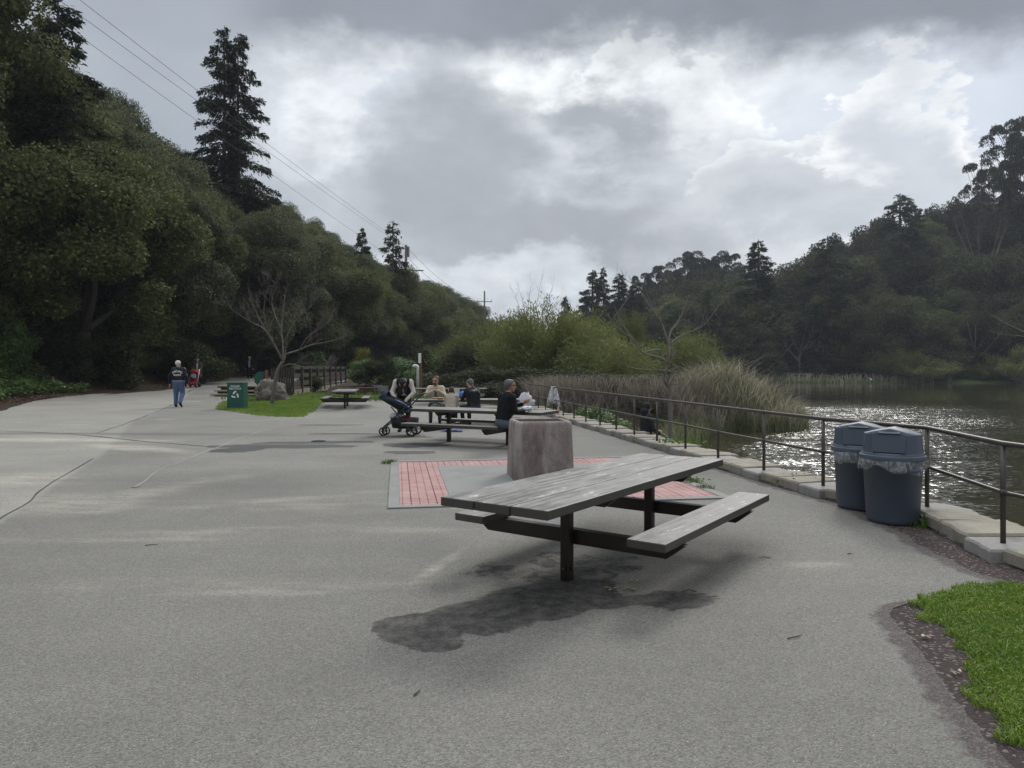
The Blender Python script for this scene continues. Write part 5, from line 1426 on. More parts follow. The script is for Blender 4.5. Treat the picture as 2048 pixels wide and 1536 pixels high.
def blend_mesh(name, prims, h, mats, parent, smooth=True):
    """prims -> one welded surface; each face takes the material of the nearest shape"""
    pts = np.concatenate([[p['a'], p['b']] for p in prims]); m = max(max(p['ra'], p['rb']) for p in prims) + 3 * h
    lo, hi = pts.min(0) - m, pts.max(0) + m
    n = np.ceil((hi - lo) / h).astype(int) + 1
    Fv = np.full(n, 1.0)
    for p in prims:
        r = max(p['ra'], p['rb']) + 2.5 * p['k'] + 2 * h
        l = np.minimum(p['a'], p['b']) - r; u = np.maximum(p['a'], p['b']) + r
        i0 = np.maximum(((l - lo) / h).astype(int), 0); i1 = np.minimum(((u - lo) / h).astype(int) + 2, n)
        ax = [lo[j] + h * np.arange(i0[j], i1[j]) for j in range(3)]
        G = np.stack(np.meshgrid(*ax, indexing='ij'), -1)
        d = prim_d(G, p)
        sl = tuple(slice(i0[j], i1[j]) for j in range(3))
        f = Fv[sl]; k = p['k']
        hh = np.clip(.5 + .5 * (f - d) / k, 0, 1)
        Fv[sl] = f * (1 - hh) + d * hh - k * hh * (1 - hh)
    V, Q = surface_nets(Fv, lo, h)
    C = V[Q].mean(1)
    tags = list(dict.fromkeys(p['tag'] for p in prims))
    best = np.full(len(C), 9.0); mi = np.zeros(len(C), int)
    for p in prims:
        d = prim_d(C, p); w = d < best; best[w] = d[w]; mi[w] = tags.index(p['tag'])
    me = np_mesh(name, V, Q, smooth, mi)
    for t_ in tags: me.materials.append(mats[t_])
    return link(name, me, None, parent)

def cloth(name, rgb, rough=.85, var=.25, scale=7, fold=.5, speck=None):
    m, t = newmat(name); co = t.coord()
    n1 = t.noise(co, scale, 4, .6, .5); n2 = t.noise(co, 160, 2, .6)
    c = t.v('SCALE', rgb, scale=t.add(1 - var * .5, t.mul(n1, var)))
    if speck: c = t.mix(t.map(t.noise(co, speck[1], 3, .6), .5, .6), c, speck[0])
    t.out(t.bsdf(c, rough, t.bump(t.add(n1, t.mul(n2, .08)), fold, .05), 0, .2)); return m
SK1 = simple('skin', (.42, .25, .18), .55, .12, 12, .1, 80, 0, .4); SK2 = simple('tanned_skin', (.33, .185, .12), .55, .12, 12, .1, 80, 0, .4)
EYE = simple('eye_dark', (.02, .015, .012), .3, .1, 8, 0, 50); LIP = simple('lips', (.34, .13, .11), .5, .1, 9, .05, 50)
HB = cloth('black_hair', (.014, .012, .011), .5, .4, 20, .4); HBR = cloth('brown_hair', (.085, .05, .03), .6, .4, 20, .5); HG = cloth('grey_hair', (.12, .12, .12), .6, .5, 20, .5); HW = cloth('white_hair', (.62, .60, .55), .7, .2, 20, .5)
CBK = cloth('black_cloth', (.007, .007, .009)); CNV = cloth('navy_black_satin', (.012, .013, .024), .5, .3, 6, .6); CJN = cloth('blue_jeans', (.085, .135, .235), .9, .5, 5, .7); CDJ = cloth('dark_jeans', (.03, .04, .06))
CGJ = cloth('speckled_grey_jeans', (.09, .10, .115), .9, .3, 6, .5, ((.33, .35, .37, 1), 55)); CCR = cloth('cream_fleece', (.52, .45, .345), .95, .25, 9, .6); CBE = cloth('beige_wool', (.45, .39, .31), .95, .25, 9, .6); CPK = cloth('pale_jumper', (.52, .45, .40), .9, .2, 8, .5)
CGR = cloth('grey_coat', (.085, .08, .075), .9, .3); CBG = cloth('blue_grey_shirt', (.21, .24, .30)); CPUF = cloth('quilted_black', (.012, .012, .017), .45, .4, 14, 1.0); CWH = cloth('white_shoe', (.6, .6, .6)); CBAND = cloth('grey_band', (.26, .26, .29)); CMSL = cloth('faded_jeans', (.10, .12, .15))
CRED = cloth('red_fabric', (.34, .018, .02)); CBLU = cloth('navy_fabric', (.015, .022, .06)); CSHD = cloth('charcoal_fabric', (.03, .032, .038), .85, .3)
STAND = dict(pelvis=(0, 0, .95), waist=(0, .0, 1.08), chest=(0, .0, 1.28), neck=(0, -.01, 1.46), head=(0, .02, 1.62), face=(0, 1, 0), sh=(.185, 0, 1.41), elL=(-.25, -.03, 1.14), elR=(.25, -.03, 1.14), wrL=(-.26, .06, .89), wrR=(.26, .06, .89), hdL=(0, .15, -1), hdR=(0, .15, -1),
             hip=(.085, 0, .92), knL=(-.10, .03, .50), knR=(.10, .03, .50), anL=(-.10, -.02, .08), anR=(.10, -.02, .08), toL=(-.12, .15, .035), toR=(.12, .15, .035))
SIT = dict(STAND, pelvis=(0, -.02, .10), waist=(0, .0, .22), chest=(0, .05, .44), neck=(0, .09, .62), head=(0, .14, .78), sh=(.185, .07, .565), elL=(-.26, .20, .34), elR=(.26, .20, .34), wrL=(-.10, .40, .40), wrR=(.10, .40, .40), hdL=(.4, .8, .1), hdR=(-.4, .8, .1),
           hip=(.095, .0, .085), knL=(-.13, .42, .075), knR=(.13, .42, .075), anL=(-.13, .40, -.37), anR=(.13, .40, -.37), toL=(-.14, .57, -.42), toR=(.14, .57, -.42))
def human(label, loc, rz, pose, C, s=1.0, stout=1.0, h=.0125, hair=None, extra=(), group=None, child=False, grip=.6):
    root = empty('person', loc, rz, 1, label, 'person', group)
    V = {k: np.array(v, float) for k, v in pose.items()}
    S = stout
    X = np.array([1.0, 0, 0])
    P = []
    sh, hp = V['sh'], V['hip']
    shL, shR = sh * [-1, 1, 1], sh; hipL, hipR = hp * [-1, 1, 1], hp
    if 'tw' in pose: pass
    Jt, Tr, Shoe, Skn, Slv = C['top'], C['legs'], C['shoe'], C['skin'], C.get('sleeve', C['top'])
    up = V['neck'] - V['pelvis']; up /= np.linalg.norm(up); fwd = np.cross(up, X); fwd /= np.linalg.norm(fwd)
    flat = (fwd, .78)
    for hpv, kn, an, to in ((hipL, V['knL'], V['anL'], V['toL']), (hipR, V['knR'], V['anR'], V['toR'])):
        bg = C.get('bag', 1.0)
        P += [pr(hpv, kn, .092 * S * (bg * .5 + .5), .066 * bg, 'legs', .03), pr(kn, an + [0, 0, .035], .066 * bg, .052 * bg, 'legs', .02)]
        d = to - an; d /= np.linalg.norm(d)
        P += [pr(an - d * .03 + [0, 0, -.01], to, .044, .036, 'shoe', .015), pr(an - d * .045 - [0, 0, .03], an + d * .04 - [0, 0, .03], .036, .04, 'shoe', .012)]
    w = .075 * S
    P += [pr(V['pelvis'] - X * w, V['pelvis'] + X * w, .112 * S, .112 * S, 'legs' if 'skirt' not in C else 'top', .04, flat),
          pr(V['waist'] - X * w, V['waist'] + X * w, .112 * S, .112 * S, 'top', .05, flat),
          pr(V['chest'] - X * .085 * S, V['chest'] + X * .085 * S, .125 * S, .125 * S, 'top', .05, flat),
          pr(shL * .93 + V['chest'] * .07, shR * .93 + V['chest'] * .07, .074 * S, .074 * S, 'top', .07),
          pr(V['neck'] * .8 + V['chest'] * .2, shL * .85 + V['neck'] * .15 - up * .01, .058, .058, 'top', .06), pr(V['neck'] * .8 + V['chest'] * .2, shR * .85 + V['neck'] * .15 - up * .01, .058, .058, 'top', .06),
          pr((V['waist'] + V['chest']) / 2 - X * .085 * S, (V['waist'] + V['chest']) / 2 + X * .085 * S, .116 * S, .116 * S, 'top', .05, flat),
          pr(V['chest'] + up * .06, V['neck'], .10, .062, 'top', .04), pr(V['waist'] * .5 + V['pelvis'] * .5 - X * w, V['waist'] * .5 + V['pelvis'] * .5 + X * w, .112 * S, .112 * S, 'top', .04, flat)]
    if 'band' in C: P.append(pr(V['pelvis'] * .75 + V['waist'] * .25 - X * (w + .02), V['pelvis'] * .75 + V['waist'] * .25 + X * (w + .02), .108 * S, .108 * S, 'band', .01, (up, .22)))
    for sgn, s0, el, wr, hd in ((-1, shL, V['elL'], V['wrL'], V['hdL']), (1, shR, V['elR'], V['wrR'], V['hdR'])):
        P += [pr(s0 * .97 + V['chest'] * .03, el, .066 * S, .054, 'sleeve', .055), pr(el, wr, .052, .040, 'sleeve', .02)]
        hd = hd / np.linalg.norm(hd)
        side = np.cross(hd, [0, 0, 1.0]) if abs(hd[2]) < .8 else np.cross(hd, [sgn, 0, 0])
        side /= np.linalg.norm(side); nrm = np.cross(side, hd)
        P.append(pr(wr, wr + hd * .03, .028, .028, 'skin', .012))
        pc = wr + hd * .055
        P.append(pr(pc - side * .018, pc + side * .018, .028, .028, 'skin', .015, (nrm, .6)))
        P.append(pr(pc - side * .018 + hd * .035, pc + side * .018 + hd * .035, .024, .024, 'skin', .015, (nrm, .65)))
        curl = nrm * (-1 if nrm[2] > 0 else 1)
        for j, (o_, L_) in enumerate(((-.030, .066), (-.010, .078), (.010, .074), (.029, .058))):
            b0 = pc + hd * .048 + side * o_; b1 = b0 + hd * L_ * .5 + curl * L_ * .22 * grip + side * o_ * .15; b2 = b1 + hd * L_ * .42 * (1 - grip * .6) + curl * L_ * .42 * grip
            P += [pr(b0, b1, .0105, .0098, 'skin', .004), pr(b1, b2, .0098, .0088, 'skin', .004)]
        tb = pc - side * sgn * .022; t1 = tb + hd * .032 - side * sgn * .026 + curl * .01; t2 = t1 + hd * .030 + curl * .012
        P += [pr(tb, t1, .013, .0115, 'skin', .008), pr(t1, t2, .0115, .0095, 'skin', .004)]
    # head: cranium, face, jaw, nose, ears, eyes, mouth
    fc = V['face'] / np.linalg.norm(V['face'])
    hu = V['head'] - V['neck']; hu /= np.linalg.norm(hu); hu = hu - fc * (hu @ fc); hu /= np.linalg.norm(hu)
    hs = np.cross(fc, hu); H_ = V['head']; q = 1.12 if child else 1.0
    P += [pr(V['neck'] - up * .04, H_ - hu * .05 - fc * .015, .056, .052, 'skin', .025)]
    P += [pr(H_ + hu * .035 - fc * .022 * q, H_ + hu * .03 + fc * .012, .088 * q, .084 * q, 'skin', .03), pr(H_ + fc * .035 - hu * .01, H_ + fc * .055 - hu * .088, .064, .034, 'skin', .03), pr(H_ + fc * .03 - hu * .06 - hs * .035, H_ + fc * .03 - hu * .06 + hs * .035, .042, .042, 'skin', .03)]
    P += [pr(H_ + fc * .098 + hu * .012, H_ + fc * .117 - hu * .022, .010, .016, 'skin', .012)]
    for sg in (-1, 1):
        P += [pr(H_ + hs * sg * .088 * q - hu * .005 - fc * .005, H_ + hs * sg * .090 * q - hu * .035, .016, .012, 'skin', .008, (hs, .5)),
              pr(H_ + fc * .088 + hs * sg * .034 + hu * .010, H_ + fc * .0895 + hs * sg * .036 + hu * .010, .0135, .0135, 'eye', .004),
              pr(H_ + fc * .094 + hs * sg * .018 + hu * .030, H_ + fc * .086 + hs * sg * .050 + hu * .032, .0055, .005, 'hairy', .004)]
    P += [pr(H_ + fc * .092 - hu * .052 - hs * .020, H_ + fc * .092 - hu * .052 + hs * .020, .010, .010, 'lip', .004)]
    P += list(extra(V, up, fwd, H_, fc, hu, hs)) if callable(extra) else []
    for p in P:
        p['a'] = p['a'] * s; p['b'] = p['b'] * s; p['ra'] *= s; p['rb'] *= s; p['k'] *= s
    mats = dict(top=Jt, legs=Tr, shoe=Shoe, skin=Skn, sleeve=Slv, eye=EYE, lip=LIP, hairy=C.get('hair', HB), **{k: v for k, v in C.items() if k not in ('bag', 'top', 'legs', 'shoe', 'skin', 'sleeve', 'hair')})
    body = blend_mesh('body', P, h * max(s, .75), mats, root)
    if hair:
        hp_ = [pr(H_ + hu * .045 - fc * .042, H_ + hu * .050 - fc * .018, .092 * q, .086 * q, 'h', .02), pr(H_ - fc * .058 + hu * .0, H_ - fc * .052 - hu * .040, .074 * q, .056, 'h', .02)] + hair(H_, fc, hu, hs, V)
        for p in hp_: p['a'] = p['a'] * s; p['b'] = p['b'] * s; p['ra'] *= s; p['rb'] *= s; p['k'] *= s
        blend_mesh('hair', hp_, .012 * s, {'h': C.get('hair', HB)}, root)
    return root, body
def short(H_, fc, hu, hs, V): return [pr(H_ + hu * .088 + fc * .036 - hs * .035, H_ + hu * .088 + fc * .036 + hs * .035, .030, .030, 'h', .02), pr(H_ + hs * .068 + hu * .045 - fc * .02, H_ - hs * .068 + hu * .045 - fc * .02, .028, .028, 'h', .02)]
def longh(H_, fc, hu, hs, V): return short(H_, fc, hu, hs, V) + [pr(H_ + hs * sg * .075 - fc * .02, H_ + hs * sg * .085 - hu * .20 - fc * .02, .038, .03, 'h', .03) for sg in (-1, 1)] + [pr(H_ - fc * .07, H_ - fc * .075 - hu * .22, .065, .05, 'h', .03)]
def hang(H_, fc, hu, hs, V): return short(H_, fc, hu, hs, V) + [pr(H_ + hs * sg * .07, H_ + hs * sg * .075 + fc * .03 + np.array([0, .03, -.19]), .042, .03, 'h', .03) for sg in (-1, 1)] + [pr(H_ + hu * .06 + fc * .05, H_ + fc * .08 + np.array([.03, .05, -.17]), .04, .028, 'h', .03)]
def pig(H_, fc, hu, hs, V): return short(H_, fc, hu, hs, V) + [pr(H_ + hs * .09 - fc * .02 - hu * .03, H_ + hs * .13 - fc * .0 - hu * .17, .026, .018, 'h', .02), pr(H_ - hs * .09 - fc * .02 - hu * .03, H_ - hs * .12 - hu * .15, .026, .018, 'h', .02)]
def tied(H_, fc, hu, hs, V): return short(H_, fc, hu, hs, V) + [pr(H_ - fc * .09 - hu * .02, H_ - fc * .10 - hu * .16, .04, .03, 'h', .03)]
def aim(dx, dy): return math.atan2(dy, dx) - PI / 2     # turn so that +Y looks along (dx, dy)

# 1 walking man in the lettered jacket
wp = GX(357, 813, .16); wp = Vector((wp.x, wp.y, gzf(wp.x, wp.y) + .006))
wpose = dict(STAND, elL=(-.315, -.05, 1.15), elR=(.305, -.06, 1.15), wrL=(-.34, .03, .90), wrR=(.33, -.02, .90), knR=(.12, .08, .51), anR=(.135, -.20, .165), toR=(.15, -.09, .045), knL=(-.11, .06, .50), anL=(-.12, .06, .08), toL=(-.15, .22, .035), head=(-.02, .03, 1.62), neck=(-.01, .0, 1.46))
walker, wbody = human('elderly man with white hair walking away, black lettered bomber jacket and blue jeans', wp, R(4), wpose, dict(top=CNV, legs=CJN, shoe=CBK, skin=SK1, band=CBAND, hair=HW, bag=1.32), 1.0, 1.20, .0115, short)
m_let = simple('cream_lettering', (.62, .58, .50), .8, .1, 9, .1, 60)
def lettering(parent, body, rows):
    """raised letters laid onto the back of the jacket"""
    dg = bpy.context.evaluated_depsgraph_get()
    me0 = body.data; V = []; Fc = []
    from mathutils.bvhtree import BVHTree
    bvh = BVHTree.FromPolygons([v.co.copy() for v in me0.vertices], [tuple(p.vertices) for p in me0.polygons])
    for text, width, zc, size, arc in rows:
        n = len(text)
        for i, ch in enumerate(text):
            cu = bpy.data.curves.new('letter', 'FONT'); cu.body = ch; cu.size = size; cu.align_x = 'CENTER'; cu.offset = size * .028; cu.resolution_u = 3
            ob_ = bpy.data.objects.new('letter', cu); COL.objects.link(ob_)
            dg = bpy.context.evaluated_depsgraph_get()
            me = bpy.data.meshes.new_from_object(ob_.evaluated_get(dg))
            bm = bmesh.new(); bm.from_mesh(me)
            bmesh.ops.triangulate(bm, faces=bm.faces[:]); bmesh.ops.subdivide_edges(bm, edges=bm.edges[:], cuts=1)
            f = (i + .5) / n * 2 - 1
            x0 = f * width / 2; zz = zc - arc * f * f; rot = -f * arc * 3.2
            base = len(V)
            for v in bm.verts:
                px_, py_ = v.co.x * math.cos(rot) - v.co.y * math.sin(rot), v.co.x * math.sin(rot) + v.co.y * math.cos(rot)
                x, z = x0 + px_, zz + py_
                hit = bvh.ray_cast(Vector((x, -1.0, z)), Vector((0, 1, 0)))
                y = hit[0].y if hit[0] else -.12
                V.append((x, y - .006, z))
            Fc += [tuple(base + v.index for v in fc_.verts) for fc_ in bm.faces]
            bm.free(); bpy.data.objects.remove(ob_); bpy.data.curves.remove(cu); bpy.data.meshes.remove(me)
    mb = MB(); mb.add(V, Fc); mb.build('lettering', m_let, parent)
lettering(walker, wbody, [('OAKLAND', .33, 1.315, .105, .07), ('RAIDERS', .27, 1.175, .092, 0)])
# 2 woman with the red pushchair
g2 = GX(395, 775, .45); g2 = Vector((g2.x, g2.y, gzf(g2.x, g2.y)))
FS = aim(.10, -1)
push = dict(STAND, elL=(-.25, .06, 1.15), elR=(.25, .06, 1.15), wrL=(-.19, .34, 1.04), wrR=(.19, .34, 1.04), hdL=(.1, 1, -.1), hdR=(-.1, 1, -.1), anL=(-.10, .10, .08), toL=(-.12, .27, .035), knL=(-.1, .10, .5))
def coat(V, up, fwd, H_, fc, hu, hs): return [pr((-.09, -.01, .92), (-.10, -.02, .66), .125, .14, 'top', .05), pr((.09, -.01, .92), (.10, -.02, .66), .125, .14, 'top', .05), pr((0, .11, 1.36), (0, .125, 1.05), .05, .05, 'shirt', .01)]
human('woman in a long grey coat pushing the red pushchair towards the camera', g2, FS, push, dict(top=CGR, legs=CBK, shoe=CBK, skin=SK1, hair=HB, shirt=CPK), .97, 1, .014, longh, coat)
# 3 woman standing at the bridge end
g3 = PX(499, 757, 51); g3.z = gzf(g3.x, g3.y)
def openj(V, up, fwd, H_, fc, hu, hs): return [pr((0, .085, 1.36), (0, .095, 1.0), .055, .065, 'shirt', .01)]
human('woman in an open black jacket and blue-grey shirt standing at the path end', (g3.x, g3.y, g3.z), aim(.05, -1), dict(STAND, elL=(-.27, -.02, 1.15), elR=(.26, -.04, 1.14)), dict(top=CBK, legs=CBK, shoe=CWH, skin=SK1, hair=HBR, shirt=CBG), .97, .95, .014, tied, openj)
# 4 woman stooping over the black pushchair
stoop = dict(STAND, pelvis=(0, -.12, .93), waist=(0, -.05, 1.04), chest=(0, .12, 1.19), neck=(0, .26, 1.27), head=(0, .38, 1.215), face=(0, .62, -.78), sh=(.18, .19, 1.255), elL=(-.27, .28, 1.0), elR=(.27, .28, 1.0), wrL=(-.10, .46, .82), wrR=(.14, .46, .80), hdL=(.3, .6, -.5), hdR=(-.2, .6, -.6), hip=(.09, -.12, .91), knL=(-.1, -.02, .5), knR=(.1, -.02, .5), anL=(-.1, -.1, .08), anR=(.1, -.1, .08), toL=(-.12, .07, .035), toR=(.12, .07, .035))
def vest(V, up, fwd, H_, fc, hu, hs): return [pr((-.105, -.02, 1.03), (-.115, .17, 1.24), .100, .102, 'vest', .02), pr((.105, -.02, 1.03), (.115, .17, 1.24), .100, .102, 'vest', .02)]
human('dark-haired woman in pale jumper and black vest stooping over the black pushchair', (-2.72, 18.25, 0), aim(.05, -1), stoop, dict(top=CPK, legs=CBK, shoe=CBK, skin=SK1, hair=HB, vest=CBK), 1.0, 1, .0125, hang, vest)
# 5-7 the family at the third table
def tpt(L, a, u, v, z=0): return Vector((L.x + u * math.cos(a) - v * math.sin(a), L.y + u * math.sin(a) + v * math.cos(a), z))
SEAT = BZ + .002
p5 = tpt(T3L, T3A, -.96, .80, SEAT)
eat = dict(SIT, elL=(-.27, .20, .36), elR=(.28, .22, .36), wrL=(-.10, .36, .50), wrR=(.08, .37, .49), hdL=(.8, .3, .25), hdR=(-.8, .3, .1), face=(.35, 1, -.15), head=(0, .16, .79))
def collar(V, up, fwd, H_, fc, hu, hs): return [pr((-.05, .10, .60), (.05, .10, .60), .055, .055, 'top', .02), pr((0, .155, .50), (0, .165, .30), .03, .03, 'shirt', .01), pr(H_ + fc * .06 - hu * .075, H_ + fc * .045 - hu * .09, .045, .04, 'hairy', .02)]
human('bearded man in a cream fleece sitting at the table and eating', p5, aim(.05, -1), eat, dict(top=CCR, legs=CGJ, shoe=CBK, skin=SK1, hair=HBR, shirt=CGR), 1.0, 1.05, .0115, short, collar)
p6 = tpt(T3L, T3A, -.56, -.76, SEAT)
human('small child with plaits in a beige coat sitting with back to the camera', p6, aim(.12, 1), dict(SIT, elL=(-.25, .14, .36), elR=(.25, .14, .36)), dict(top=CBE, legs=CGR, shoe=CBK, skin=SK1, hair=HBR), .70, 1.12, .0125, pig, None, None, True)
p7 = tpt(T3L, T3A, .06, -.78, SEAT)
def puff(V, up, fwd, H_, fc, hu, hs): return [pr((-.09, .0, z), (.09, .0, z), .122, .122, 'top', .012, ((0, 1, .1), .86)) for z in (.16, .24, .32, .40, .48)] + [pr((-.05, .06, .60), (.05, .06, .60), .06, .06, 'top', .02)]
human('grey-haired woman in a black quilted jacket leaning over her food', p7, aim(-.62, .78), dict(SIT, head=(0, .20, .765), neck=(0, .12, .61), face=(-.2, 1, -.45), anL=(-.16, .30, -.37), toL=(-.17, .46, -.42)), dict(top=CPUF, legs=CDJ, shoe=CBK, skin=SK1, hair=HG), .95, 1.12, .0125, tied, puff)
# 8 man at the second table
p8 = tpt(T2L, R(-27.7), .93, -.76, SEAT)
man = dict(SIT, elL=(-.24, .20, .34), elR=(.27, .10, .30), wrL=(-.06, .44, .42), wrR=(.13, .36, .285), hdL=(.5, .7, .45), hdR=(-.25, .9, -.05), face=(.12, 1, -.05), head=(0, .145, .785), knL=(-.14, .42, .085), knR=(.20, .40, .075), anR=(.22, .36, -.37), toR=(.23, .52, -.42))
def glasses(V, up, fwd, H_, fc, hu, hs):
    o_ = [pr((-.045, .075, .60), (.045, .075, .60), .062, .066, 'top', .02)]
    for sg in (-1, 1): o_ += [pr(H_ + fc * .100 + hs * sg * .012 + hu * .016, H_ + fc * .096 + hs * sg * .058 + hu * .016, .006, .006, 'eye', .002), pr(H_ + fc * .094 + hs * sg * .064 + hu * .016, H_ + hs * sg * .098 + hu * .012, .0055, .0055, 'eye', .002)]
    return o_
human('man with glasses in a black sweater eating a sandwich alone', p8, aim(.86, .50), man, dict(top=CBK, legs=CMSL, shoe=CBK, skin=SK2, hair=HG), 1.02, 1.12, .0105, short, glasses)
# 9 fisherman below the railing
def hood(V, up, fwd, H_, fc, hu, hs): return [pr(H_ + hu * .03 - fc * .025, H_ - hu * .03 - fc * .03, .106, .095, 'top', .03), pr(H_ - hu * .10 - fc * .06 - hs * .05, H_ - hu * .10 - fc * .06 + hs * .05, .075, .075, 'top', .04)]
pf = Vector((3.23, 17.45, 0)); pf.z = gzf(pf.x, pf.y) - .02
fz = pf.z
human('angler in a black hooded jacket standing below the railing at the water', pf, aim(.92, .30), dict(STAND, elL=(-.25, .06, 1.14), elR=(.25, .06, 1.12), wrL=(-.08, .32, 1.06), wrR=(.08, .30, 1.0), hdL=(.2, 1, 0), hdR=(-.2, 1, 0), face=(0, 1, -.25)), dict(top=cloth('faded_black_cloth', (.024, .025, .03)), legs=CSHD, shoe=CBK, skin=SK1, hair=HB), 1.0, 1.05, .0125, None, hood)
m_rod = simple('pale_rod', (.30, .27, .22), .5, .1, 9, .1, 60)
b = MB(); b.smooth = True; hx = Vector((pf.x + .34, pf.y + .02, fz + 1.05)); tip = Vector((5.0, 16.6, WATER + .1))
b.tube([hx + (hx - tip).normalized() * .25, hx, hx.lerp(tip, .5) + Vector((0, 0, .02)), tip], [.012, .011, .007, .003], 6); b.tube([hx + Vector((.08, -.02, -.09)), hx + Vector((.08, .03, -.09))], .03, 8)
tag(b.build('fishing_rod', m_rod), 'pale fishing rod held by the angler, dipping towards the water', 'fishing rod')
# 10 tiny figure on the far shore
x_, y_ = yfor(1727, 1.0)
human('tiny dark figure crouching on the far shore', (x_, y_, gzf(x_, y_) + .42), aim(.3, -1), SIT, dict(top=CBK, legs=CBK, shoe=CBK, skin=SK1, hair=HB), 1.0, 1.1, .03, None)

# ------------------------------------------------------------------ pushchairs
m_rub = simple('black_rubber', (.018, .018, .02), .75, .2, 9, .1, 80); m_tub = simple('black_tube', (.02, .02, .022), .4, .2, 9, .05, 80); m_wht = cloth('white_fabric', (.55, .55, .56)); m_hand = simple('leather_grip', (.12, .085, .055), .6, .2, 9, .1, 60)
def wheel(parent, c, r, w):
    b = MB(); b.smooth = True; M = Matrix.Rotation(PI / 2, 3, 'Y')
    n = 24; c = Vector(c)
    def ringp(R_, q): return [c + Vector((q, R_ * math.cos(2 * PI * k / n), R_ * math.sin(2 * PI * k / n))) for k in range(n)]
    rs = [ringp(r * .74, -w / 2), ringp(r * .95, -w / 2), ringp(r, -w * .25), ringp(r, w * .25), ringp(r * .95, w / 2), ringp(r * .74, w / 2), ringp(r * .74, -w / 2)]
    b.add([p for q in rs for p in q], [(i * n + k, i * n + (k + 1) % n, (i + 1) * n + (k + 1) % n, (i + 1) * n + k) for i in range(6) for k in range(n)])
    o = b.build('wheel', m_rub, parent)
    b = MB(); b.tube([c + Vector((-w * .6, 0, 0)), c + Vector((w * .6, 0, 0))], r * .2, 10)
    for k in range(6):
        a = 2 * PI * k / 6; b.tube([c, c + Vector((0, r * .78 * math.cos(a), r * .78 * math.sin(a)))], r * .055, 5)
    b.build('hub', m_tub, o)
def sheet(pts_l, pts_r, th=.012, n=1):
    """a quilted panel between two edge polylines"""
    b = MB(); b.smooth = True; m = len(pts_l)
    L_ = [Vector(p) for p in pts_l]; R_ = [Vector(p) for p in pts_r]; K = 8; V = []
    for off in (0, 1):
        for i in range(m):
            t = (L_[min(i + 1, m - 1)] - L_[max(i - 1, 0)]); nr = t.cross(R_[i] - L_[i]).normalized()
            for k in range(K + 1):
                f = k / K; V.append(L_[i].lerp(R_[i], f) + nr * (th * (off - .5) + .012 * math.sin(f * PI) * (1 if off else .6)))
    W = K + 1; Fs = []
    for i in range(m - 1):
        for k in range(K):
            a = i * W + k; Fs += [(a, a + 1, a + W + 1, a + W), (m * W + a, m * W + a + W, m * W + a + W + 1, m * W + a + 1)]
    for i in range(m - 1):
        for k in (0, K): Fs.append((i * W + k, (i + 1) * W + k, m * W + (i + 1) * W + k, m * W + i * W + k))
    for k in range(K):
        for i in (0, m - 1): Fs.append((i * W + k, i * W + k + 1, m * W + i * W + k + 1, m * W + i * W + k))
    b.add(V, Fs); return b
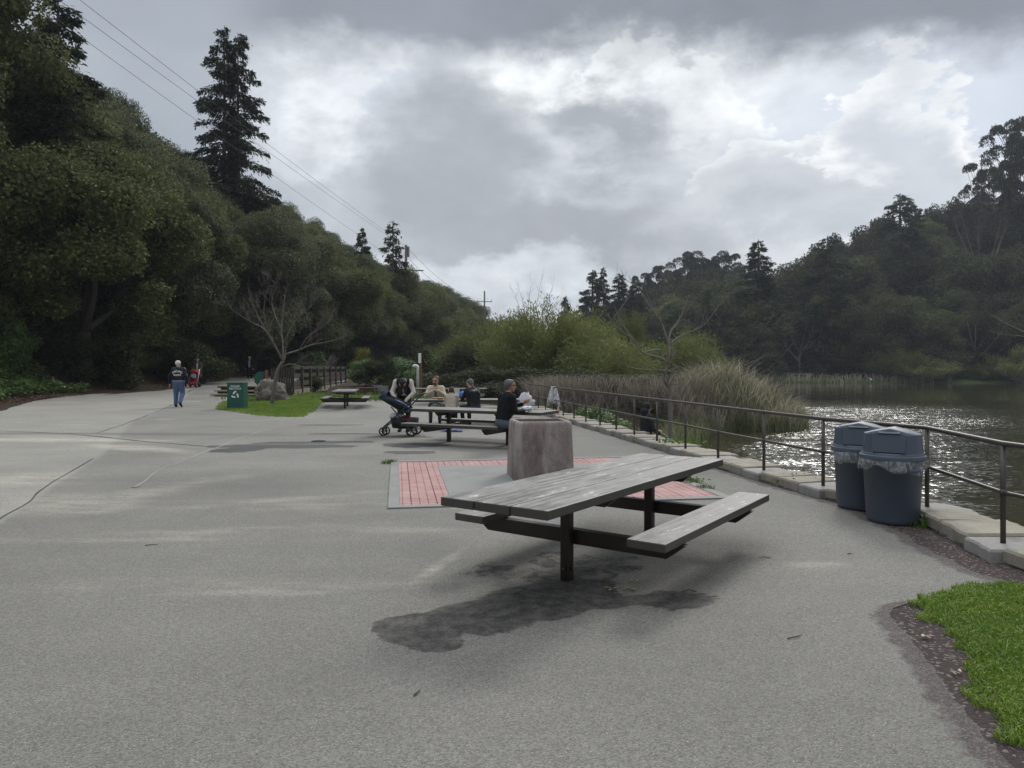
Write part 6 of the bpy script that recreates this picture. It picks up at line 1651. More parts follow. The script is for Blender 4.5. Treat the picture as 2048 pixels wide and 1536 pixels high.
def make_pram():
    root = empty('pushchair', (-2.60, 17.25, 0), R(86), 1, 'black pushchair with navy hood parked beside the family table', 'pushchair')
    for sx in (-1, 1):
        wheel(root, (sx * .13, .44, .105), .105, .05); wheel(root, (sx * .27, -.27, .14), .14, .055)
        b = MB(); b.smooth = True
        b.tube([(sx * .13, .44, .13), (sx * .15, .42, .22), (sx * .25, .26, .34), (sx * .26, -.10, .66), (sx * .255, -.38, .95), (sx * .24, -.50, 1.0)], .0165, 8)
        b.tube([(sx * .27, -.27, .14), (sx * .265, .05, .50), (sx * .25, .22, .70)], .016, 8)
        b.tube([(sx * .26, -.06, .62), (sx * .26, -.12, .36)], .012, 6)
        b.build('frame_tube', m_tub, root)
    b = MB(); b.smooth = True; b.tube([(-.24, -.50, 1.0), (-.18, -.56, 1.01), (.18, -.56, 1.01), (.24, -.50, 1.0)], .019, 8); b.build('handlebar', m_hand, root)
    b = MB(); b.tube([(-.27, -.27, .14), (.27, -.27, .14)], .014, 6); b.tube([(-.15, .40, .22), (.15, .40, .22)], .013, 6); b.build('axle', m_tub, root)
    pl = [(-.21, .50, .90), (-.215, .40, .84), (-.22, .20, .72), (-.22, .02, .60), (-.21, -.12, .55), (-.2, -.26, .60)]
    s1 = sheet(pl, [(-x, y, z) for x, y, z in pl], .03); s1.build('seat', CSHD, root)
    for sx in (-1, 1):
        b = MB(); b.smooth = True
        b.prism([(.50, .90), (.30, .80), (.02, .63), (-.14, .60), (-.20, .66), (-.10, .76), (.12, .86), (.36, .97)], -.012, .012, Matrix.Translation((sx * .215, 0, 0)) @ Matrix(((0, 0, 1, 0), (1, 0, 0, 0), (0, 1, 0, 0), (0, 0, 0, 1))))
        b.build('side_panel', CSHD, root)
    N_ = 7; arcs = []
    for i in range(N_):
        f = i / (N_ - 1); a0 = R(25 + 75 * f); arcs.append([Vector((.23 * math.cos(PI * k / 10), .37 + .17 * math.cos(a0), .86 + (.20 * math.sin(a0)) * (.35 + .65 * math.sin(PI * k / 10)) - .0)) for k in range(11)])
    b = MB(); b.smooth = True; b.add([p for a in arcs for p in a], [(i * 11 + k, i * 11 + k + 1, (i + 1) * 11 + k + 1, (i + 1) * 11 + k) for i in range(N_ - 1) for k in range(10)]); ho = b.build('hood', CBLU, root)
    so = ho.modifiers.new('thick', 'SOLIDIFY'); so.thickness = .012
    for k in (0, 1):
        b = MB(); b.smooth = True; b.tube([(-.18, .33 - .11 * k, .845 - .06 * k), (0, .33 - .11 * k, .90 - .06 * k), (.18, .33 - .11 * k, .845 - .06 * k)], .024, 6); b.build('white_stripe', m_wht, root)
    bl = [(-.17, .26, .84), (-.17, .12, .80), (-.16, -.02, .72), (-.15, -.14, .66)]
    sheet(bl, [(-x, y, z + .01) for x, y, z in bl], .03).build('blanket', cloth('blue_blanket', (.10, .19, .36), .9, .4, 12, .7), root)
    b = MB(); b.smooth = True
    b.lathe([(.10, .17), (.235, .19), (.26, .30), (.275, .42), (.265, .425), (.24, .30), (.10, .2)], 20, (0, 0, 0)); bo = b.build('basket', CSHD, root); bo.scale = (1.0, 1.25, 1); bo.location = (0, -.05, 0)
    b = MB(); b.smooth = True; b.lathe([(.02, .40), (.14, .42), (.17, .47), (.10, .53), (.01, .54)], 14, (0, .16, 0)); b.build('bundle', m_wht, root)
    b = MB(); b.smooth = True; b.lathe([(.02, .38), (.11, .40), (.12, .44), (.05, .47), (.01, .47)], 12, (.05, -.06, 0)); b.build('red_bundle', CRED, root)
make_pram()
g_ = g2 + Vector((.06, -.62, 0)); gz_ = gzf(g_.x, g_.y)
def make_red_pram():
    root = empty('pushchair', (g_.x, g_.y, gz_), FS, 1, 'red pushchair with a child in it coming down the path', 'pushchair')
    for sx in (-1, 1):
        wheel(root, (sx * .22, .32, .10), .10, .05); wheel(root, (sx * .26, -.22, .12), .12, .05)
        b = MB(); b.smooth = True; b.tube([(sx * .22, .32, .10), (sx * .24, .05, .48), (sx * .22, -.30, 1.04)], .017, 6); b.tube([(sx * .26, -.22, .12), (sx * .24, .10, .55)], .015, 6); b.build('frame_tube', simple('silver_tube', (.35, .35, .36), .35, .1, 9, .05, 50, .7) if sx < 0 else bpy.data.materials['silver_tube'], root)
    b = MB(); b.smooth = True; b.tube([(-.22, -.30, 1.04), (.22, -.30, 1.04)], .02, 8); b.build('handlebar', m_rub, root)
    pl = [(-.2, -.16, .92), (-.2, -.10, .70), (-.2, -.02, .46), (-.2, .16, .42), (-.2, .24, .26), (-.2, .34, .2)]
    sheet(pl, [(-x, y, z) for x, y, z in pl], .03).build('seat', CRED, root)
    arcs = []
    for i in range(6):
        a0 = R(20 + 85 * i / 5); arcs.append([Vector((.23 * math.cos(PI * k / 10), -.16 + .34 * math.cos(a0), .80 + .26 * math.sin(a0) * (.3 + .7 * math.sin(PI * k / 10)))) for k in range(11)])
    b = MB(); b.smooth = True; b.add([p for a in arcs for p in a], [(i * 11 + k, i * 11 + k + 1, (i + 1) * 11 + k + 1, (i + 1) * 11 + k) for i in range(5) for k in range(10)]); ho = b.build('hood', CRED, root)
    so = ho.modifiers.new('thick', 'SOLIDIFY'); so.thickness = .012
    b = MB(); b.box((0, -.02, .24), (.38, .36, .16), None, .03); b.build('basket', CSHD, root)
make_red_pram()
M_ = Matrix.Rotation(FS, 3, 'Z'); cp = Vector((g_.x, g_.y, gz_)) + M_ @ Vector((0, .02, .47))
human('toddler in pale clothes sitting in the red pushchair', cp, FS, dict(SIT, pelvis=(0, -.02, .10), elL=(-.24, .14, .36), elR=(.24, .14, .36), wrL=(-.12, .34, .30), wrR=(.12, .34, .30)), dict(top=m_wht, legs=CSHD, shoe=m_wht, skin=SK1, hair=HBR), .50, 1.1, .016, short, None, None, True)
# ------------------------------------------------------------------ recycling box
m_grn = simple('green_paint', (.012, .088, .062), .45, .22, 2.0, .1, 90, 0, .5, dirt=((.03, .10, .08, 1), .4)); m_wpaint = simple('white_paint', (.78, .78, .76), .6, .1, 9, .05, 60)
m_steel2 = simple('galvanised', (.30, .31, .31), .45, .2, 9, .1, 60, .6)
rb = GX(472, 821, .03); rbA = R(3)
root = empty('recycling_box', (rb.x - .06, rb.y + .30, .0), rbA, 1, 'dark green metal recycling box with white lettering and arrows', 'recycling bin')
b = MB(); b.box((0, 0, .52), (.60, .52, 1.02), None, .014); b.build('box_body', m_grn, root)
b = MB(); b.box((0, 0, 1.045), (.63, .55, .035), None, .010); b.build('box_lid', m_grn, root)
b = MB(); b.box((-.302, .0, .80), (.006, .32, .16)); b.build('deposit_slot', m_soot, root)
def text_mesh(txt, size, M, mat, parent, name='lettering'):
    cu = bpy.data.curves.new('letter', 'FONT'); cu.body = txt; cu.size = size; cu.align_x = 'CENTER'; cu.align_y = 'CENTER'; cu.extrude = .0015; cu.offset = size * .02; cu.space_line = .95; cu.space_character = 1.12
    o = bpy.data.objects.new('letter', cu); COL.objects.link(o); dg = bpy.context.evaluated_depsgraph_get()
    me = bpy.data.meshes.new_from_object(o.evaluated_get(dg)); bpy.data.objects.remove(o); bpy.data.curves.remove(cu)
    me.transform(M); return link(name, me, mat, parent)
FR = Matrix(((1, 0, 0, 0), (0, 0, -1, 0), (0, 1, 0, 0), (0, 0, 0, 1)))
text_mesh('PLEASE\nRECYCLE', .095, Matrix.Translation((0, -.2635, .88)) @ FR, m_wpaint, root)
b = MB()   # three chasing arrows, each a bent band with a head
for k in range(3):
    a = 2 * PI * k / 3
    def q(x, z):
        return (x * math.cos(a) - z * math.sin(a), x * math.sin(a) + z * math.cos(a))
    band = [(-.098, -.100), (-.030, -.100), (-.030, -.052), (-.075, -.052)]
    bend = [(-.098, -.100), (-.075, -.052), (-.100, -.012), (-.142, -.036), (-.140, -.062)]
    head = [(-.030, -.122), (.022, -.076), (-.030, -.030)]
    for poly in (band, bend, head):
        pts = [q(*p) for p in poly]; n = len(pts)
        b.add([(x, -.2635, .605 + z) for x, z in pts] + [(x, -.2605, .605 + z) for x, z in pts], [tuple(range(n)), tuple(range(2 * n - 1, n - 1, -1))] + [(i, n + i, n + (i + 1) % n, (i + 1) % n) for i in range(n)])
b.build('recycling_symbol', m_wpaint, root)

# ------------------------------------------------------------------ boulder
m_rock, t = newmat('boulder_stone'); co = t.coord()
n1 = t.noise(t.stretch(co, (1, 1, 2.2)), 2.0, 8, .68, .8); n2 = t.noise(co, 22, 5, .7); vr = t.voro(co, 3.2, 'DISTANCE_TO_EDGE')
c = t.ramp(t.add(t.mul(n1, .7), t.mul(n2, .3)), [(.36, (.045, .038, .030)), (.5, (.17, .15, .12)), (.64, (.32, .29, .245))])
t.out(t.bsdf(c, .92, t.bump(t.add(t.mul(n1, 1.2), t.mul(n2, .5)), .9, .10), 0, .2))
bm = bmesh.new(); bmesh.ops.create_icosphere(bm, subdivisions=5, radius=1.0)
from mathutils import noise as mnoise
for v in bm.verts:
    p = v.co.copy(); d_ = mnoise.noise(p * 1.3 + Vector((3, 1, 7))) * .30 + mnoise.noise(p * 3.1) * .13 + mnoise.noise(p * 7) * .05 + mnoise.noise(p * 17) * .02
    r_ = mnoise.voronoi(p * 1.7)[0][0]
    v.co = p * (1 + d_ + .12 * r_)
    v.co.x *= .74; v.co.y *= .6; v.co.z = max(v.co.z * .55, -.30) + .26 - .10 * p.x
me = bpy.data.meshes.new('boulder'); bm.to_mesh(me); bm.free()
for f in me.polygons: f.use_smooth = True
ob = link('boulder', me, m_rock); g_ = GX(537, 810, .0); ob.location = (g_.x, g_.y + .5, .10); ob.rotation_euler = (0, 0, .3)
ob.scale = (.86, .9, 1.12)
tag(ob, 'rough grey-brown boulder on the grass island', 'boulder')

# ------------------------------------------------------------------ wooden footbridge
m_tim = simple('old_timber', (.060, .050, .040), .9, .45, 2.5, .6, 26, 0, .25, dirt=((.16, .14, .115, 1), .5)); m_timp = simple('pale_timber', (.27, .235, .18), .9, .4, 2.5, .5, 26)
root = empty('footbridge', (-10.6, 35, .58), 0, 1, 'weathered timber footbridge with post and rail sides over the creek', 'bridge')
A_, B_ = Vector((0, 0, 0)), Vector((-1.25, 16.5, .05)); O_ = Vector((-10.6, 35, .58))
tdir = (B_ - A_).normalized(); ndir = Vector((-tdir.y, tdir.x, 0)); ang = math.atan2(tdir.y, tdir.x); Rz = Matrix.Rotation(ang, 3, 'Z')
Lb = (B_ - A_).length
b = MB(); b.box((A_ + B_) / 2 + ndir * 1.5 + Vector((0, 0, -.03)), (Lb, 3.0, .06), Rz); b.build('deck', m_tim, root)
for s_ in (.02,):
    b = MB(); b.box((A_ + B_) / 2 + ndir * s_ + Vector((0, 0, -.22)), (Lb, .12, .30), Rz); b.build('girder', m_timp, root)
for s_ in (-.04,):
    for i in range(9):
        p = A_.lerp(B_, i / 8) + ndir * s_; b = MB(); b.box(p + Vector((0, 0, .42)), (.15, .09, 1.32), Rz, .01); b.build('post', m_tim, root)
    for zc, hh in ((1.0, .15), (.62, .19), (.22, .24)):
        b = MB(); b.box((A_ + B_) / 2 + ndir * (s_ + (.07 if s_ < 1 else -.07)) + Vector((0, 0, zc)), (Lb + .2, .045, hh), Rz, .006); b.build('rail', m_tim, root)
b = MB()      # flared wing of close-set pales at the near end
W0, W1_ = A_ + Vector((0, -.1, 0)), A_ + Vector((-1.15, 1.1, 0)) + Vector((0, -.6, 0))
for i in range(9):
    p = W0.lerp(W1_, i / 8); b.box(p + Vector((0, 0, .33)), (.11, .05, 1.45 - .02 * i), Matrix.Rotation(R(150), 3, 'Z'), .006)
b.build('wing_fence', m_tim, root)
b = MB(); b.box(A_ + Vector((-2.2, 1.0, -.18)), (2.6, .18, .34), Matrix.Rotation(R(-8), 3, 'Z'), .01); b.build('abutment_beam', m_tim, root)
# low timber steps behind the recycling box
root = empty('timber_step', (-13.0, 34.0, gzf(-13, 34)), R(-4), 1, 'stack of low grey timber steps behind the recycling box', 'steps')
for k in range(3):
    b = MB(); b.box((0, k * .34, .10 + .17 * k), (2.2, .34, .07), None, .01); b.build('tread', m_timp if k < 2 else m_tim, root)
    b = MB(); b.box((0, k * .34 + .12, .02 + .17 * k), (2.1, .05, .12)); b.build('riser', m_tim, root)
# rusty post with green sign, rusty post with white panel, white vent pipe, maroon box, camp grill
m_rust = simple('rust_red_paint', (.20, .075, .038), .8, .3, 4, .3, 50); m_pvc = simple('white_pvc', (.62, .63, .64), .5, .12, 3, .05, 60, dirt=((.35, .35, .34, 1), .3))
p = PX(533, 771, 33); z_ = gzf(p.x, p.y)
root = empty('sign_post', (p.x, p.y, z_), R(20), 1, 'orange-brown post with a green sign plate on its left side behind the boulder', 'sign')
b = MB(); b.box((0, 0, .62), (.13, .13, 1.36), None, .012); b.build('post', m_rust, root)
b = MB(); n = 8; pts = [(.30 * math.cos(2 * PI * (k + .5) / n), .36 * math.sin(2 * PI * (k + .5) / n)) for k in range(n)]
b.add([(x - .24, .075, .90 + z) for x, z in pts] + [(x - .24, .09, .90 + z) for x, z in pts], [tuple(range(n)), tuple(range(2 * n - 1, n - 1, -1))] + [(i, n + i, n + (i + 1) % n, (i + 1) % n) for i in range(n)]); b.build('sign_plate', m_grn, root)
p = PX(841, 768, 34); z_ = gzf(p.x, p.y)
root = empty('sign_post', (p.x, p.y, z_), R(60), 1, 'tall rusty red post with a narrow white panel on top right of the vent pipe', 'sign')
top_ = PX(841, 706, 34).z - z_
b = MB(); b.box((0, 0, top_ / 2 - .05), (.10, .10, top_ + .1), None, .01); b.build('post', m_rust, root)
b = MB(); b.box((-.062, .0, top_ - .24), (.02, .16, .46), None, .005); b.build('sign_plate', m_wpaint, root)
p = PX(836, 770, 36); z_ = gzf(p.x, p.y); H_p = PX(836, 727, 36).z - z_
b = MB(); b.smooth = True
pts = [(0, 0, -.1), (0, 0, H_p - .26)] + [(-.14 + .14 * math.cos(a), 0, H_p - .26 + .14 * math.sin(a)) for a in [R(q) for q in (22, 45, 68, 90)]] + [(-.20, 0, H_p - .13), (-.22, 0, H_p - .19)]
b.tube(pts, .088, 14); b.tube([(0, 0, H_p - .34), (0, 0, H_p - .30)], .098, 14); b.tube([(0, 0, H_p - .75), (0, 0, H_p - .72)], .096, 14)
ob = b.build('vent_pipe', m_pvc); ob.location = (p.x, p.y, z_); ob.rotation_euler = (0, 0, R(10)); tag(ob, 'white plastic gooseneck vent pipe standing in front of the shrubs', 'pipe')
m_mar = simple('maroon_wood', (.075, .028, .026), .8, .3, 3, .3, 40)
p = GX(728, 797, .0)
root = empty('storage_box', (p.x, p.y + .4, 0), R(6), 1, 'low maroon wooden box behind the end-on picnic table', 'box')
b = MB(); b.prism([(-.75, -.4), (.75, -.4), (.75, .4), (-.75, .4)], 0, .42); b.build('box_body', m_mar, root)
b = MB(); b.prism([(-.80, .41), (.80, .41), (.62, .56), (-.52, .56)], -.43, .43, Matrix(((1, 0, 0, 0), (0, 0, 1, 0), (0, 1, 0, 0), (0, 0, 0, 1)))); b.build('box_lid', m_mar, root)
for (px, py, lab) in ((756, 797, 'rusty grey camp grill on a post, left of the stooping woman'), (768, 799, 'second camp grill on a post, nearest the stooping woman')):
    p = GX(px, py, .0)
    root = empty('camp_grill', (p.x, p.y, 0), R(15), 1, lab, 'grill', 'camp grills on posts')
    b = MB(); b.tube([(0, 0, -.05), (0, 0, .42)], .035, 8); b.build('post', m_steel2, root)
    b = MB(); b.box((0, .13, .56), (.40, .02, .26)); b.box((-.19, 0, .56), (.02, .26, .26)); b.box((.19, 0, .56), (.02, .26, .26)); b.box((0, 0, .43), (.40, .28, .02)); b.build('firebox', m_steel2, root)
    b = MB()
    for k in range(7): b.tube([(-.17 + .057 * k, -.14, .60), (-.17 + .057 * k, .12, .60)], .007, 5)
    b.build('grate', m_iron, root)
# drain
ob = MB(); ob.lathe([(.0, .011), (.14, .012), (.155, .008), (.16, .004)], 24, (0, 0, 0), False); o_ = ob.build('drain_cover', m_soot); g_ = GX(637, 883); o_.location = (g_.x, g_.y, .006); tag(o_, 'small dark drain cover in the middle of the damp asphalt', 'drain')

# ------------------------------------------------------------------ utility poles and wires
m_pole = simple('pole_wood', (.11, .095, .08), .9, .3, 2, .4, 30); m_wire = simple('wire', (.05, .05, .055), .6, .1, 3, 0, 20)
poles = []
for (px, py, d_, fb_, lab, arm) in ((812, 490, 92, 2, 'utility pole top showing above the oaks beside the slim conifer', 1.1), (969, 582, 150, 2, 'far utility pole with crossarm at the end of the tree line', 2.0)):
    tp_ = PX(px, py, d_); base = gzf(tp_.x, tp_.y); hgt = max(tp_.z - base, 9)
    root = empty('utility_pole', (tp_.x, tp_.y, tp_.z - hgt), R(10), 1, lab, 'pole', 'utility poles along the hill')
    b = MB(); b.smooth = True; b.tube([(0, 0, -.5), (0, 0, hgt)], [.20, .16], 8); b.build('pole_shaft', m_pole, root)
    if px > 900:
        b = MB(); b.box((0, 0, hgt - 2.2), (3.1, .12, .14)); b.build('crossarm', m_pole, root)
        for x in (-1.45, 1.45): b = MB(); b.tube([(x, 0, hgt - 2.1), (x, 0, hgt - 1.8)], .07, 6); b.build('insulator', m_steel2, root)
    else:
        b = MB(); b.box((1.0, 0, hgt - 3.2), (2.4, .12, .14)); b.build('crossarm', m_pole, root)
        b = MB(); b.tube([(.3, 0, hgt - 1.5), (.3, 0, hgt - .2)], .15, 10); b.build('transformer', m_steel2, root)
def wire(p0, p1, sag, lab, n=40, r=.012):
    b = MB(); b.tube([p0.lerp(p1, i / n) - Vector((0, 0, sag * 4 * (i / n) * (1 - i / n))) for i in range(n + 1)], r, 5)
    tag(b.build('power_line', m_wire), lab, 'power line', 'power lines over the hill')
W_ = [((175, 0), (812, 492), 'topmost power line crossing the sky above the hill'), ((134, 0), (815, 498), 'middle power line crossing the sky above the hill'), ((76, 0), (820, 540), 'lowest power line crossing the sky above the hill')]
for (a_, b_, lab) in W_:
    A2, B2_ = PX(*a_, 34), PX(*b_, 92)
    A2 = A2 + (A2 - B2_) * .35
    wire(A2, B2_, .35, lab)
wire(PX(812, 492, 92), PX(962, 597, 150), 1.6, 'power line sagging from the near pole to the far pole', 30, .02)
wire(PX(820, 520, 92), PX(976, 597, 150), 2.2, 'lower power line sagging from the near pole to the far pole', 30, .02)

# ------------------------------------------------------------------ far benches, floating leaves
m_bench = simple('bench_wood', (.10, .085, .07), .85, .3, 4, .2, 30)
for (px, lab) in ((1582, 'long bench on the far lawn, left one'), (1614, 'long bench on the far lawn, right one')):
    x, y = yfor(px, 3.5); z = gzf(x, y)
    root = empty('park_bench', (x, y, z), R(-4), 1.2, lab, 'bench', 'benches on the far shore')
    b = MB(); b.box((0, 0, .45), (2.2, .4, .06)); b.build('seat', m_bench, root)
    b = MB(); b.box((0, .2, .78), (2.2, .05, .28), Matrix.Rotation(R(-12), 3, 'X')); b.build('backrest', m_bench, root)
    for s_ in (-.9, .9): b = MB(); b.box((s_, 0, .22), (.08, .36, .44)); b.box((s_, .19, .6), (.06, .06, .5)); b.build('leg', m_bench, root)
x, y = yfor(1741, .3)
b = MB(); b.smooth = True; b.lathe([(.02, 0), (.22, .05), (.26, .2), (.2, .36), (.05, .42)], 12); ob = b.build('white_bucket', m_wpaint); ob.location = (x, y, gzf(x, y)); tag(ob, 'small white bucket beside the crouching figure on the far shore', 'bucket')
# ------------------------------------------------------------------ things on and around the tables
m_foil = simple('crumpled_film', (.60, .62, .64), .3, .3, 8, .9, 25, .3, .6); m_bread = simple('bread', (.42, .23, .09), .8, .3, 20, .3, 60); m_paper = simple('wrapping_paper', (.42, .38, .28), .85, .3, 6, .6, 20)
m_blue = simple('blue_plastic', (.03, .16, .52), .35, .1, 6, .05, 50); m_box = simple('pale_plastic', (.42, .40, .37), .5, .1, 6, .05, 50); m_red = simple('red_label', (.42, .05, .04), .4, .2, 12, .05, 50); m_olv = cloth('olive_canvas', (.075, .07, .035)); m_brn = cloth('brown_leather', (.07, .04, .025), .5)
m_plas, t = newmat('carrier_bag'); co = t.coord(); n1 = t.noise(co, 13, 5, .65, 1.0)
mx = t.n('ShaderNodeMixShader'); b1 = t.bsdf((.72, .74, .78), .35, t.bump(n1, .9, .05), 0, .5); tr = t.n('ShaderNodeBsdfTranslucent'); t.put(tr.inputs[0], (.75, .77, .8, 1)); t.put(mx.inputs[0], .4); t.t.links.new(b1, mx.inputs[1]); t.t.links.new(tr.outputs[0], mx.inputs[2]); t.out(mx.outputs[0])
def crumple(name, mat, loc, size, seed, label, cat, amp=.35, rz=0, top=0.0, group=None):
    bm = bmesh.new(); bmesh.ops.create_icosphere(bm, subdivisions=4, radius=1.0)
    for v in bm.verts:
        p = v.co.copy(); q = p * 1.8 + Vector((seed * 3.7, seed, 0)); k = 1 + amp * (abs(mnoise.noise(q)) * 1.6 - .5) + amp * .5 * mnoise.noise(q * 3.1)
        v.co = p * k
        if top and v.co.z > 0: f = 1 - top * min(v.co.z, 1); v.co.x *= f; v.co.y *= f
        v.co.x *= size[0] / 2; v.co.y *= size[1] / 2; v.co.z = max(v.co.z * size[2] / 2, -size[2] * .42) + size[2] * .42
    me = bpy.data.meshes.new(name); bm.to_mesh(me); bm.free()
    for f in me.polygons: f.use_smooth = True
    o = link(name, me, mat); o.location = loc; o.rotation_euler = (0, 0, rz); return tag(o, label, cat, group)
TOP = TZ + .003
def onpx(px, py, z): return GX(px, py, z)
p = onpx(1052, 819, TOP); crumple('carrier_bag', m_plas, (p.x, p.y + .1, TOP), (.34, .28, .40), 3, 'crumpled white carrier bag standing on the table in front of the man in black', 'bag', .5, .3, .45)
p = onpx(1053, 822, TOP); crumple('food_bag', m_foil, (p.x, p.y - .05, TOP), (.26, .16, .11), 5, 'clear bag of snacks lying in front of the carrier bag', 'bag', .4, .4)
p = onpx(1035, 821, TOP); crumple('food_wrapper', m_paper, (p.x, p.y + .02, TOP), (.24, .2, .06), 6, 'opened paper food wrapper on the table by the hand of the man in black', 'wrapper', .5, .1)
hl_ = Vector((-.06, .44, .42)) * 1.02 + Vector((.5, .7, .45)).normalized() * .125; hl_ = Matrix.Rotation(aim(.86, .50), 3, 'Z') @ hl_ + p8; o_ = crumple('sandwich', m_bread, (hl_.x, hl_.y, hl_.z - .005), (.16, .09, .075), 8, 'bread roll held up by the man in black', 'sandwich', .2, .9); o_.rotation_euler = (0, -.35, .7)
p = onpx(880, 799, TOP); crumple('sandwich', m_bread, (p.x, p.y + .1, TOP), (.22, .14, .07), 9, 'bread on paper in front of the bearded man', 'sandwich', .25, .2)
p = onpx(869, 798, TOP); crumple('food_wrapper', m_paper, (p.x + .02, p.y + .12, TOP), (.20, .18, .05), 10, 'crumpled paper wrapper in front of the bearded man', 'wrapper', .5, .1)
p = onpx(906, 796, TOP)
root = empty('food_container', (p.x, p.y + .32, TOP), R(4), 1, 'pale open food box with its lid up beside the child', 'food box')
b = MB(); b.box((0, 0, .04), (.34, .24, .08), None, .012); b.build('box_body', m_box, root); b = MB(); b.box((0, .13, .17), (.34, .015, .22), Matrix.Rotation(R(-10), 3, 'X'), .006); b.build('box_lid', m_box, root)
p = onpx(924, 798, TOP); b = MB(); b.smooth = True; b.lathe([(.05, 0), (.085, .01), (.105, .12), (.10, .17), (.06, .19), (.055, .215), (.01, .22)], 20); ob = b.build('blue_jar', m_blue); ob.location = (p.x, p.y + .25, TOP); tag(ob, 'bright blue plastic jar on the table by the woman in the quilted jacket', 'jar')
p = onpx(928, 800, TOP); crumple('food_wrapper', m_bread, (p.x - .02, p.y - .0, TOP), (.16, .12, .05), 12, 'orange-brown snack in front of the blue jar', 'snack', .3)
q5 = tpt(T3L, T3A, -.98, -.76, SEAT); crumple('canvas_bag', m_olv, q5, (.36, .24, .20), 14, 'olive canvas bag on the near bench of the family table', 'bag', .3, .2)
q6 = tpt(T3L, T3A, -.70, -.66, SEAT); crumple('leather_bag', m_brn, (q6.x - .02, q6.y + .12, q6.z), (.24, .18, .18), 15, 'brown bag on the bench between the olive bag and the child', 'bag', .25, .2)
q7 = GX(893, 856); crumple('backpack', CBK, (q7.x, q7.y + 1.4, 0), (.34, .3, .42), 16, 'black backpack standing under the family table', 'backpack', .15, .2, .2)
q8 = GX(905, 864); crumple('blue_cloth', cloth('pale_blue_cloth', (.12, .16, .32), .9, .4, 14), (q8.x, q8.y, 0), (.5, .25, .06), 17, 'blue cloth lying on the asphalt under the second table', 'cloth', .5, 0)
# towel over the rail
m_tow, t = newmat('striped_towel'); co = t.coord(); n1 = t.noise(t.stretch(co, (9, 9, 2.2)), 3.0, 4, .6, 1.5)
t.out(t.bsdf(t.ramp(n1, [(.40, (.12, .12, .14)), (.50, (.52, .52, .54)), (.62, (.68, .67, .68))]), .95, t.bump(n1, .4, .02), 0, .1))
ti = min(range(len(RP)), key=lambda i: abs(RP[i].y - 24.1)); tT, tN = rail_frame(ti); tp_ = RP[ti] + Vector((0, 0, .965))
b = MB(); b.smooth = True; V = []; K = 40; rows_ = [(.035, .03), (.03, .06), (0, .085), (-.10, .11), (-.25, .145), (-.42, .18), (-.56, .20)]
for z, rd in rows_:
    for k in range(K):
        a_ = 2 * PI * k / K; r_ = rd * (1 + .22 * math.sin(a_ * 7 + z * 4) * min(1, max(0, -z * 5)) + .10 * math.sin(a_ * 3 + 1)); hem = (.10 * math.sin(a_ * 2 + .6) + .05 * math.sin(a_ * 5)) * max(0, -z) * 1.2
        V.append(tT * r_ * math.cos(a_) * 1.1 + tN * r_ * math.sin(a_) + Vector((0, 0, z + hem)))
b.add(V, [(i * K + k, i * K + (k + 1) % K, (i + 1) * K + (k + 1) % K, (i + 1) * K + k) for i in range(len(rows_) - 1) for k in range(K)] + [tuple(range(K))])
ob = b.build('towel', m_tow); ob.location = tp_; so = ob.modifiers.new('thick', 'SOLIDIFY'); so.thickness = .01; tag(ob, 'grey and white striped towel hung over the railing', 'towel')
p = GX(1116.5, 828, KZ)
root = empty('drink_bottle', (p.x, p.y, KZ + .01), 0, 1, 'small clear bottle with a red label standing on the kerb below the towel', 'bottle')
b = MB(); b.smooth = True; b.lathe([(.028, 0), (.033, .01), (.033, .15), (.014, .19), (.014, .205)], 14); b.build('bottle_body', m_box, root)
b = MB(); b.smooth = True; b.lathe([(.0345, .03), (.0345, .11)], 14, cap=False); b.build('bottle_label', m_red, root)
b = MB(); b.smooth = True; b.lathe([(.016, .20), (.016, .225), (.002, .226)], 10); b.build('bottle_cap', m_wpaint, root)
# leaves and twigs lying on the asphalt
rgq = random.Random(3)
m_ylf = simple('fresh_catkin', (.38, .42, .06), .7, .3, 20, .2, 60); m_twig = simple('twig_bark', (.055, .042, .032), .9, .3, 9, .3, 40); m_pale = simple('dry_leaf', (.42, .36, .26), .8, .3, 12, .2, 60)
def small_leaf(px, py, mat, lab, cat, L_=.05):
    g_ = GX(px, py); P = np.array([[0, 0, .012]] * 5) + np.array([[rgq.uniform(-.03, .03), rgq.uniform(-.03, .03), 0] for _ in range(5)])
    D = np.array([[math.cos(a), math.sin(a), .12] for a in [rgq.uniform(0, 6.3) for _ in range(5)]]); N_ = np.tile([[.1, .1, 1.0]], (5, 1))
    V, Q = leaf_quads(P, unit(D), unit(N_), np.full(5, L_), np.full(5, L_ * .45)); ob = link('fallen_leaf', np_mesh('fallen_leaf', V, Q), mat); ob.location = (g_.x, g_.y, .002); tag(ob, lab, cat, 'leaves lying on the asphalt')
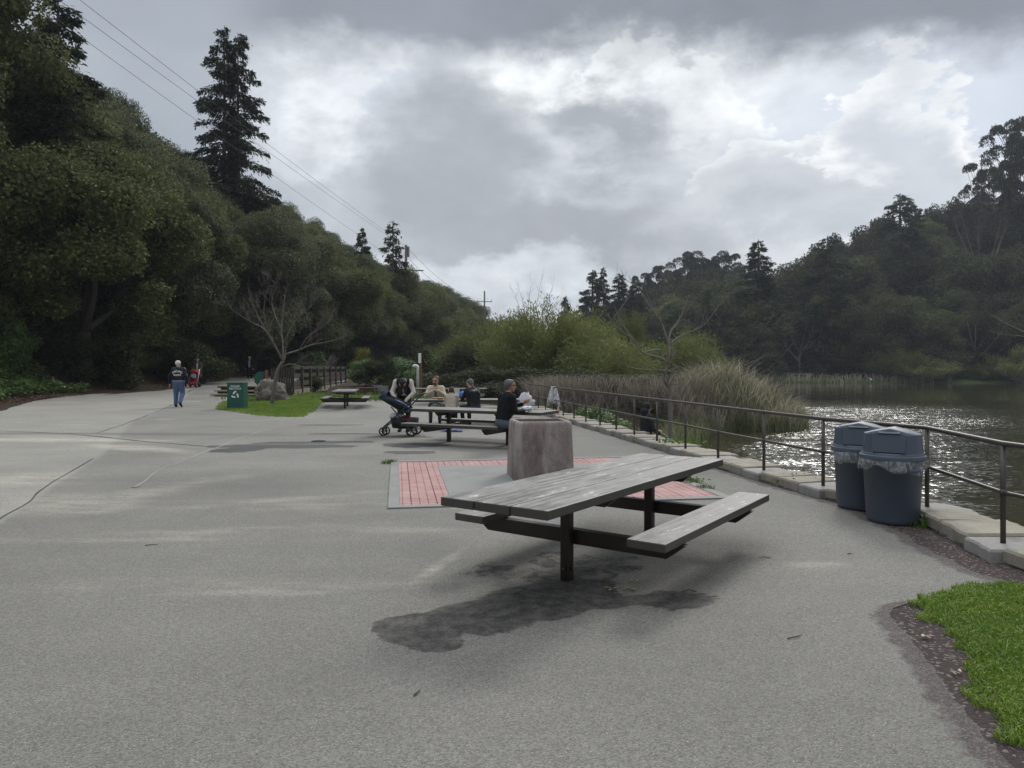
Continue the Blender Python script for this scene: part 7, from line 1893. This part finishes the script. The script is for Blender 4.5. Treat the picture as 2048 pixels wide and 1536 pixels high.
small_leaf(1228, 1181, m_ylf, 'yellow-green leaf sprig on the asphalt, left of the three by the big table', 'leaf'); small_leaf(1257, 1181, m_ylf, 'yellow-green leaf sprig on the asphalt, middle of the three by the big table', 'leaf'); small_leaf(1269, 1165, m_ylf, 'small yellow leaf sprig farthest from the camera by the big table', 'leaf', .035)
small_leaf(1846, 1278, m_pale, 'pale dry leaf on the dirt at the lawn corner', 'leaf', .05); small_leaf(1912, 1350, m_pale, 'pale dry leaf at the lower lawn edge', 'leaf', .04); small_leaf(1868, 1206, m_pale, 'curled brown leaf at the top of the lawn edge', 'leaf', .05)
def twig(px, py, L_, a, lab):
    g_ = GX(px, py); b = MB(); b.tube([(0, 0, .006), (L_ * .5 * math.cos(a), L_ * .5 * math.sin(a), .012), (L_ * math.cos(a + .3), L_ * math.sin(a + .3), .006)], [.004, .0035, .002], 5)
    ob = b.build('twig', m_twig); ob.location = (g_.x, g_.y, .004); tag(ob, lab, 'twig', 'twigs lying on the asphalt')
for px, py, L_, a, lab in ((1575, 1280, .12, .2, 'thin dark twig on open asphalt left of the lawn'), (1392, 1186, .09, 2.6, 'short twig at the right end of the damp stain'), (290, 1093, .10, .1, 'dark twig lying on the asphalt in the left foreground'), (1030, 1190, .09, .7, 'twig in the damp stain left of the table post'), (828, 1395, .07, 1, 'small twig on bare asphalt in the near foreground'), (1540, 1118, .10, 2.9, 'twig under the far side of the big table bench'), (1695, 1110, .05, 0, 'tiny twig on the asphalt in front of the bins'), (262, 977, .12, .4, 'dark twig lying at the end of the pale seam')):
    twig(px, py, L_, a, lab)
# ------------------------------------------------------------------ air
if HAZE > 0:
    m_hz, t = newmat('haze'); pv = t.n('ShaderNodeVolumePrincipled'); t.put(pv.inputs['Color'], (.84, .90, 1.0, 1)); t.put(pv.inputs['Density'], HAZE); t.put(pv.inputs['Anisotropy'], .25)
    o_ = t.n('ShaderNodeOutputMaterial'); t.t.links.new(pv.outputs[0], o_.inputs['Volume'])
    b = MB(); b.box((95, 190, 42), (480, 470, 100)); ob = b.build('haze', m_hz); tag(ob, kind='stuff')
